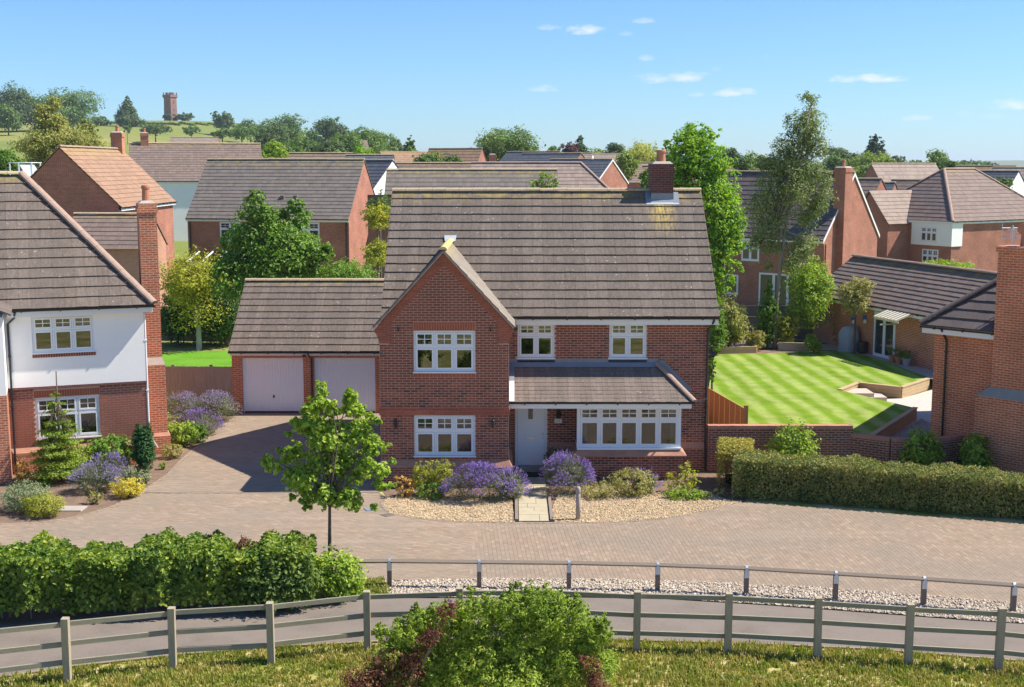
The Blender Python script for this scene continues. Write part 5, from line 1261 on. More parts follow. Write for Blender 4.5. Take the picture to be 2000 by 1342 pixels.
sw = [G(1640, 762, LZ), G(1676, 748, LZ), G(1760, 757, LZ), G(1813, 740, LZ)]
sleepers('timber sleeper wall round the sunken steps in the striped lawn', [p[:2] for p in sw], 0, LZ)
sleepers('timber edging of the lawn above the gravel by the right house', [p[:2] for p in [G(1788, 797, LZ), (11.75, 2.5, 0)]], 0, LZ)
st_t = thing('garden_steps', 'pale timber steps sunk into the lawn beside the sleeper wall', 'steps', (13.6, 12.0, 0))
for k, (zz, o1) in enumerate(((.30, 0), (.15, .5))):
    MB(off=(13.6, 12, 0)).box(13.55 + o1, 14.65 + o1, 11.75 - o1 * .2, 12.9 - o1 * .35, 0, zz).build('step', 'decking', st_t)
sleepers('low timber edging in front of the shrub border, left of the topiary ball', [G(1400, 690, LZ)[:2], (11.8, 22.0), G(1480, 678, LZ)[:2]], LZ - .05, LZ + .3, 'sleeper', 2, False, 'border_edging')
sleepers('low log edging beside the round topiary ball', [G(1520, 684, LZ)[:2], G(1585, 686, LZ)[:2]], LZ - .05, LZ + .4, 'fence_post', 2, False, 'border_edging')
# grey garden fence behind the border: posts, gravel boards and panels
def panel_fence(name, label, a, b, z0, z1, mat='board_grey', n=5, rows=3):
    t = thing(name, label, 'fence', (a[0], a[1], z0)); a, b = Vector((*a, 0)), Vector((*b, 0)); d = (b - a); L = d.length; d.normalize(); s = Vector((-d.y, d.x, 0)); of_ = (a.x, a.y, z0)
    for k in range(n + 1):
        p = a + d * L * k / n; c = [p + d * x * .05 + s * y * .05 for x, y in ((-1, -1), (1, -1), (1, 1), (-1, 1))]
        MB(off=of_).hexa([q + Vector((0, 0, z0)) for q in c] + [q + Vector((0, 0, z1 + .06)) for q in c]).build('post', mat, t)
    for k in range(n):
        p, q = a + d * (L * k / n + .05), a + d * (L * (k + 1) / n - .05)
        for r in range(rows):
            h = (z1 - z0) / rows; y0, y1 = z0 + r * h + .006, z0 + (r + 1) * h - .006; c = [p - s * .02, q - s * .02, q + s * .02, p + s * .02]
            MB(off=of_).hexa([v + Vector((0, 0, y0)) for v in c] + [v + Vector((0, 0, y1)) for v in c]).build('panel', mat, t)
    return t
panel_fence('garden_fence', 'grey timber panel fence behind the shrubs at the back of the striped lawn', (8.2, 27.0), (17.2, 26.6), LZ, LZ + 1.75)
# timber side gate by the main house
gt = thing('side_gate', 'orange-brown close-boarded timber fence panel beside the main house wall', 'gate', (6.3, 2.2, 0))
ga0, ga1 = Vector((6.35, 3.6, 0)), Vector((7.5, 1.2, 0))
for k in range(9):
    p, q = ga0.lerp(ga1, k / 9 + .004), ga0.lerp(ga1, (k + 1) / 9 - .004); s = Vector((.9, .43, 0)) * .012
    h = 2.15 - .05 * k
    MB(off=(6.3, 2.2, 0)).hexa([p - s, q - s, q + s, p + s] + [v + Vector((0, 0, h - (.05 if j in (1, 2) else 0))) for j, v in enumerate((p - s, q - s, q + s, p + s))]).build('board', 'board_orange', gt)
MB(off=(6.3, 2.2, 0)).box(7.42, 7.54, 1.1, 1.22, 0, 1.85).build('post', 'board_orange', gt)

# ================================================================ ANNEX
ad = Vector((.29, -.957, 0)); aa = math.atan2(ad.y, ad.x)
ax0 = Vector((15.65, 26.68, 0))
an = house('garden_annex', 'low brick garden building with white french doors behind the striped lawn', (ax0.x, ax0.y), aa, 12.5, 4.6, 2.98, 4.72, 'wall_orange', 'tile_brown', 11, over=.22, base=LZ - .02, ridge='ridge_brown', cat='outbuilding',
           wins=())
anx = Matrix.Translation((ax0.x, ax0.y, LZ - .02)) @ Matrix.Rotation(aa, 4, 'Z'); anI = anx.inverted()
fd = (anI @ Vector(G(1741, 690, LZ))).x + .15
window(an, fd, fd + 1.75, .02, 2.12, 0, 2, 0, dark=True, recess=-.03, name='french_doors', fr=.07)
m = MB(); n_ = 7
for k in range(n_): m.hexa([(fd + 1.5 + k * .27, -1.05, 2.02), (fd + 1.66 + k * .27, -1.05, 2.02), (fd + 1.66 + k * .27, -.02, 2.38), (fd + 1.5 + k * .27, -.02, 2.38), (fd + 1.5 + k * .27, -1.05, 2.10), (fd + 1.66 + k * .27, -1.05, 2.10), (fd + 1.66 + k * .27, -.02, 2.46), (fd + 1.5 + k * .27, -.02, 2.46)])
cn = m.build('canopy', 'canopy_cream', an); MB().box(fd + 1.5, fd + 3.3, -.95, -.9, 1.95, 2.03).box(fd + 1.85, fd + 1.9, -.93, -.02, 1.7, 1.76).build('bracket', 'canopy_cream', cn)
def AN(x, y, z): return tuple(anx @ Vector((x, y, z)))
# things against the annex wall
def cover(label, p, rx, ry, h):
    t = thing('covered_barbecue', label, 'barbecue', p); mb = MB(); rng = random.Random(5); prof = [(1.0, 0), (.97, .25), (.93, .55), (.86, .78), (.62, .95), (.3, 1.0), (.02, 1.01)]; n = 16
    rings = [mb._a([(rx * r * math.cos(2 * math.pi * q / n) * (1 + .06 * math.sin(q * 5 + z * 7)), ry * r * math.sin(2 * math.pi * q / n) * (1 + .06 * math.cos(q * 4)), h * z) for q in range(n)]) for r, z in prof]
    for k in range(len(prof) - 1):
        for q in range(n): r_ = (q + 1) % n; mb.f.append((rings[k] + q, rings[k] + r_, rings[k + 1] + r_, rings[k + 1] + q))
    mb.build('cover', 'cover_grey', t, True); return t
q = AN(fd - 1.35, -.5, .0); cover('grey weatherproof cover over a barbecue against the annex wall', q, .56, .45, 1.25)
q = AN(fd - .55, -.25, .02); t = thing('black_planter', 'small black bin between the grey cover and the french doors', 'bin', q); MB().lathe((0, 0, 0), [(.16, 0), (.22, .1), (.24, .55), (.2, .58)], 12).build('body', 'bin_black', t)
def wall_hanging(name, label, x, z, cat='ornament', blue=True):
    t = thing(name, label, cat, AN(x, -.05, z)); m = MB(); m.box(-.10, .10, -.02, .03, -.14, .14).build('back_plate', 'sign_blue', t); m = MB(); m.lathe((0, -.04, -.32), [(.04, 0), (.09, .06), (.08, .18), (.03, .22)], 8).build('globe', 'plate', t); return t
wall_hanging('wall_ornament', 'blue and white ornament on the annex wall beside the french doors', fd - .75, 1.75); wall_hanging('wall_ornament', 'narrow blue and white ornament on the annex wall, left of two', fd - 1.75, 1.6)
for k, (dx, lb) in enumerate(((2.25, 'terracotta plant pot right of the french doors, nearest them'), (2.75, 'terracotta plant pot in the middle of the row by the annex'), (3.3, 'plant pot at the right end of the row by the annex'))):
    t = thing('plant_pot', lb, 'plant pot', AN(fd + dx, -.42, .0)); MB().lathe((0, 0, 0), [(.14, 0), (.2, .28), (.22, .3), (.2, .34), (.05, .33)], 12).build('pot', 'terracotta' if k < 2 else 'cover_grey', t)
    rng = np.random.default_rng(k); P, Nn, C = lobes_points([(0, 0, .5, .26, .26, .24)], 24, 12, rng, .3, .3); mesh_obj('foliage', leaf_mesh('foliage', P, Nn, .08 * np.ones(len(P)), .5, .2, rng), 'leaf_mid', t)

# ================================================================ NEAR RIGHT HOUSE
nc = Vector(G(1812, 640, 4.42)); nd = math.radians(-46)
nr = thing('corner_house', 'red brick house with large chimney breast and dark hipped roof, right edge', 'house', (nc.x + .25, nc.y + .05, 0), nd)
mb = MB(); mb.poly([(0, 0, -.05), (9, 0, -.05), (9, 0, 4.35), (0, 0, 4.35)]).poly([(0, 0, -.05), (-2.75, 10.4, -.05), (-2.75, 10.4, 4.35), (0, 0, 4.35)][::-1]).build('wall', 'wall_bright', nr)
ap = (3.9, 3.7, 7.9)
nrf = roof_slope(nr, (-.32, -.32, 4.5), (9, -.32, 4.5), (9, 3.7, 7.9), ap, 13, 'tile_dark', .04, .33)
nrl = roof_slope(nr, (-3.1, 10.4, 4.5), (-.32, -.32, 4.5), ap, (1.9, 11, 7.9), 13, 'tile_dark', .04, .33, seed=3)
nro = merge([nrf, nrl]).build('roof', 'tile_dark', nr)
ridge_tiles(nro, (-.34, -.34, 4.56), (ap[0], ap[1], ap[2] + .05), 'tile_dark', .13, .42, 'hip_tile')
MB().box(-.28, 9, -.30, -.275, 4.26, 4.47).box(-.28, 9, -.274, 0, 4.265, 4.285).build('fascia', 'fascia_white', nr)
gutter(nr, (-.32, -.345, 4.48), (9, -.345, 4.48), .06)
downpipe(nr, [(.38, -.33, 4.42), (.4, -.2, 4.25), (.42, -.05, 4.05), (.42, -.05, .1)], .036)
# chimney breast with shoulders, stack with a hooded pot
def NR(px, py):
    M_ = Matrix.Translation((nc.x + .25, nc.y + .05, 0)) @ Matrix.Rotation(nd, 4, 'Z'); I_ = M_.inverted(); a, b, c_ = ray(px, py); o_ = I_ @ Vector((0, -CD, CH)); d_ = I_.to_3x3() @ Vector((a, b, c_)); t = (-.5 - o_.y) / d_.y; q = o_ + d_ * t; return q.x, q.z
bx0 = NR(1903, 800)[0]; sx0 = NR(1938, 700)[0]; sx1 = sx0 + 1.05; zs0, zs1 = NR(1905, 772)[1], NR(1930, 755)[1]; ztop = NR(1960, 492)[1]
mb = MB(); mb.box(bx0, sx1 + .5, -.5, -.01, 0, zs0).build('chimney_breast', 'wall_bright', nr)
mb = MB(); mb.box(sx0, sx1, -.48, .35, zs1, ztop - .001); ncH = mb.build('chimney', 'wall_bright', nr)
MB().hexa([(bx0, -.5, zs0), (sx1 + .5, -.5, zs0), (sx1 + .5, -.012, zs0), (bx0, -.012, zs0), (sx0 - .02, -.49, zs1), (sx1 + .02, -.49, zs1), (sx1 + .02, -.012, zs1), (sx0 - .02, -.012, zs1)]).build('chimney_shoulder', 'lead', ncH)
MB().box(sx0 - .05, sx1 + .05, -.53, .4, ztop, ztop + .16).build('chimney_top', 'wall_bright', ncH)
m = MB(); px_ = sx0 + .62; m.lathe((px_, -.05, ztop + .16), [(.16, 0), (.14, .35), (.17, .37), (.17, .42), (.05, .43)], 12); m.tube([(px_, -.3, ztop + .68), (px_, .2, ztop + .68)], .17, 12); m.box(px_ - .13, px_ + .13, -.2, .1, ztop + .55, ztop + .66); m.build('chimney_pot', 'terracotta', ncH)
# aerial on a mast
am = thing('tv_aerial', 'television aerial on a tall thin mast beside the right-hand chimney', 'aerial', tuple((Matrix.Translation((nc.x + .25, nc.y + .05, 0)) @ Matrix.Rotation(nd, 4, 'Z')) @ Vector((sx0 - .02, .45, 0))), 0)
zt_ = PY(1952, 440, am.location.y)[2]; zb_ = PY(1947, 560, am.location.y)[2]
MB().tube([(0, 0, zb_ - 1.2), (0, 0, zt_)], .02, 6).build('mast', 'galvanised', am)
m = MB(); m.box(-.02, .02, -.35, .35, zt_ - .16, zt_ - .13)
for s in (-1, 1):
    for k in range(5): m.tube([(s * .05, 0, zt_ - .40 + k * .07), (s * .32, 0, zt_ - .40 + k * .07)], .006, 4, False)
    m.tube([(s * .05, 0, zt_ - .42), (s * .05, 0, zt_ - .1)], .007, 4, False); m.tube([(s * .32, 0, zt_ - .42), (s * .32, 0, zt_ + .05)], .007, 4, False)
m.tube([(-.32, 0, zt_ - .08), (.32, 0, zt_ - .08)], .012, 5); m.build('antenna', 'galvanised', am)
# bins behind the garden wall
def bin_(label, p, w, d, h, name='water_butt'):
    t = thing(name, label, 'bin', p, R(-20)); MB().hexa([(-w / 2, -d / 2, 0), (w / 2, -d / 2, 0), (w / 2, d / 2, 0), (-w / 2, d / 2, 0), (-w * .55, -d * .55, h), (w * .55, -d * .55, h), (w * .55, d * .55, h), (-w * .55, d * .55, h)]).build('body', 'bin_black', t)
    MB().hexa([(-w * .6, -d * .6, h + .002), (w * .6, -d * .6, h + .002), (w * .6, d * .6, h + .002), (-w * .6, d * .6, h + .002), (-w * .5, -d * .5, h + .09), (w * .5, -d * .5, h + .09), (w * .5, d * .5, h + .09), (-w * .5, d * .5, h + .09)]).build('lid', 'bin_black', t); return t
q = G(1838, 826, 1.05); bin_('black lidded bin against the right house wall', (q[0], q[1] - .1, 0), .62, .55, 1.0, 'wheelie_bin')
q = G(1893, 836, .95); t = thing('hose_reel', 'black hose reel leaning by the right house chimney breast', 'hose reel', (q[0], q[1] - .1, 0)); m = MB(); pts = [(.24 * math.cos(a), 0, .72 + .24 * math.sin(a)) for a in np.linspace(0, 6.28, 17)]; m.tube(pts, .05, 6, False); m.box(-.05, .45, -.1, .1, 0, .75); m.build('reel', 'rubber_black', t)

# ================================================================ GARDEN WALL: brick-on-edge coping, bricks of the cap are parts
def garden_wall(label, pts, z, th=.23, mat='wall_red', nind=300):
    t = thing('garden_wall', label, 'wall', (pts[0][0], pts[0][1], 0)); of_ = (pts[0][0], pts[0][1], 0); mb = MB(off=of_); me = MB().box(-.034, .034, -.128, .128, 0, .105).mesh('coping_brick'); me.materials.append(MATS['brick_coping'])
    P = [Vector((*p, 0)) for p in pts]; cnt = 0
    for a, b in zip(P[:-1], P[1:]):
        d = (b - a); L = d.length; d.normalize(); s = Vector((-d.y, d.x, 0)) * th / 2
        c = [a - s, b - s, b + s, a + s]; mb.hexa(c + [q + Vector((0, 0, z - .11)) for q in c])
        n = round(L / .075)
        for k in range(n):
            o = bpy.data.objects.new('coping_brick', me); col.objects.link(o); o.parent = t; p = a + d * (L * (k + .5) / n); o.location = (p.x - of_[0], p.y - of_[1], z - .106 + rnd.gauss(0, .002)); o.rotation_euler = (0, 0, math.atan2(d.y, d.x)); o.scale = (L / n / .075, 1, 1)
    mb.build('wall', mat, t); return t
WY = -.05
garden_wall('red brick garden wall joined to the main house, taller left length', [(6.075, WY), (G(1675, 838, 1.46)[0], WY - .0)], 1.46)
xw = G(1675, 838, 1.46)[0]
garden_wall('red brick garden wall, lower curved length behind the clipped hedge', [(xw + .0, WY - .02)] + [G(px, py, 1.2)[:2] for px, py in ((1740, 855), (1800, 857), (1850, 853), (1890, 847), (1934, 838))], 1.2, .22)
garden_wall('red brick garden wall, last curved length at the right edge', [G(px, py, 1.05)[:2] for px, py in ((1930, 859), (1960, 851), (1984, 844), (2040, 826))], 1.08, .22, 'wall_orange')

# ================================================================ FENCES, RAILS, SMALL FRONT THINGS
pf = thing('post_and_rail_fence', 'weathered timber post and rail fence with three rails along the footpath', 'fence', (0, -14.6, 0))
fo = (0, -14.6, 0)
posts = [(-15.4, -18.3), (-13.7, -17.8), (-11.9, -17.3), (-10.05, -16.85)] + [G(px, py)[:2] for px, py in ((132, 1330), (338, 1306), (530, 1294), (718, 1270))] + [(-1.03, -14.55), (.72, -14.5)] + [G(px, py)[:2] for px, py in ((1243, 1270), (1421, 1275), (1596, 1284), (1773, 1298), (1949, 1308))] + [(10.85, -16.2), (12.6, -16.75), (14.3, -17.3), (16.0, -17.9)]
for (x, y) in posts:
    s = .065; h = 1.2 + rnd.uniform(-.015, .02); tx, ty = rnd.gauss(0, .012), rnd.gauss(0, .008)
    MB(off=fo).hexa([(x - s, y - s * .9, -.2), (x + s, y - s * .9, -.2), (x + s, y + s * .9, -.2), (x - s, y + s * .9, -.2), (x - s + tx, y - s * .9 + ty, h), (x + s + tx, y - s * .9 + ty, h), (x + s + tx, y + s * .9 + ty, h + .012), (x - s + tx, y + s * .9 + ty, h + .012)]).build('post', 'fence_post', pf)
for k in range(len(posts) - 1):
    a, b = Vector((*posts[k], 0)), Vector((*posts[k + 1], 0)); d = (b - a).normalized(); s = Vector((-d.y, d.x, 0))
    for zz in (1.08, .70, .33):
        z0, z1 = zz + rnd.uniform(-.015, .015), zz + rnd.uniform(-.015, .015); w = .022; h = .045
        p, q = a + s * .06 - d * .02, b + s * .06 + d * .02
        MB(off=fo).hexa([p - s * w + Vector((0, 0, z0 - h)), q - s * w + Vector((0, 0, z1 - h)), q + s * w + Vector((0, 0, z1 - h)), p + s * w + Vector((0, 0, z0 - h)), p - s * w + Vector((0, 0, z0 + h)), q - s * w + Vector((0, 0, z1 + h)), q + s * w + Vector((0, 0, z1 + h)), p + s * w + Vector((0, 0, z0 + h))]).build('rail', 'fence_rail', pf)
kr = thing('knee_rail', 'low timber knee rail with metal straps along the paved road', 'barrier', (0, -11.2, 0)); ko = (0, -11.2, 0)
kp = [(-4.75, -10.95)] + [G(px, py)[:2] for px, py in ((761, 1145), (936, 1147), (1111, 1149), (1284, 1153), (1457, 1160), (1631, 1171), (1803, 1182), (1978, 1195))] + [(12.6, -13.1), (14.5, -13.7), (16.4, -14.3)]
KH = .60
for (x, y) in kp:
    MB(off=ko).box(x - .05, x + .05, y - .05, y + .05, -.2, KH - .04).build('post', 'post_wood', kr)
    MB(off=ko).box(x - .053, x + .053, y - .0535, y - .0505, KH - .22, KH - .04).box(x - .03, x + .03, y - .0565, y - .0505, KH - .05, KH + .02).prism([(x - .03, y - .06, KH - .02), (x - .03, y, KH + .056), (x - .03, y + .06, KH - .02), (x - .03, y + .06, KH - .03), (x - .03, y, KH + .046), (x - .03, y - .06, KH - .03)], (.06, 0, 0)).build('strap', 'galvanised', kr)
for k in range(len(kp) - 1):
    a, b = Vector((*kp[k], 0)), Vector((*kp[k + 1], 0)); d = (b - a).normalized(); s = Vector((-d.y, d.x, 0)); u = Vector((0, 0, 1))
    sec = [(-.055, 0), (0, -.05), (.055, 0), (0, .05)]
    MB(off=ko).prism([a + d * .004 + s * c + u * (KH - .01 + e) for c, e in sec], (b - a) - d * .008).build('rail', 'rail_wood', kr)
# close-boarded fence between the left house and the garage: boards are parts
cb = thing('board_fence', 'brown close-boarded fence between the left house and the garage', 'fence', (-12.6, 9.25, 0)); co = (-12.6, 9.25, 0)
x = -13.6
while x < gxl - .02:
    w = .098; h = 1.80 + rnd.uniform(-.012, .012); o = bpy.data.objects.new
    MB(off=co).hexa([(x, 9.24, .05), (x + w, 9.25, .05), (x + w, 9.262, .05), (x, 9.262, .05), (x, 9.24, h), (x + w, 9.25, h), (x + w, 9.262, h), (x, 9.262, h)]).build('board', 'board_wood', cb); x += .103
for xx in (-11.55, -13.0): MB(off=co).box(xx - .05, xx + .05, 9.263, 9.36, 0, 1.86).build('post', 'post_wood', cb)
MB(off=co).box(-13.6, gxl - .02, 9.264, 9.30, 1.35, 1.43).build('rail', 'post_wood', cb)
# bollard
q = G(1129, 1015); t = thing('bollard', 'round-topped pale wooden bollard on the gravel beside the garden path', 'bollard', q); MB().lathe((0, 0, -.1), [(.062, 0), (.062, .80), (.056, .81), (.056, .83), (.064, .84), (.062, .96), (.045, 1.0), (.02, 1.015)], 14).build('post', 'bollard', t, True)
# garden path of slabs with timber edges
gp = thing('garden_path', 'buff stone slab path leading to the white front door', 'path', (.6, -4, 0)); go = (.6, -4, 0)
px0, px1 = garden_path_l[0] + .10, garden_path_r[0] - .06; yv = -5.72; rows = [.62, .36, .40, .36, .5, .42, .6, .5, .5, .55, .5]; splits = [.68, 1.0, .52, .30, .6, .4, 1.0, .55, .35, .6, .5]
for h, s in zip(rows, splits):
    if yv > -.35: break
    y1 = min(yv + h, -.31)
    for a, b in ((px0, px0 + (px1 - px0) * s), (px0 + (px1 - px0) * s, px1)):
        if b - a < .05: continue
        MB(off=go).box(a + .005, b - .005, yv + .005, y1 - .005, -.03, .022 + rnd.gauss(0, .002)).build('slab', 'slab', gp)
    yv += h
for xa in (px0 - .10, px1 + .015): MB(off=go).box(xa, xa + .085, -5.70, -3.1, -.05, .07).build('edging_log', 'kerb_wood', gp)
# mat at the door, drain cover, water stop box
t = tag(MB().box(.28, 1.0, -.98, -.42, .024, .05).build('door_mat', 'rubber_black'), 'dark door mat on the path in front of the white door', 'doormat')
q = G(758, 1006); t = thing('drain_cover', 'rusty brown square drain cover at the corner of the gravel', 'drain cover', (q[0], q[1], 0), R(40)); MB().box(-.15, .15, -.15, .15, -.01, .012).build('frame', 'kerb_wood', t)
m = MB()
for k in range(6): m.box(-.125 + k * .045, -.105 + k * .045, -.12, .12, .012, .018)
m.build('grid', 'kerb_wood', t)
q = G(720, 995); t = tag(MB(off=None).box(-.10, .10, -.16, .16, -.01, .014).build('stop_cover', 'lead'), 'small blue-grey stop-tap cover in the drive near the tree', 'cover'); t.location = (q[0], q[1], 0); t.rotation_euler = (0, 0, R(25))
q = G(140, 994); t = tag(MB().hexa([(-.34, -.25, 0), (.34, -.25, 0), (.36, .25, 0), (-.32, .25, 0), (-.33, -.24, .035), (.33, -.24, .035), (.35, .24, .035), (-.31, .24, .035)]).build('stepping_slab', 'slab_grey'), 'loose grey stone slab in the planted bed by the left house', 'slab'); t.location = (q[0], q[1], -.01)

# ================================================================ PLANTS IN FRONT
# young maple
tx, ty = -4.08, -11.0
lob = []
def TL(px, py, r): r = r * (.8 if r > .2 else 1.1); q = PY(px, py, ty); return (q[0] - tx, rnd.uniform(-.35, .35), q[2], r, r * .95, r * .85)
lob = [TL(640, 900, .62), TL(590, 930, .48), TL(690, 920, .55), TL(640, 850, .55), TL(610, 830, .42), TL(690, 850, .45), TL(625, 785, .30), TL(690, 800, .34), TL(730, 870, .36), TL(745, 915, .30), TL(565, 890, .34), TL(535, 908, .24), TL(580, 830, .24), TL(640, 965, .45), TL(600, 970, .32), TL(690, 970, .36), TL(628, 765, .16), TL(683, 778, .18), TL(520, 900, .12), TL(600, 800, .22), TL(745, 945, .22), TL(725, 825, .22), TL(650, 800, .28)] + [TL(px, py, .09) for px, py in ((628, 750), (630, 762), (682, 762), (684, 772), (700, 800), (590, 812), (578, 820), (548, 880), (530, 890), (516, 898), (750, 880), (765, 905), (740, 850), (560, 850), (735, 830), (722, 812), (655, 780), (610, 790), (768, 940), (735, 985), (690, 1000), (600, 995), (570, 975))]
tree('young_maple', 'young bright green maple with slender trunk behind the left hedge end', 'tree', (tx, ty, 0), lob, 'leaf_maple', .095, 1500, 9, 1.9, .055, 'bark', 40, .22, .25, .9, aspect=.8, trunk_pts=[(0, 0, -.2), (0, 0, 0), (-.02, 0, 1.0), (.0, 0, 2.0), (.02, 0, 3.2)])
def hedge(name, label, pts, w, h0, h1, leafm, size, n, mat2=None, frac2=0, lump=.10, stems=0, under=.0, cat='hedge', seed=3, top_bias=.0, thick=.34):
    """hedge along a polyline: leaves in the outer layer of a long rounded box"""
    rng = np.random.default_rng(seed); P0 = np.array(pts, float); seg = np.linalg.norm(np.diff(P0, axis=0), axis=1); cum = np.concatenate([[0], np.cumsum(seg)]); Lt = cum[-1]
    t = thing(name, label, cat, (P0[0][0], P0[0][1], 0)); o0 = np.array([P0[0][0], P0[0][1], 0])
    s = rng.uniform(0, Lt, n); hh = h0 + (h1 - h0) * s / Lt
    lum = lump * (np.sin(s * 2.1 + 1) * .5 + np.sin(s * 5.3 + 2) * .35 + np.sin(s * 11.7) * .25)
    cx, cy = np.interp(s, cum, P0[:, 0]), np.interp(s, cum, P0[:, 1]); e = .05
    dx, dy = np.interp(s + e, cum, P0[:, 0]) - np.interp(s - e, cum, P0[:, 0]), np.interp(s + e, cum, P0[:, 1]) - np.interp(s - e, cum, P0[:, 1]); dl = np.hypot(dx, dy) + 1e-9; dx, dy = dx / dl, dy / dl
    face = rng.choice(3, n, p=[.42, .16, .42])       # camera side, far side, top
    dep = rng.random(n) ** 1.7 * thick
    across = np.where(face == 0, -w / 2 + dep, np.where(face == 1, w / 2 - dep, rng.uniform(-w / 2, w / 2, n)))
    zz = np.where(face == 2, hh - dep, under + (hh - under) * rng.random(n) ** .85) + lum * np.where(face == 2, 1, .6) * .8
    across = across + rng.normal(0, .035, n) + lum * np.where(face == 0, -1., 1.) * .7
    ends = np.minimum(s, Lt - s); zz = zz * np.where(ends < .35, .86 + .4 * ends, 1.0)
    nxv = np.where(face == 0, dy, np.where(face == 1, -dy, 0)); nyv = np.where(face == 0, -dx, np.where(face == 1, dx, 0)); nzv = np.where(face == 2, 1.0, .45)
    P = np.stack([cx - dy * across, cy + dx * across, zz], 1) - o0; Nn = np.stack([nxv, nyv, nzv], 1) + rng.normal(0, .55, (n, 3))
    keep = zz > .02; P, Nn = P[keep], Nn[keep]
    mesh_obj('foliage', leaf_mesh('foliage', P, Nn, size * rng.uniform(.55, 1.35, len(P)), .66, .22, rng), leafm, t)
    cb_ = MB(); kk = max(6, int(Lt / .5)); prev = None
    for k in range(kk + 1):
        q = .18 + (Lt - .36) * k / kk; x_, y_ = np.interp(q, cum, P0[:, 0]) - o0[0], np.interp(q, cum, P0[:, 1]) - o0[1]; ddx, ddy = np.interp(q + .05, cum, P0[:, 0]) - np.interp(q - .05, cum, P0[:, 0]), np.interp(q + .05, cum, P0[:, 1]) - np.interp(q - .05, cum, P0[:, 1]); dd = math.hypot(ddx, ddy); ddx, ddy = ddx / dd, ddy / dd
        wi = w / 2 - thick * .62 + rng.normal(0, .02); hi = (h0 + (h1 - h0) * q / Lt) - thick * .55 + rng.normal(0, .02); lo = max(under + .12, .02)
        ring = [(x_ + ddy * wi, y_ - ddx * wi, lo), (x_ - ddy * wi, y_ + ddx * wi, lo), (x_ - ddy * wi, y_ + ddx * wi, hi - .08), (x_, y_, hi), (x_ + ddy * wi, y_ - ddx * wi, hi - .08)]
        if prev:
            for j in range(5): cb_.poly([prev[j], prev[(j + 1) % 5], ring[(j + 1) % 5], ring[j]])
        prev = ring
    cb_.build('filler_core', 'core_dark', t)  # added solid core: dark filler that stops light showing through the leaves
    if stems:
        for k in range(stems):
            q = (k + rng.random()) / stems * Lt; x_, y_ = np.interp(q, cum, P0[:, 0]) - o0[0], np.interp(q, cum, P0[:, 1]) - o0[1]; yo = rng.uniform(-.25, .1)
            MB().tube([(x_, y_ + yo, -.05), (x_ + rng.normal(0, .03), y_ + yo, .35), (x_ + rng.normal(0, .12), y_ + yo + rng.normal(0, .08), .95)], [.022, .018, .008], 5, False).build('stem', 'bark_grey', t)
    return t
hp = [(-13.4, -13.0), (-10.3, -12.75), (-8.0, -12.4), (-6.4, -12.2), (-5.1, -12.0), (-4.3, -11.9)]
hedge('leafy_hedge', 'loose leafy green beech hedge between the road and the footpath, left', hp, 1.25, 1.38, 1.38, 'leaf_hedge', .11, 42000, stems=26, under=.22, lump=.26, thick=.55)
shrub('hedge_shrub', 'darker shrub with reddish tips inside the hedge, beside the maple trunk', (-5.2, -12.25, 0), .95, .62, .66, 'leaf_hedge_dark', .10, 7000, lump=.3)
shrub('hedge_shrub', 'rounded bright green shrub at the right end of the left hedge', (-3.9, -11.75, 0), .62, .55, .54, 'leaf_bright', .095, 3600, lump=.28)
for k, (px, py) in enumerate(((478, 1030), (545, 1042), (588, 1045))):
    q = PY(px, py + 25, -12.1); 
    shrub('red_shoot', ('reddish shoots poking up from the hedge, leftmost tuft', 'reddish shoots poking up from the hedge, middle tuft', 'reddish shoots poking up from the hedge, nearest the maple trunk')[k], (q[0], -12.1, q[2] - .45), .16, .14, .30, 'leaf_berberis', .06, 240, cat='shoots', lump=.5)
rp = [G(1428, 974)[:2], (8.0, -3.75), (10.5, -4.55), (13.67, -5.55), (16.0, -6.4)]
rp = [(p[0] + .15, p[1] + .62) for p in rp]
hedge('clipped_hedge', 'clipped box hedge with flat top along the paved road, right', rp, 1.25, 1.17, 1.05, 'leaf_box', .062, 60000, under=.0, lump=.11, seed=8)
hedge('clipped_hedge', 'short yellowish return of the clipped hedge beside the garden wall', [(6.55, -2.35), (6.8, -.75)], .95, 1.22, 1.3, 'leaf_box_yellow', .062, 9000, lump=.06, seed=9)
# foreground bushes
fl = []
for (px, py, r) in ((800, 1255, .42), (860, 1230, .42), (930, 1215, .45), (1000, 1200, .42), (1060, 1195, .45), (1110, 1215, .42), (1150, 1240, .38), (1020, 1260, .55), (930, 1290, .55), (1100, 1290, .55), (850, 1310, .5), (1160, 1310, .42), (1010, 1330, .6), (780, 1320, .42), (760, 1280, .28), (1000, 1178, .2), (1078, 1180, .22), (820, 1215, .2), (745, 1335, .36), (800, 1290, .35), (715, 1345, .25), (745, 1235, .16), (1170, 1215, .16)):
    q = PY(px, py, -17.3); fl.append((q[0], rnd.uniform(-.25, .25), q[2], r, r, r * .9))
SEED[0] = 500
for k in range(70):
    px = rnd.uniform(760, 1190); b_ = max((l for l in fl[:20]), key=lambda l: l[2] + l[5] - 3 * abs(PY(px, 1250, -17.3)[0] - l[0])); fl.append((PY(px, 1250, -17.3)[0], rnd.uniform(-.5, .3), b_[2] + b_[5] * rnd.uniform(.55, 1.05), .05, .05, rnd.uniform(.1, .22)))
shrub('green_bush', 'large feathery green bush in the foreground, bottom centre', (0, -17.3, 0), 1, 1, 1, 'leaf_yew', .07, 95000, lobes=fl, lump=.2, fill=.4, aspect=.36)
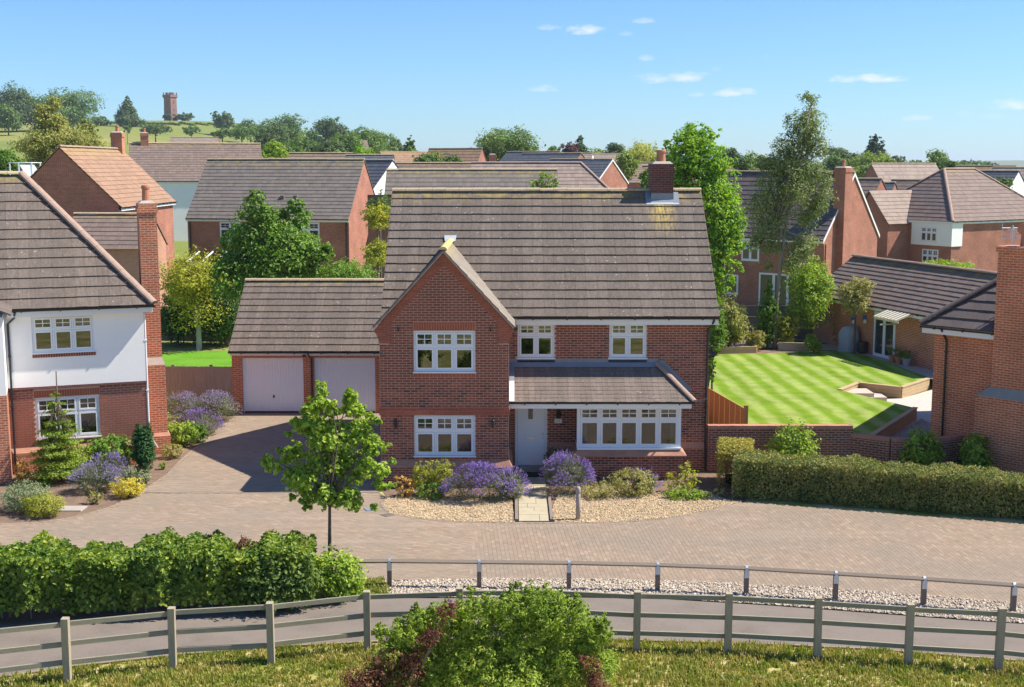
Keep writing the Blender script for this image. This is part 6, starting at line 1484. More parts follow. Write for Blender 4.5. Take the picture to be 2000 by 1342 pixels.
bl_ = [(q[0] + 1.9, rnd.uniform(-.2, .1), q[2], r, r, r) for (px, py, r) in ((760, 1300, .32), (725, 1320, .32), (790, 1330, .36), (835, 1240, .16), (870, 1200, .17), (880, 1180, .12), (850, 1225, .14), (810, 1270, .14), (700, 1340, .3)) for q in [PY(px, py, -17.75)]]
shrub('berberis_bush', 'dark purple-leaved berberis at the left of the foreground bush', (-1.9, -17.75, 0), 1, 1, 1, 'leaf_berberis', .06, 4600, lobes=bl_, lump=.55, aspect=.45)
bl_ = [(q[0] - 1.5, 0, q[2], r, r, r) for (px, py, r) in ((1158, 1305, .17), (1165, 1335, .2), (1140, 1290, .1)) for q in [PY(px, py, -17.8)]]
shrub('berberis_bush', 'small purple berberis sprig at the right of the foreground bush', (1.5, -17.8, 0), 1, 1, 1, 'leaf_berberis', .06, 900, lobes=bl_, lump=.55, aspect=.45)
# rough grass
def grass(name, poly, n, h0, h1, mat, seed, avoid=None, w=.011):
    rng = np.random.default_rng(seed); a = np.array(poly); lo, hi = a.min(0), a.max(0); pts = np.zeros((0, 2)); nt_ = n // 7
    while len(pts) < nt_:
        q = rng.uniform(lo, hi, (nt_ * 2, 2)); pts = np.concatenate([pts, q[inpoly(q, poly)]])
    pts = np.repeat(pts[:nt_], 7, 0) + rng.normal(0, .03, (nt_ * 7, 2)); n = len(pts)
    patch = (np.sin(pts[:, 0] * 1.9 + np.sin(pts[:, 1] * 2.3)) + np.sin(pts[:, 1] * 3.1 + pts[:, 0] * .7)) * .25 + .5
    h = rng.uniform(h0, h1, n) * (.45 + .9 * patch); ang = rng.uniform(0, 6.28, n); lean = rng.uniform(.1, .75, n) * h
    d = np.stack([np.cos(ang), np.sin(ang)], 1); s = np.stack([-d[:, 1], d[:, 0]], 1) * w * rng.uniform(.6, 1.3, (n, 1)); z = np.full((n, 1), -.03)
    b0 = np.hstack([pts - s, z]); b1 = np.hstack([pts + s, z]); m0 = np.hstack([pts - s * .8 + d * lean[:, None] * .4, (h * .6)[:, None]]); m1 = np.hstack([pts + s * .8 + d * lean[:, None] * .4, (h * .6)[:, None]]); tp = np.hstack([pts + d * lean[:, None], h[:, None]])
    V_ = np.stack([b0, b1, m1, m0, tp], 1).reshape(-1, 3); k = np.arange(n)[:, None] * 5
    F = np.concatenate([k + np.array([[0, 1, 2]]), k + np.array([[0, 2, 3]]), k + np.array([[3, 2, 4]])])
    o = mesh_obj(name, np_mesh(name, V_, F), mat); tag(o, 'rough ' + ('green and straw grass below the fence' if 'rough' in name else 'grass'), None, None, 'stuff'); return o
grass('rough_grass', [(-12, -18.6), (13.5, -18.6), (13.5, -17.2)] + [(p[0], p[1] - .06) for p in path_near if -10.8 < p[0] < 11] + [(-12, -17.4)], 110000, .03, .11, 'leaf_grass', 3)
grass('rough_grass', GP([(690, 1135), (750, 1130), (762, 1160), (735, 1168), (660, 1170)]), 2500, .04, .09, 'leaf_grass', 4)

# planted bed in front of the main house
def at(px, py): return G(px, py)
def hgt(px, y0, y1): a = G(px, y0); return PY(px, y1, a[1])[2]
lavender('lavender_bush', 'large purple lavender left of the garden path', (-.95, -3.5, 0), 1.05, .55, .78, 1500)
lavender('lavender_bush', 'smaller purple lavender touching the left edge of the garden path', (-.05, -3.35, 0), .42, .42, .66, 420)
lavender('lavender_bush', 'tall purple lavender between the garden path and the bay window', (1.58, -2.75, 0), .72, .55, .98, 1200)
SEED[0] = 600
shrub('euonymus_shrub', 'yellow-green rounded shrub under the lower gable window, left of two', (-2.55, -2.95, 0), .36, .34, .52, 'leaf_lime', .055, 2400)
shrub('euonymus_shrub', 'yellow-green rounded shrub under the lower gable window, right of two', (-2.02, -3.0, 0), .38, .36, .54, 'leaf_lime', .055, 2400)
shrub('spirea_shrub', 'small amber-leaved shrub at the left corner of the gable', (-3.1, -3.15, 0), .34, .32, .32, 'leaf_amber', .06, 900)
shrub('low_shrub', 'low dark green shrub below the two yellow-green ones', (-2.3, -3.4, 0), .5, .3, .24, 'leaf_mid', .05, 1500)
shrub('grey_shrub', 'pale green bushy plant below the left of the bay window', (2.45, -3.3, 0), .55, .35, .26, 'leaf_olive', .045, 1800)
shrub('santolina_shrub', 'grey-green bushy plant with cream flowers below the bay window', (3.45, -3.05, 0), .68, .45, .42, 'leaf_olive', .05, 3600)
lavender('lavender_bush', 'small lavender tuft behind the grey-green plant below the bay', (3.85, -2.65, 0), .38, .3, .50, 160)
SEED[0] = 620
shrub('choisya_shrub', 'lime-green leafy shrub below the right end of the bay window', (4.95, -2.7, 0), .48, .42, .48, 'leaf_lime', .13, 420, lump=.4, aspect=.4)
shrub('grass_tuft', 'bright low grass clump at the foot of the lime-green shrub', (4.95, -3.35, 0), .62, .32, .13, 'leaf_bright', .06, 2000)
shrub('grass_tuft', 'little green tuft near the corner of the right hedge', (6.0, -3.0, 0), .2, .2, .12, 'leaf_olive', .05, 300)
shrub('porch_plant', 'dark green pot plant under the number plate', (1.35, -.75, 0), .42, .3, .45, 'leaf_deep', .09, 900)
# planted bed by the left house
def bedshrub(name, label, px, pyb, pyt, wpx, leafm, size, n, cat='shrub', **k):
    a = G(px, pyb); s = SC(a[1]); rx = wpx / 2 / s * 1.08; n = int(n * 1.6); a = (a[0], a[1] + rx * .5, 0); h = PY(px, pyt, a[1])[2]
    return shrub(name, label, a, rx, rx * .8, h * .52, leafm, size, n, cat, **k)
bedshrub('santolina_shrub', 'soft sage-green mound at the far left of the planted bed', 40, 1003, 943, 90, 'leaf_sage', .05, 3200)
bedshrub('euonymus_shrub', 'yellow-green clipped mound at the front of the left bed', 77, 1013, 966, 80, 'leaf_lime', .045, 3000)
bedshrub('euonymus_shrub', 'bright golden mound near the drive edge in the left bed', 246, 974, 934, 62, 'leaf_gold', .055, 1500)
bedshrub('laurel_shrub', 'glossy dark green laurel under the lower left window', 205, 928, 852, 96, 'leaf_mid', .12, 2600, aspect=.4)
bedshrub('yew_column', 'dark green upright conifer at the corner of the left house', 279, 925, 833, 46, 'leaf_conifer', .07, 9000, lobes=[(0, 0, .7, .33, .3, .72), (-.14, 0, .95, .18, .18, .55), (.15, 0, 1.0, .17, .17, .55), (.02, -.12, .8, .2, .2, .6)], aspect=.5, up=1, fill=.3)
bedshrub('choisya_shrub', 'bright green leafy shrub beside the drive, next to the chimney', 345, 874, 824, 66, 'leaf_bright', .08, 2000)
bedshrub('low_shrub', 'dark green shrub between the bright shrub and the lavender', 383, 866, 826, 40, 'leaf_mid', .06, 1200)
bedshrub('grass_tuft', 'straw-green low shrub below the bright one by the drive', 333, 897, 866, 44, 'leaf_olive', .05, 1000)
bedshrub('grass_tuft', 'tiny green tuft at the corner plinth of the left house', 317, 917, 902, 16, 'leaf_bright', .045, 240)
bedshrub('sage_shrub', 'grey-green small rounded shrub right of the golden mound', 275, 948, 920, 34, 'leaf_sage', .045, 900)
bedshrub('sage_shrub', 'grey-green low shrub left of the small rounded one', 240, 938, 912, 40, 'leaf_sage', .045, 900)
bedshrub('grass_tuft', 'dry straw tuft in front of the bluish lavender', 183, 985, 960, 30, 'leaf_olive', .045, 500)
bedshrub('gold_conifer', 'narrow golden conifer against the downpipe of the left house', 42, 948, 897, 26, 'leaf_amber', .05, 900)
bedshrub('low_shrub', 'green low shrub behind the sage mound in the left bed', 82, 950, 935, 40, 'leaf_mid', .05, 800)
a = G(178, 968); lavender('lavender_bush', 'bluish lavender in the middle of the left bed', (a[0], a[1] + .45, 0), .72, .5, .62, 700, 'flower_dusty')
a = G(195, 950); lavender('lavender_bush', 'deep purple lavender tuft behind the bluish lavender', (a[0], a[1] + .75, 0), .5, .35, .62, 420)
for k, (px, py, rx, h, nf, lb, ff) in enumerate(((350, 812, .9, .85, 700, 'lavender at the foot of the board fence, leftmost', 'flower_dusty'), (415, 812, .95, .85, 800, 'lavender at the foot of the board fence beside the garage', 'flower_dusty'), (385, 838, .75, .62, 600, 'front lavender of the group by the board fence', 'flower_lavender'))):
    a = G(px, py + 14); lavender('lavender_bush', lb, (a[0], a[1] + .4, 0), rx, .7, h, nf, ff)
# layered young conifer in the left bed
SEED[0] = 700
a = G(110, 945); cfx, cfy = a[0], a[1] + .4
lobc = []
for k in range(9):
    z_ = .35 + k * .29; r_ = .95 * (1 - k / 9.5)
    for j in range(5 if k < 6 else 3):
        an_ = k * 1.1 + j * 1.2566; lobc.append((math.cos(an_) * r_ * .55, math.sin(an_) * r_ * .5, z_ - .06 * (j % 2), r_ * .5 + .06, r_ * .45 + .06, .07))
tree('young_conifer', 'layered light green young conifer in front of the lower left window', 'tree', (cfx, cfy, 0), lobc, 'leaf_yew', .085, 1150, 13, 2.6, .03, 'bark', 30, .45, .2, .4, aspect=.38, trunk_pts=[(0, 0, -.1), (0, 0, 1.0), (.01, 0, 2.3), (.02, 0, 3.35)])
# shrubs in front of the garden wall
SEED[0] = 720
for (px, py, w, h, lb, lf) in ((1550, 890, 90, 66, 'bright green shrub against the tall garden wall', 'leaf_bright'), (1800, 905, 78, 66, 'bright green shrub against the lower garden wall, left one', 'leaf_bright'), (1905, 912, 50, 60, 'smaller green shrub where the garden wall curves', 'leaf_bright'), (1990, 920, 62, 84, 'green shrub at the right edge in front of the garden wall', 'leaf_bright')):
    Yw = -1.0 if px < 1900 else -1.3
    q = PY(px, py, Yw); s = SC(Yw); top = PY(px, py - h, Yw)[2]
    shrub('wall_shrub', lb, (q[0], Yw, 0), w / 2 / s, .42, top * .52, lf, .10, 3400, lump=.34)

# ================================================================ TREES BEHIND
def ptree(name, label, px, ytop, ybot, wpx, Y, leafm, style='round', leafpx=4.6, dens=1.0, bark='bark', group=None, cat='tree', base=None, trunk=True, seed=None):
    s = SC(Y); q = PY(px, (ytop + ybot) / 2, Y); x = q[0]; zt_ = PY(px, ytop, Y)[2]; zb_ = PY(px, ybot, Y)[2]
    bz = terr1(x, Y) if base is None else base; zb_ = max(zb_, bz + .02 * (zt_ - bz)); H = zt_ - zb_; rx = wpx / 2 / s; rz = H / 2; zc = (zt_ + zb_) / 2 - bz
    rg = random.Random(int(px * 7 + ytop * 13)); lob = []
    if style == 'round':
        for k in range(9):
            a = k * 2.4; rr = .52 * rx if k else 0; lob.append((math.cos(a) * rr * rg.uniform(.7, 1.2), math.sin(a) * rr, zc + rz * rg.uniform(-.5, .48) * (1 if k else 0) + (rz * .05), rx * rg.uniform(.42, .58), rx * rg.uniform(.42, .55), rz * rg.uniform(.42, .55)))
        lob.append((0, 0, zt_ - bz - rz * .5, rx * .45, rx * .45, rz * .5)); lob.append((0, 0, zc - rz * .45, rx * .8, rx * .8, rz * .5))
    elif style == 'cone':
        for k in range(9):
            f = k / 8; r = rx * (1 - f * .86); lob.append((rg.uniform(-.15, .15) * r, rg.uniform(-.2, .2) * r, zb_ - bz + H * (.06 + f * .86), r * .85, r * .85, H * .09))
    elif style == 'column':
        for k in range(10):
            f = k / 9; r = rx * (.75 + .25 * math.sin(math.pi * min(1, f * 1.15))) * (1 if f < .6 else 1 - (f - .6) * 1.5)
            for j in range(2): lob.append((rg.uniform(-.45, .45) * r, rg.uniform(-.4, .4) * r, zb_ - bz + H * (.05 + f * .88), r * .62, r * .62, H * .085))
    elif style == 'pine':
        for k in range(24):
            f = k / 23; r = rx * (1 - f * .7); a = k * 2.1; lob.append((math.cos(a) * r * .5, math.sin(a) * r * .4, zb_ - bz + H * (.08 + f * .84), r * .62, r * .6, H * .07))
    elif style == 'sparse':
        for k in range(12): a = k * 2.4; lob.append((math.cos(a) * rx * .62 * rg.random(), math.sin(a) * rx * .5, zc + rz * rg.uniform(-.75, .85), rx * .32, rx * .32, rz * .24))
    elif style == 'airy':
        for k in range(30):
            a = rg.uniform(0, 6.28); f = rg.uniform(-.8, .9); rr = rx * .8 * math.sqrt(1 - f * f * .8) * math.sqrt(rg.random()); lob.append((math.cos(a) * rr, math.sin(a) * rr * .7, zc + rz * f, rx * .2, rx * .2, rz * rg.uniform(.13, .24)))
    elif style == 'droop':
        for k in range(12): a = k * 2.4; rr = rx * .7 * math.sqrt(rg.random()); lob.append((math.cos(a) * rr, math.sin(a) * rr * .7, zc + rz * (.5 - .75 * rr / rx) * rg.uniform(.6, 1.1), rx * .36, rx * .34, rz * rg.uniform(.42, .6)))
    size = leafpx / s; n = int(dens * 6.5 * (wpx * (ybot - ytop)) / (leafpx ** 2 * .45)); nper = 12; ncl = max(14, n // nper)
    if seed: SEED[0] = seed
    return tree(name, label, cat, (x, Y, bz), lob, leafm, size, ncl, nper, max(.4, zc - rz * .2), max(.05, min(rx * .07, .3) if style != 'droop' else .06), bark, 10, .34 if style != 'sparse' else .8, .35, .8, group, .62, droop=(.55 if style in ('droop', 'airy') or 'birch' in leafm else None))
# mid-distance trees near the house
SEED[0] = 800
lobm = []
for (px, py, r) in ((500, 460, 1.25), (560, 480, 1.3), (600, 490, .9), (480, 500, 1.2), (540, 520, 1.4), (450, 470, .5), (505, 410, .7), (508, 385, .4), (575, 425, .7), (578, 400, .4), (620, 485, .55), (640, 490, .4), (470, 540, 1.1), (590, 530, .9), (535, 430, .8), (455, 520, .7)):
    q = PY(px, py, 19); lobm.append((q[0] + 10.6, rnd.uniform(-.8, .8), q[2], r * 1.12, r * 1.1, r * .88))
tree('field_maple', 'large mid-green maple with upright shoots behind the garage', 'tree', (-10.6, 19, terr1(-10.6, 19)), lobm, 'leaf_mid', .17, 1500, 14, 2.6, .14, 'bark_grey', 40, .3, .3, .75)
ptree('acacia_tree', 'yellow-green tree with thin pale trunk behind the board fence', 385, 486, 650, 150, 26, 'leaf_acacia', 'round', 5, .9, 'bark_pale')
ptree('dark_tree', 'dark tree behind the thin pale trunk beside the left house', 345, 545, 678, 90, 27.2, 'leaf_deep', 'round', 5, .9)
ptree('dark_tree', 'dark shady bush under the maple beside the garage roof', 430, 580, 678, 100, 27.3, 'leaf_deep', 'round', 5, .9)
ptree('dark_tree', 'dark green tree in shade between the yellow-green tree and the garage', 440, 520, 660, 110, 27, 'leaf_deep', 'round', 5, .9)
ptree('garden_shrub', 'bushy green shrub behind the garage roof, right of the maple', 680, 505, 560, 130, 19, 'leaf_mid', 'round', 4.6, 1.0, cat='shrub')
ptree('garden_shrub', 'yellow-green shrub in the gap left of the grey ridge house', 738, 396, 455, 62, 44, 'leaf_acacia', 'round', 4.5, .9, cat='shrub')
ptree('garden_shrub', 'dark shrub above the yellow-green one in the gap', 742, 372, 425, 60, 49, 'leaf_far', 'round', 4, .9, cat='shrub')
ptree('garden_shrub', 'lime-green clipped bush low in the gap beside the sunlit gable', 738, 462, 520, 70, 30, 'leaf_lime', 'round', 4, .9, cat='shrub')
q0, q1 = PY(718, 400, 51), PY(765, 400, 51); t = thing('boundary_wall', 'dark red boundary wall in the gap beside the sunlit gable', 'wall', (q0[0], 51, 0)); MB(off=(q0[0], 51, 0)).box(q0[0], q1[0], 51, 51.22, -.2, PY(735, 384, 51)[2]).build('wall', 'wall_red', t); MB(off=(q0[0], 51, 0)).box(q0[0], q1[0], 50.97, 51.25, PY(735, 384, 51)[2] + .002, PY(735, 384, 51)[2] + .12).build('coping', 'wall_dark', t)
SEED[0] = 830
lobp = []
for (px, py, r) in ((1345, 270, 1.6), (1365, 255, 1.3), (1340, 300, 1.7), (1375, 300, 1.8), (1400, 330, 1.7), (1350, 340, 1.8), (1390, 370, 2.0), (1420, 385, 1.5), (1400, 420, 1.9), (1420, 460, 1.6), (1395, 470, 1.5), (1325, 320, 1.1), (1335, 360, 1.2), (1410, 505, 1.2), (1400, 545, 1.1), (1405, 580, .8), (1350, 245, .9), (1425, 425, 1.2), (1310, 345, .9)):
    q = PY(px, py + 14, 33); k_ = .86; lobp.append((q[0] - 11.2, rnd.uniform(-.9, .9), q[2], r * k_ * .8, r * k_ * .8, r * k_ * .8))
    for _ in range(4): lobp.append((q[0] - 11.2 + max(-1, min(1, rnd.gauss(0, .5))) * r * .72, rnd.uniform(-1, .6), q[2] + max(-1, min(.8, rnd.gauss(0, .5))) * r * .66, .42, .42, .4))
tree('poplar_tree', 'tall bright green tree behind the right end of the main roof', 'tree', (11.2, 33, 0), lobp, 'leaf_poplar', .19, 2300, 12, 5, .22, 'bark', 30, .26, .3, .85)
SEED[0] = 850
lobe_ = []
for (px, py, r) in ((1580, 195, .5), (1590, 230, .7), (1575, 260, .9), (1555, 240, .6), (1560, 290, .9), (1590, 290, .7), (1530, 285, .6), (1525, 320, .8), (1550, 330, 1.0), (1590, 340, .8), (1500, 320, .5), (1510, 360, .9), (1545, 370, .9), (1595, 380, .8), (1610, 350, .5), (1490, 400, .9), (1500, 440, .9), (1530, 410, .7), (1580, 420, .8), (1600, 400, .6), (1480, 470, .6), (1560, 490, .8), (1580, 470, .6), (1545, 510, .6), (1510, 480, .6), (1500, 520, .4)):
    q = PY(px, py, 23.5); k_ = .95; lobe_.append((q[0] - 13.0, rnd.uniform(-.6, .6), q[2], r * k_, r * k_, r * k_ * .9))
b0 = PY(1512, 668, 23.5); pts_ = [PY(px, py, 23.5) for px, py in ((1512, 690), (1516, 600), (1524, 520), (1532, 460), (1545, 390), (1565, 300), (1585, 200))]
tree('eucalyptus_tree', 'tall airy grey-green eucalyptus with bare pale trunk in the right garden', 'tree', (13.0, 23.5, LZ), [(a, b, c - LZ, d, e, f) for a, b, c, d, e, f in lobe_], 'leaf_euca', .145, 1900, 12, 6, .10, 'bark_grey', 60, .42, .2, .8, aspect=.42, trunk_pts=[(p[0] - 13.0, 0, p[2] - LZ) for p in pts_])
def gtree(name, label, px, ytop, ybot, wpx, Y, leafm, style='round', leafpx=4.6, dens=1., cat='shrub', **k): return ptree(name, label, px, ytop - 3, ybot + 6, wpx * 1.2, Y, leafm, style, leafpx, dens * 1.2, cat=cat, base=LZ, **k)
gtree('sycamore_sapling', 'bright green small tree against the grey fence in the right garden', 1582, 505, 640, 82, 24.3, 'leaf_bright', 'round', 5, 1., 'tree')
gtree('ivy_column', 'dark ivy-clad column beside the eucalyptus trunk', 1500, 550, 668, 44, 23.4, 'leaf_mid', 'column', 4.5, 1.1)
gtree('euonymus_shrub', 'yellow-green shrub right of the eucalyptus trunk', 1535, 612, 672, 46, 23.6, 'leaf_lime', 'round', 4, 1.1)
gtree('topiary_ball', 'bright round clipped topiary ball at the lawn edge', 1590, 653, 690, 30, 21.9, 'leaf_bright', 'round', 3, 1.4)
gtree('border_shrub', 'large mixed green shrub at the left of the right garden border', 1425, 575, 690, 70, 22.6, 'leaf_birch', 'round', 5, 1.1)
gtree('border_shrub', 'small grey-green shrub in the middle of the right garden border', 1476, 645, 682, 32, 22.6, 'leaf_olive', 'round', 3.6, 1.1)
gtree('border_shrub', 'dark green shrub behind the large mixed shrub, by the house corner', 1400, 600, 690, 40, 21.0, 'leaf_mid', 'round', 4.6, 1.0)
gtree('standard_tree', 'small round-headed dark tree in front of the annex wall', 1672, 541, 612, 56, 21.6, 'leaf_olive', 'round', 4.2, 1.1, 'tree')
gtree('wall_climber', 'small climber with pale flowers on the grey fence end', 1635, 610, 660, 18, 24.6, 'leaf_olive', 'column', 4, .8)
ptree('side_shrub', 'small green climber on the corner of the main house by the lawn', 1391, 690, 745, 20, 7.0, 'leaf_mid', 'column', 4.5, 1.0, cat='shrub', base=LZ)
ptree('back_hedge', 'bright green hedge in front of the hipped brick house', 1850, 507, 530, 110, 40, 'leaf_bright', 'round', 4, 1.2, cat='hedge')
ptree('gold_shrub', 'golden conifer at the right edge beyond the hipped house', 1965, 360, 425, 46, 76, 'leaf_acacia', 'cone', 4, 1.1)
SEED[0] = 870
q = PY(1062, 356, 30); lobs = [(q2[0] - q[0], 0, q2[2], .32, .3, .34) for px, py in ((1045, 360), (1058, 345), (1062, 362), (1080, 362), (1090, 358), (1075, 348), (1068, 372), (1040, 368)) for q2 in [PY(px, py, 30)]]
tree('ridge_top_tree', 'leafy green treetop showing just above the middle of the main ridge', 'tree', (q[0], 30, 0), lobs, 'leaf_bright', .14, 60, 12, 6.5, .10, 'bark', 20, .5, .2)
# skyline trees: (name, label, x, top, bottom, width, distance, leaves, style)
SK = [
 ('birch_tree', 'drooping olive birch in front of the left hill clump', 105, 190, 345, 112, 95, 'leaf_birch', 'column'),
 ('birch_tree', 'smaller drooping birch right of the large one, left', 172, 232, 330, 76, 100, 'leaf_birch', 'column'),
 ('hedgerow_bush', 'green bushes at the left edge beside the grey shed', 10, 288, 345, 60, 70, 'leaf_mid', 'round'),
 ('hill_tree', 'large dark wood clump on the hill at the left edge', 30, 163, 246, 95, 560, 'leaf_far_deep', 'round'),
 ('hill_tree', 'rounded dark wood clump on the hill, second from the left edge', 122, 174, 246, 110, 570, 'leaf_far', 'round'),
 ('hill_tree', 'low tree at the far left below the dark clump', 15, 205, 250, 44, 520, 'leaf_far', 'round'),
 ('hill_tree', 'lone conical tree on the hill left of the tower', 250, 185, 240, 54, 640, 'leaf_far_deep', 'cone'),
 ('hill_bush', 'low bush on the hill skyline left of the lone tree', 196, 226, 242, 34, 640, 'leaf_far', 'round'),
 ('hill_bush', 'bush at the foot of the tower, left', 334, 222, 242, 28, 800, 'leaf_far_deep', 'round'),
 ('hill_bush', 'bush at the foot of the tower, right', 362, 221, 241, 30, 800, 'leaf_far_deep', 'round'),
 ('field_bush', 'long dark bush in the field below the tower', 303, 243, 257, 56, 520, 'leaf_far_deep', 'round'),
 ('field_bush', 'oval bush in the field right of the long one', 374, 246, 259, 30, 520, 'leaf_far', 'round'),
 ('field_bush', 'small bush in the field below the lone tree', 248, 238, 256, 15, 500, 'leaf_far', 'round'),
 ('field_bush', 'row bush in the field, left end of the hedge line', 434, 250, 266, 44, 440, 'leaf_far', 'round'),
 ('field_bush', 'row bush in the field, right end of the hedge line', 472, 248, 268, 50, 430, 'leaf_far', 'round'),
 ('hill_tree', 'round tree on the skyline right of the tower', 436, 218, 248, 38, 640, 'leaf_far_deep', 'round'),
 ('hill_tree', 'low trees on the skyline between the round tree and the oaks', 488, 234, 256, 56, 600, 'leaf_far', 'round'),
 ('oak_tree', 'dark oak in front of the broad skyline oak', 528, 238, 284, 62, 330, 'leaf_far_deep', 'round'),
 ('oak_tree', 'broad oak on the skyline above the field', 558, 226, 268, 78, 520, 'leaf_far', 'round'),
 ('oak_tree', 'gap-filling small tree between the two skyline oaks', 610, 248, 276, 34, 500, 'leaf_far', 'round'),
 ('oak_tree', 'tall rounded oak on the skyline, centre left', 650, 230, 278, 62, 460, 'leaf_far_deep', 'round'),
 ('belt_tree', 'large tree with dark base below the rounded oak', 672, 256, 318, 66, 230, 'leaf_far', 'round'),
 ('belt_tree', 'broad green tree right of the dark-based tree', 712, 248, 305, 66, 280, 'leaf_far', 'round'),
 ('belt_tree', 'paler tree at the right end of the tree belt', 745, 260, 302, 56, 300, 'leaf_far', 'round'),
 ('belt_tree', 'bluish tree where the belt meets the conical tree', 775, 268, 304, 36, 330, 'leaf_far_deep', 'round'),
 ('belt_tree', 'pointed tree standing above the slate roofs', 801, 262, 306, 42, 210, 'leaf_far', 'cone'),
 ('garden_tree', 'bright green rounded tree behind the grey roof, beside the long brown roof', 530, 274, 330, 48, 130, 'leaf_bright', 'round'),
 ('garden_tree', 'mottled tree right of the bright rounded one', 568, 285, 330, 50, 150, 'leaf_far', 'round'),
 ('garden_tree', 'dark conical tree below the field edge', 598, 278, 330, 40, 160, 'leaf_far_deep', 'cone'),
 ('garden_tree', 'pale round tree behind the grey roof ridge', 658, 294, 330, 48, 140, 'leaf_far_light', 'round'),
 ('garden_tree', 'copper tree beside the pale round tree', 632, 300, 328, 24, 160, 'leaf_copper', 'round'),
 ('garden_tree', 'bright tree at the gable end of the grey roofed house', 706, 283, 335, 44, 115, 'leaf_poplar', 'round'),
 ('garden_tree', 'low bush between the copper and the conical tree', 615, 304, 330, 30, 140, 'leaf_far_light', 'round'),
 ('garden_tree', 'green tree above the brown ridge, left of the chimney pot', 848, 292, 322, 34, 160, 'leaf_far_light', 'round'),
 ('garden_tree', 'dark shrub above the brown ridge', 884, 298, 322, 34, 150, 'leaf_far', 'round'),
 ('garden_tree', 'pale willow mass above the brown ridge', 918, 288, 322, 44, 170, 'leaf_far_light', 'round'),
 ('maple_tree', 'big rounded maple on the skyline, centre', 1003, 248, 324, 112, 170, 'leaf_far', 'round'),
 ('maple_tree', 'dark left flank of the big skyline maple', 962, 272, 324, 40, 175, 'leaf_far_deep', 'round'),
 ('cedar_tree', 'bluish conical cedar above the slate roofs', 1133, 262, 304, 48, 230, 'leaf_far_deep', 'cone'),
 ('copper_tree', 'copper-leaved tree left of the cedar', 1112, 278, 304, 34, 225, 'leaf_copper', 'round'),
 ('open_tree', 'airy dark tree between the cedar and the willow', 1193, 268, 318, 52, 200, 'leaf_far_deep', 'sparse'),
 ('willow_tree', 'yellowish willow left of the ridge chimney', 1250, 274, 340, 84, 165, 'leaf_willow', 'round'),
 ('garden_tree', 'dark tree directly left of the ridge chimney', 1262, 330, 375, 26, 75, 'leaf_mid', 'round'),
 ('open_tree', 'thin dark tree between the tall bright tree and the eucalyptus', 1425, 290, 330, 50, 190, 'leaf_far_deep', 'sparse'),
 ('skyline_tree', 'green tree behind the left of the eucalyptus crown', 1475, 298, 345, 60, 150, 'leaf_far_light', 'round'),
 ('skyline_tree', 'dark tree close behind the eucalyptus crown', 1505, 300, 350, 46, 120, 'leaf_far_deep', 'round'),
 ('skyline_tree', 'bluish open tree right of the eucalyptus', 1645, 285, 325, 66, 230, 'leaf_far_deep', 'sparse'),
 ('skyline_tree', 'rounded green tree below the bluish open tree', 1630, 300, 335, 46, 180, 'leaf_far', 'round'),
 ('pine_tree', 'dark Scots pine standing above the skyline, right', 1709, 261, 312, 54, 260, 'leaf_pine', 'pine'),
 ('skyline_tree', 'light green trees at the foot of the pine', 1695, 298, 340, 70, 200, 'leaf_far_light', 'round'),
 ('skyline_tree', 'dark low dome right of the pine', 1755, 305, 325, 34, 300, 'leaf_far_deep', 'round'),
 ('open_tree', 'airy tree above the hipped roof ridge, right', 1826, 296, 338, 62, 175, 'leaf_far', 'sparse'),
 ('skyline_tree', 'far dark row of trees right of the airy tree', 1888, 315, 328, 56, 420, 'leaf_far_deep', 'round'),
 ('skyline_tree', 'far tree at the right end of the row', 1940, 318, 338, 26, 300, 'leaf_far_deep', 'round'),
 ('garden_tree', 'olive tree behind the chimney of the low brown ridge', 945, 285, 322, 40, 190, 'leaf_far', 'round'),
 ('garden_tree', 'low tree right of the big skyline maple', 1078, 284, 320, 34, 210, 'leaf_far', 'round'),
 ('garden_tree', 'pale tree between the copper tree and the airy dark tree', 1165, 285, 318, 36, 230, 'leaf_far_light', 'round'),
 ('garden_tree', 'green tree between the willow and the tall bright tree', 1298, 292, 345, 40, 150, 'leaf_far', 'round'),
 ('garden_tree', 'low green tree left of the willow', 1222, 292, 335, 40, 140, 'leaf_far_light', 'round'),
 ('skyline_tree', 'rounded tree right of the tall bright tree', 1455, 305, 345, 46, 130, 'leaf_far', 'round'),
 ('skyline_tree', 'low dark tree between the bluish tree and the pine', 1672, 300, 335, 36, 240, 'leaf_far_deep', 'round'),
 ('skyline_tree', 'light green tree left of the distant buff roofs', 1735, 308, 345, 36, 150, 'leaf_far_light', 'round'),
 ('skyline_tree', 'dark tree between the two distant buff roofs', 1795, 312, 340, 26, 160, 'leaf_far_deep', 'round'),
 ('skyline_tree', 'small tree in front of the far dark row, right', 1862, 314, 345, 28, 150, 'leaf_far', 'round'),
 ('skyline_tree', 'bushy tree right of the long buff roof', 1975, 332, 362, 40, 170, 'leaf_far', 'round'),
 ('garden_tree', 'rounded bush below the long buff roof, far right', 1930, 352, 385, 40, 95, 'leaf_far', 'round'),
 ('belt_tree', 'low wood at the foot of the field, left part', 590, 268, 318, 60, 240, 'leaf_far', 'round'),
 ('belt_tree', 'low wood at the foot of the field, right part', 640, 272, 320, 60, 210, 'leaf_far_deep', 'round'),
 ('garden_tree', 'dark hedge trees behind the slate roofs', 830, 300, 328, 40, 140, 'leaf_far', 'round'),
 ('skyline_tree', 'green tree behind the white gable at the right edge', 1958, 345, 372, 34, 110, 'leaf_far', 'round')]
for i_, (nm_, lb, px, y0, y1, w, Y, lm, stl) in enumerate(SK):
    ptree(nm_, lb, px, y0, y1 + (14 if nm_ not in ('hill_tree', 'hill_bush', 'field_bush') else 4), w * 1.22, Y, lm, stl, 4.2 if Y > 200 else 4.4, 1.7, seed=900 + i_)
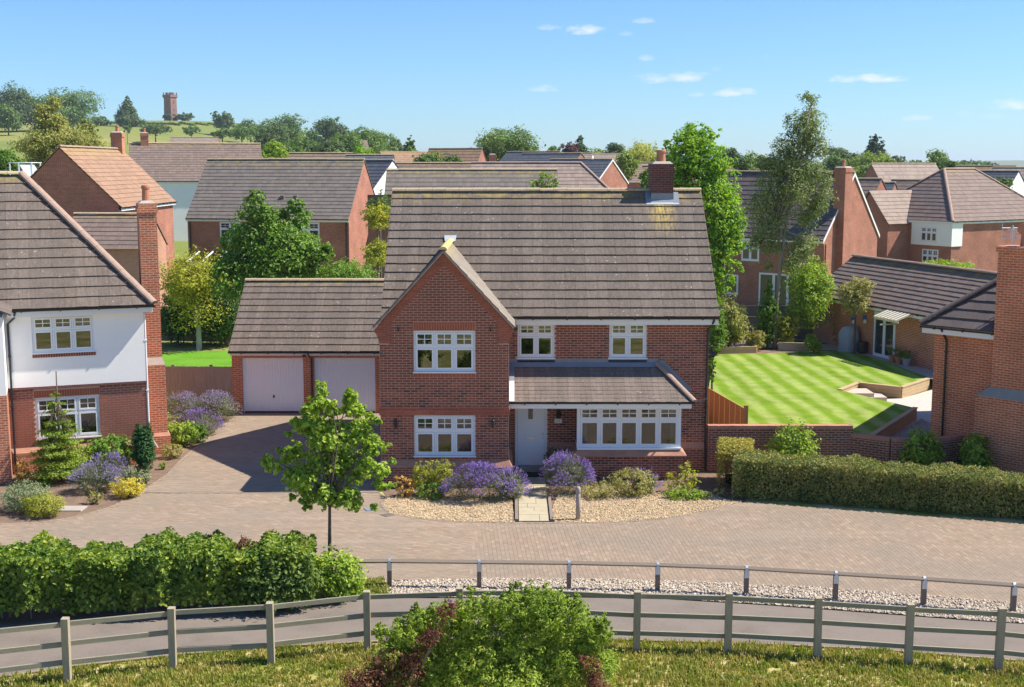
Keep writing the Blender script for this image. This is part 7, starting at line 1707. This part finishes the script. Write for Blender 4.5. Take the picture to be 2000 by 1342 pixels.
# hedge lines across the hill fields
for k, (lb, pts_, hh_) in enumerate((('thin hedge line across the upper field below the tower', [(170, 241), (260, 241.5), (340, 243), (420, 244), (500, 250)], 2.2),)):
    rng = np.random.default_rng(50 + k); q_ = []
    for (pa, pb) in zip(pts_[:-1], pts_[1:]):
        for f in np.linspace(0, 1, 40):
            u, v = pa[0] + (pb[0] - pa[0]) * f, pa[1] + (pb[1] - pa[1]) * f
            best = min((abs(PY(u, v, Yq)[2] - terr1(PY(u, v, Yq)[0], Yq)), Yq) for Yq in range(200, 900, 20)); x_ = PY(u, v, best[1])[0]
            q_.append(np.array([x_, best[1], terr1(x_, best[1])]) + np.abs(rng.normal(size=(30, 3))) * np.array([1.0, .6, .45]))
    q_ = np.concatenate(q_); t = thing('field_hedge', lb, 'hedge', tuple(q_[0])); mesh_obj('foliage', leaf_mesh('foliage', q_ - q_[0], rng.normal(size=q_.shape), .8 * rng.uniform(.6, 1.3, len(q_)), .7, .2, rng), 'leaf_far', t)
# low far belt along the horizon that reads as one mass
rng = np.random.default_rng(77); xs_, zs_, ys_ = [], [], []
Pb = []
for k in range(430):
    u = rng.uniform(560, 2120); Yb = rng.uniform(330, 620); x_ = (u - 1000) / CF * (Yb + CD); b_ = terr1(x_, Yb)
    top = PY(u, (rng.uniform(311, 321) if u > 820 else rng.uniform(285, 318)) if u < 1930 else rng.uniform(326, 332), Yb)[2]; h = top - b_
    if h < 2 or h > 22: continue
    r = rng.uniform(4, 9); q = sph(240, rng) * np.array([r, r * .8, h * .5]) * (rng.random((240, 1)) ** .4) + np.array([x_, Yb, b_ + h * .5]); Pb.append(q)
Pb = np.concatenate(Pb); o = mesh_obj('far_woodland', leaf_mesh('far_woodland', Pb, rng.normal(size=Pb.shape) + np.array([0, -.3, .5]), 1.6 * rng.uniform(.6, 1.3, len(Pb)), .7, .2, rng), 'leaf_far'); tag(o, 'distant belt of trees along the horizon', None, None, 'stuff')

# ================================================================ TOWER AND OTHER FAR THINGS
tb = PY(334, 240, 800); tw_ = thing('castellated_tower', 'old brick tower with castellated top on the hill', 'tower', (tb[0], 800, terr1(tb[0], 800) - .5), R(18))
zt_ = PY(334, 181, 800)[2] - tw_.location.z; r_ = 4.3
MB().lathe((0, 0, 0), [(r_ * 1.08, 0), (r_, zt_ * .05), (r_ * .93, zt_ * .80), (r_ * 1.12, zt_ * .84), (r_ * 1.12, zt_ * .92), (r_ * .9, zt_ * .925)], 4).build('shaft', 'tower_brick', tw_)
for k in range(8):
    a = k * math.pi / 4; rk = r_ * (1.0 if k % 2 == 0 else .70); m = MB(Matrix.Rotation(a, 4, 'Z')); m.box(rk - .55, rk + .1, -.8, .8, zt_ * .926, zt_); m.build('merlon', 'tower_brick', tw_)
for (zf, k) in ((.35, 2), (.62, 2), (.62, 3), (.35, 3)):
    a = (k + .5) * math.pi / 2; m = MB(Matrix.Rotation(a, 4, 'Z')); m.box(r_ * .6, r_ * .71, -.28, .28, zt_ * zf, zt_ * zf + 1.8); m.build('slit_window', 'glass_dark', tw_)
q = PY(38, 300, 66); t = thing('garden_shed', 'small grey shed roof behind the left hedge row', 'shed', (q[0], 66, terr1(q[0], 66))); MB().prism([(-1.2, 0, 0), (1.2, 0, 0), (1.2, 0, 7.0 - t.location.z), (.0, 0, 8.4 + .9 - t.location.z), (-1.2, 0, 7.0 - t.location.z)], (0, 3, 0)).build('body', 'board_grey', t); MB().prism([(0, -.1, 9.45 - t.location.z), (1.4, -.1, 7.0 - t.location.z), (1.4, -.1, 6.9 - t.location.z), (0, -.1, 9.3 - t.location.z)], (0, 3.2, 0)).build('roof', 'lead_light', t)
q = G(50, 345, 7.0); Yt = 44; q = PY(50, 345, Yt); t = thing('trampoline_net', 'white pole frame of a trampoline enclosure above the left roof', 'trampoline', (q[0], Yt, terr1(q[0], Yt)))
zt_ = PY(50, 318, Yt)[2] - t.location.z; m = MB(); rr = 1.0; ps = [(rr * math.cos(a), rr * math.sin(a)) for a in np.linspace(0, 2 * math.pi, 9)[:-1]]
for (a, b) in ps: MB().tube([(a, b, 0), (a, b, zt_)], .035, 6).build('pole', 'upvc', t)
MB().tube([(rr * math.cos(a), rr * math.sin(a), zt_) for a in np.linspace(0, 2 * math.pi, 17)], .03, 6, False).build('top_ring', 'upvc', t); MB().lathe((0, 0, zt_ - 2.3), [(1.1, 0), (1.1, .15), (.1, .16)], 16).build('mat', 'rubber_black', t)
# left back lawn behind the board fence, with a dark panel fence
sheet('back_lawn', [(-17, 9.6), (-10.9, 9.6), (-10.9, 15.7), (-8, 15.8), (-8, 28), (-21, 28), (-20, 10)], -.012, 'lawn_plain')
panel_fence('rear_fence', 'dark timber fence in shade behind the yellow-green tree', (-22, 28.6), (-7.5, 28.6), 0, 1.8, 'board_grey', 6, 1)
# lean-to conservatory behind the maple
q = PY(420, 505, 47); t = thing('conservatory', 'white framed glass conservatory roof behind the maple', 'conservatory', (q[0], 47, terr1(q[0], 47))); zc_ = PY(420, 512, 47)[2] - t.location.z; zd_ = PY(420, 492, 50.5)[2] - t.location.z
for k in range(5): x_ = -1.9 + k * .95; MB().hexa([(x_ - .04, 0, zc_ - .04), (x_ + .04, 0, zc_ - .04), (x_ + .04, 3.5, zd_ - .04), (x_ - .04, 3.5, zd_ - .04), (x_ - .04, 0, zc_ + .06), (x_ + .04, 0, zc_ + .06), (x_ + .04, 3.5, zd_ + .06), (x_ - .04, 3.5, zd_ + .06)]).build('glazing_bar', 'upvc', t)
for k in range(4): x_ = -1.9 + k * .95; MB().hexa([(x_ + .04, 0, zc_ - .01), (x_ + .91, 0, zc_ - .01), (x_ + .91, 3.5, zd_ - .01), (x_ + .04, 3.5, zd_ - .01), (x_ + .04, 0, zc_ + .01), (x_ + .91, 0, zc_ + .01), (x_ + .91, 3.5, zd_ + .01), (x_ + .04, 3.5, zd_ + .01)]).build('roof_pane', 'glass', t)
MB().box(-1.95, 1.95, -.02, .06, 0, zc_ - .05).box(-1.95, -1.88, .061, 3.5, 0, zc_ - .05).box(1.88, 1.95, .061, 3.5, 0, zc_ - .05).build('wall', 'upvc', t)
# roof vents on the grey houses behind
gh = bpy.data.objects['grey_roofed_house']
for x_ in (6.9, 7.9): MB().box(x_ - .14, x_ + .14, 1.2, 1.5, 6.35 - gh.location.z + .55, 6.35 - gh.location.z + .85).build('roof_vent', 'tile_grey', gh)

# ================================================================ HAZE
hz = MB().box(-5600, 6200, -900, 9100, -8, 62).build('haze', None); tag(hz, 'thin summer haze over the houses and hill', None, None, 'stuff')
mh_ = bpy.data.materials.new('haze_air'); mh_.use_nodes = True; nt = mh_.node_tree; nt.nodes.clear()
o_ = nt.nodes.new('ShaderNodeOutputMaterial'); v_ = nt.nodes.new('ShaderNodeVolumePrincipled'); v_.inputs['Color'].default_value = (.80, .90, 1.0, 1); v_.inputs['Density'].default_value = .00013; v_.inputs['Anisotropy'].default_value = .2
nt.links.new(v_.outputs[0], o_.inputs['Volume']); hz.data.materials.append(mh_)

# ================================================================ GROUPS OF LOOK-ALIKE THINGS
GROUPS = {'lavender_bush': 'lavender bushes in the front beds', 'red_gable_house': 'red brick gables with slate roofs', 'distant_roof_house': 'distant houses at the right', 'distant_gable_house': 'distant gabled houses on the skyline', 'slate_house': 'slate roofed houses, centre left',
          'garden_wall': 'lengths of the red brick garden wall', 'wall_shrub': 'shrubs along the garden wall', 'plant_pot': 'plant pots by the annex', 'hill_tree': 'trees on the hill', 'field_bush': 'bushes in the hill field',
          'hill_bush': 'bushes on the hill skyline', 'garden_tree': 'trees between the houses behind', 'belt_tree': 'trees of the wood below the field', 'oak_tree': 'oaks on the skyline', 'skyline_tree': 'trees on the right skyline',
          'euonymus_shrub': 'yellow-green rounded shrubs', 'clipped_hedge': 'clipped box hedges', 'hedge_shrub': 'shrubs in the left hedge', 'red_shoot': 'reddish shoots in the left hedge', 'berberis_bush': 'purple berberis in the foreground'}
tops = {}
for ob in bpy.data.objects:
    if ob.parent is None and 'category' in ob.keys(): tops.setdefault(ob.name.split('.')[0], []).append(ob)
for nm_, obs in tops.items():
    if len(obs) > 1:
        for ob in obs: ob['group'] = GROUPS.get(nm_, nm_.replace('_', ' ') + 's in the scene')
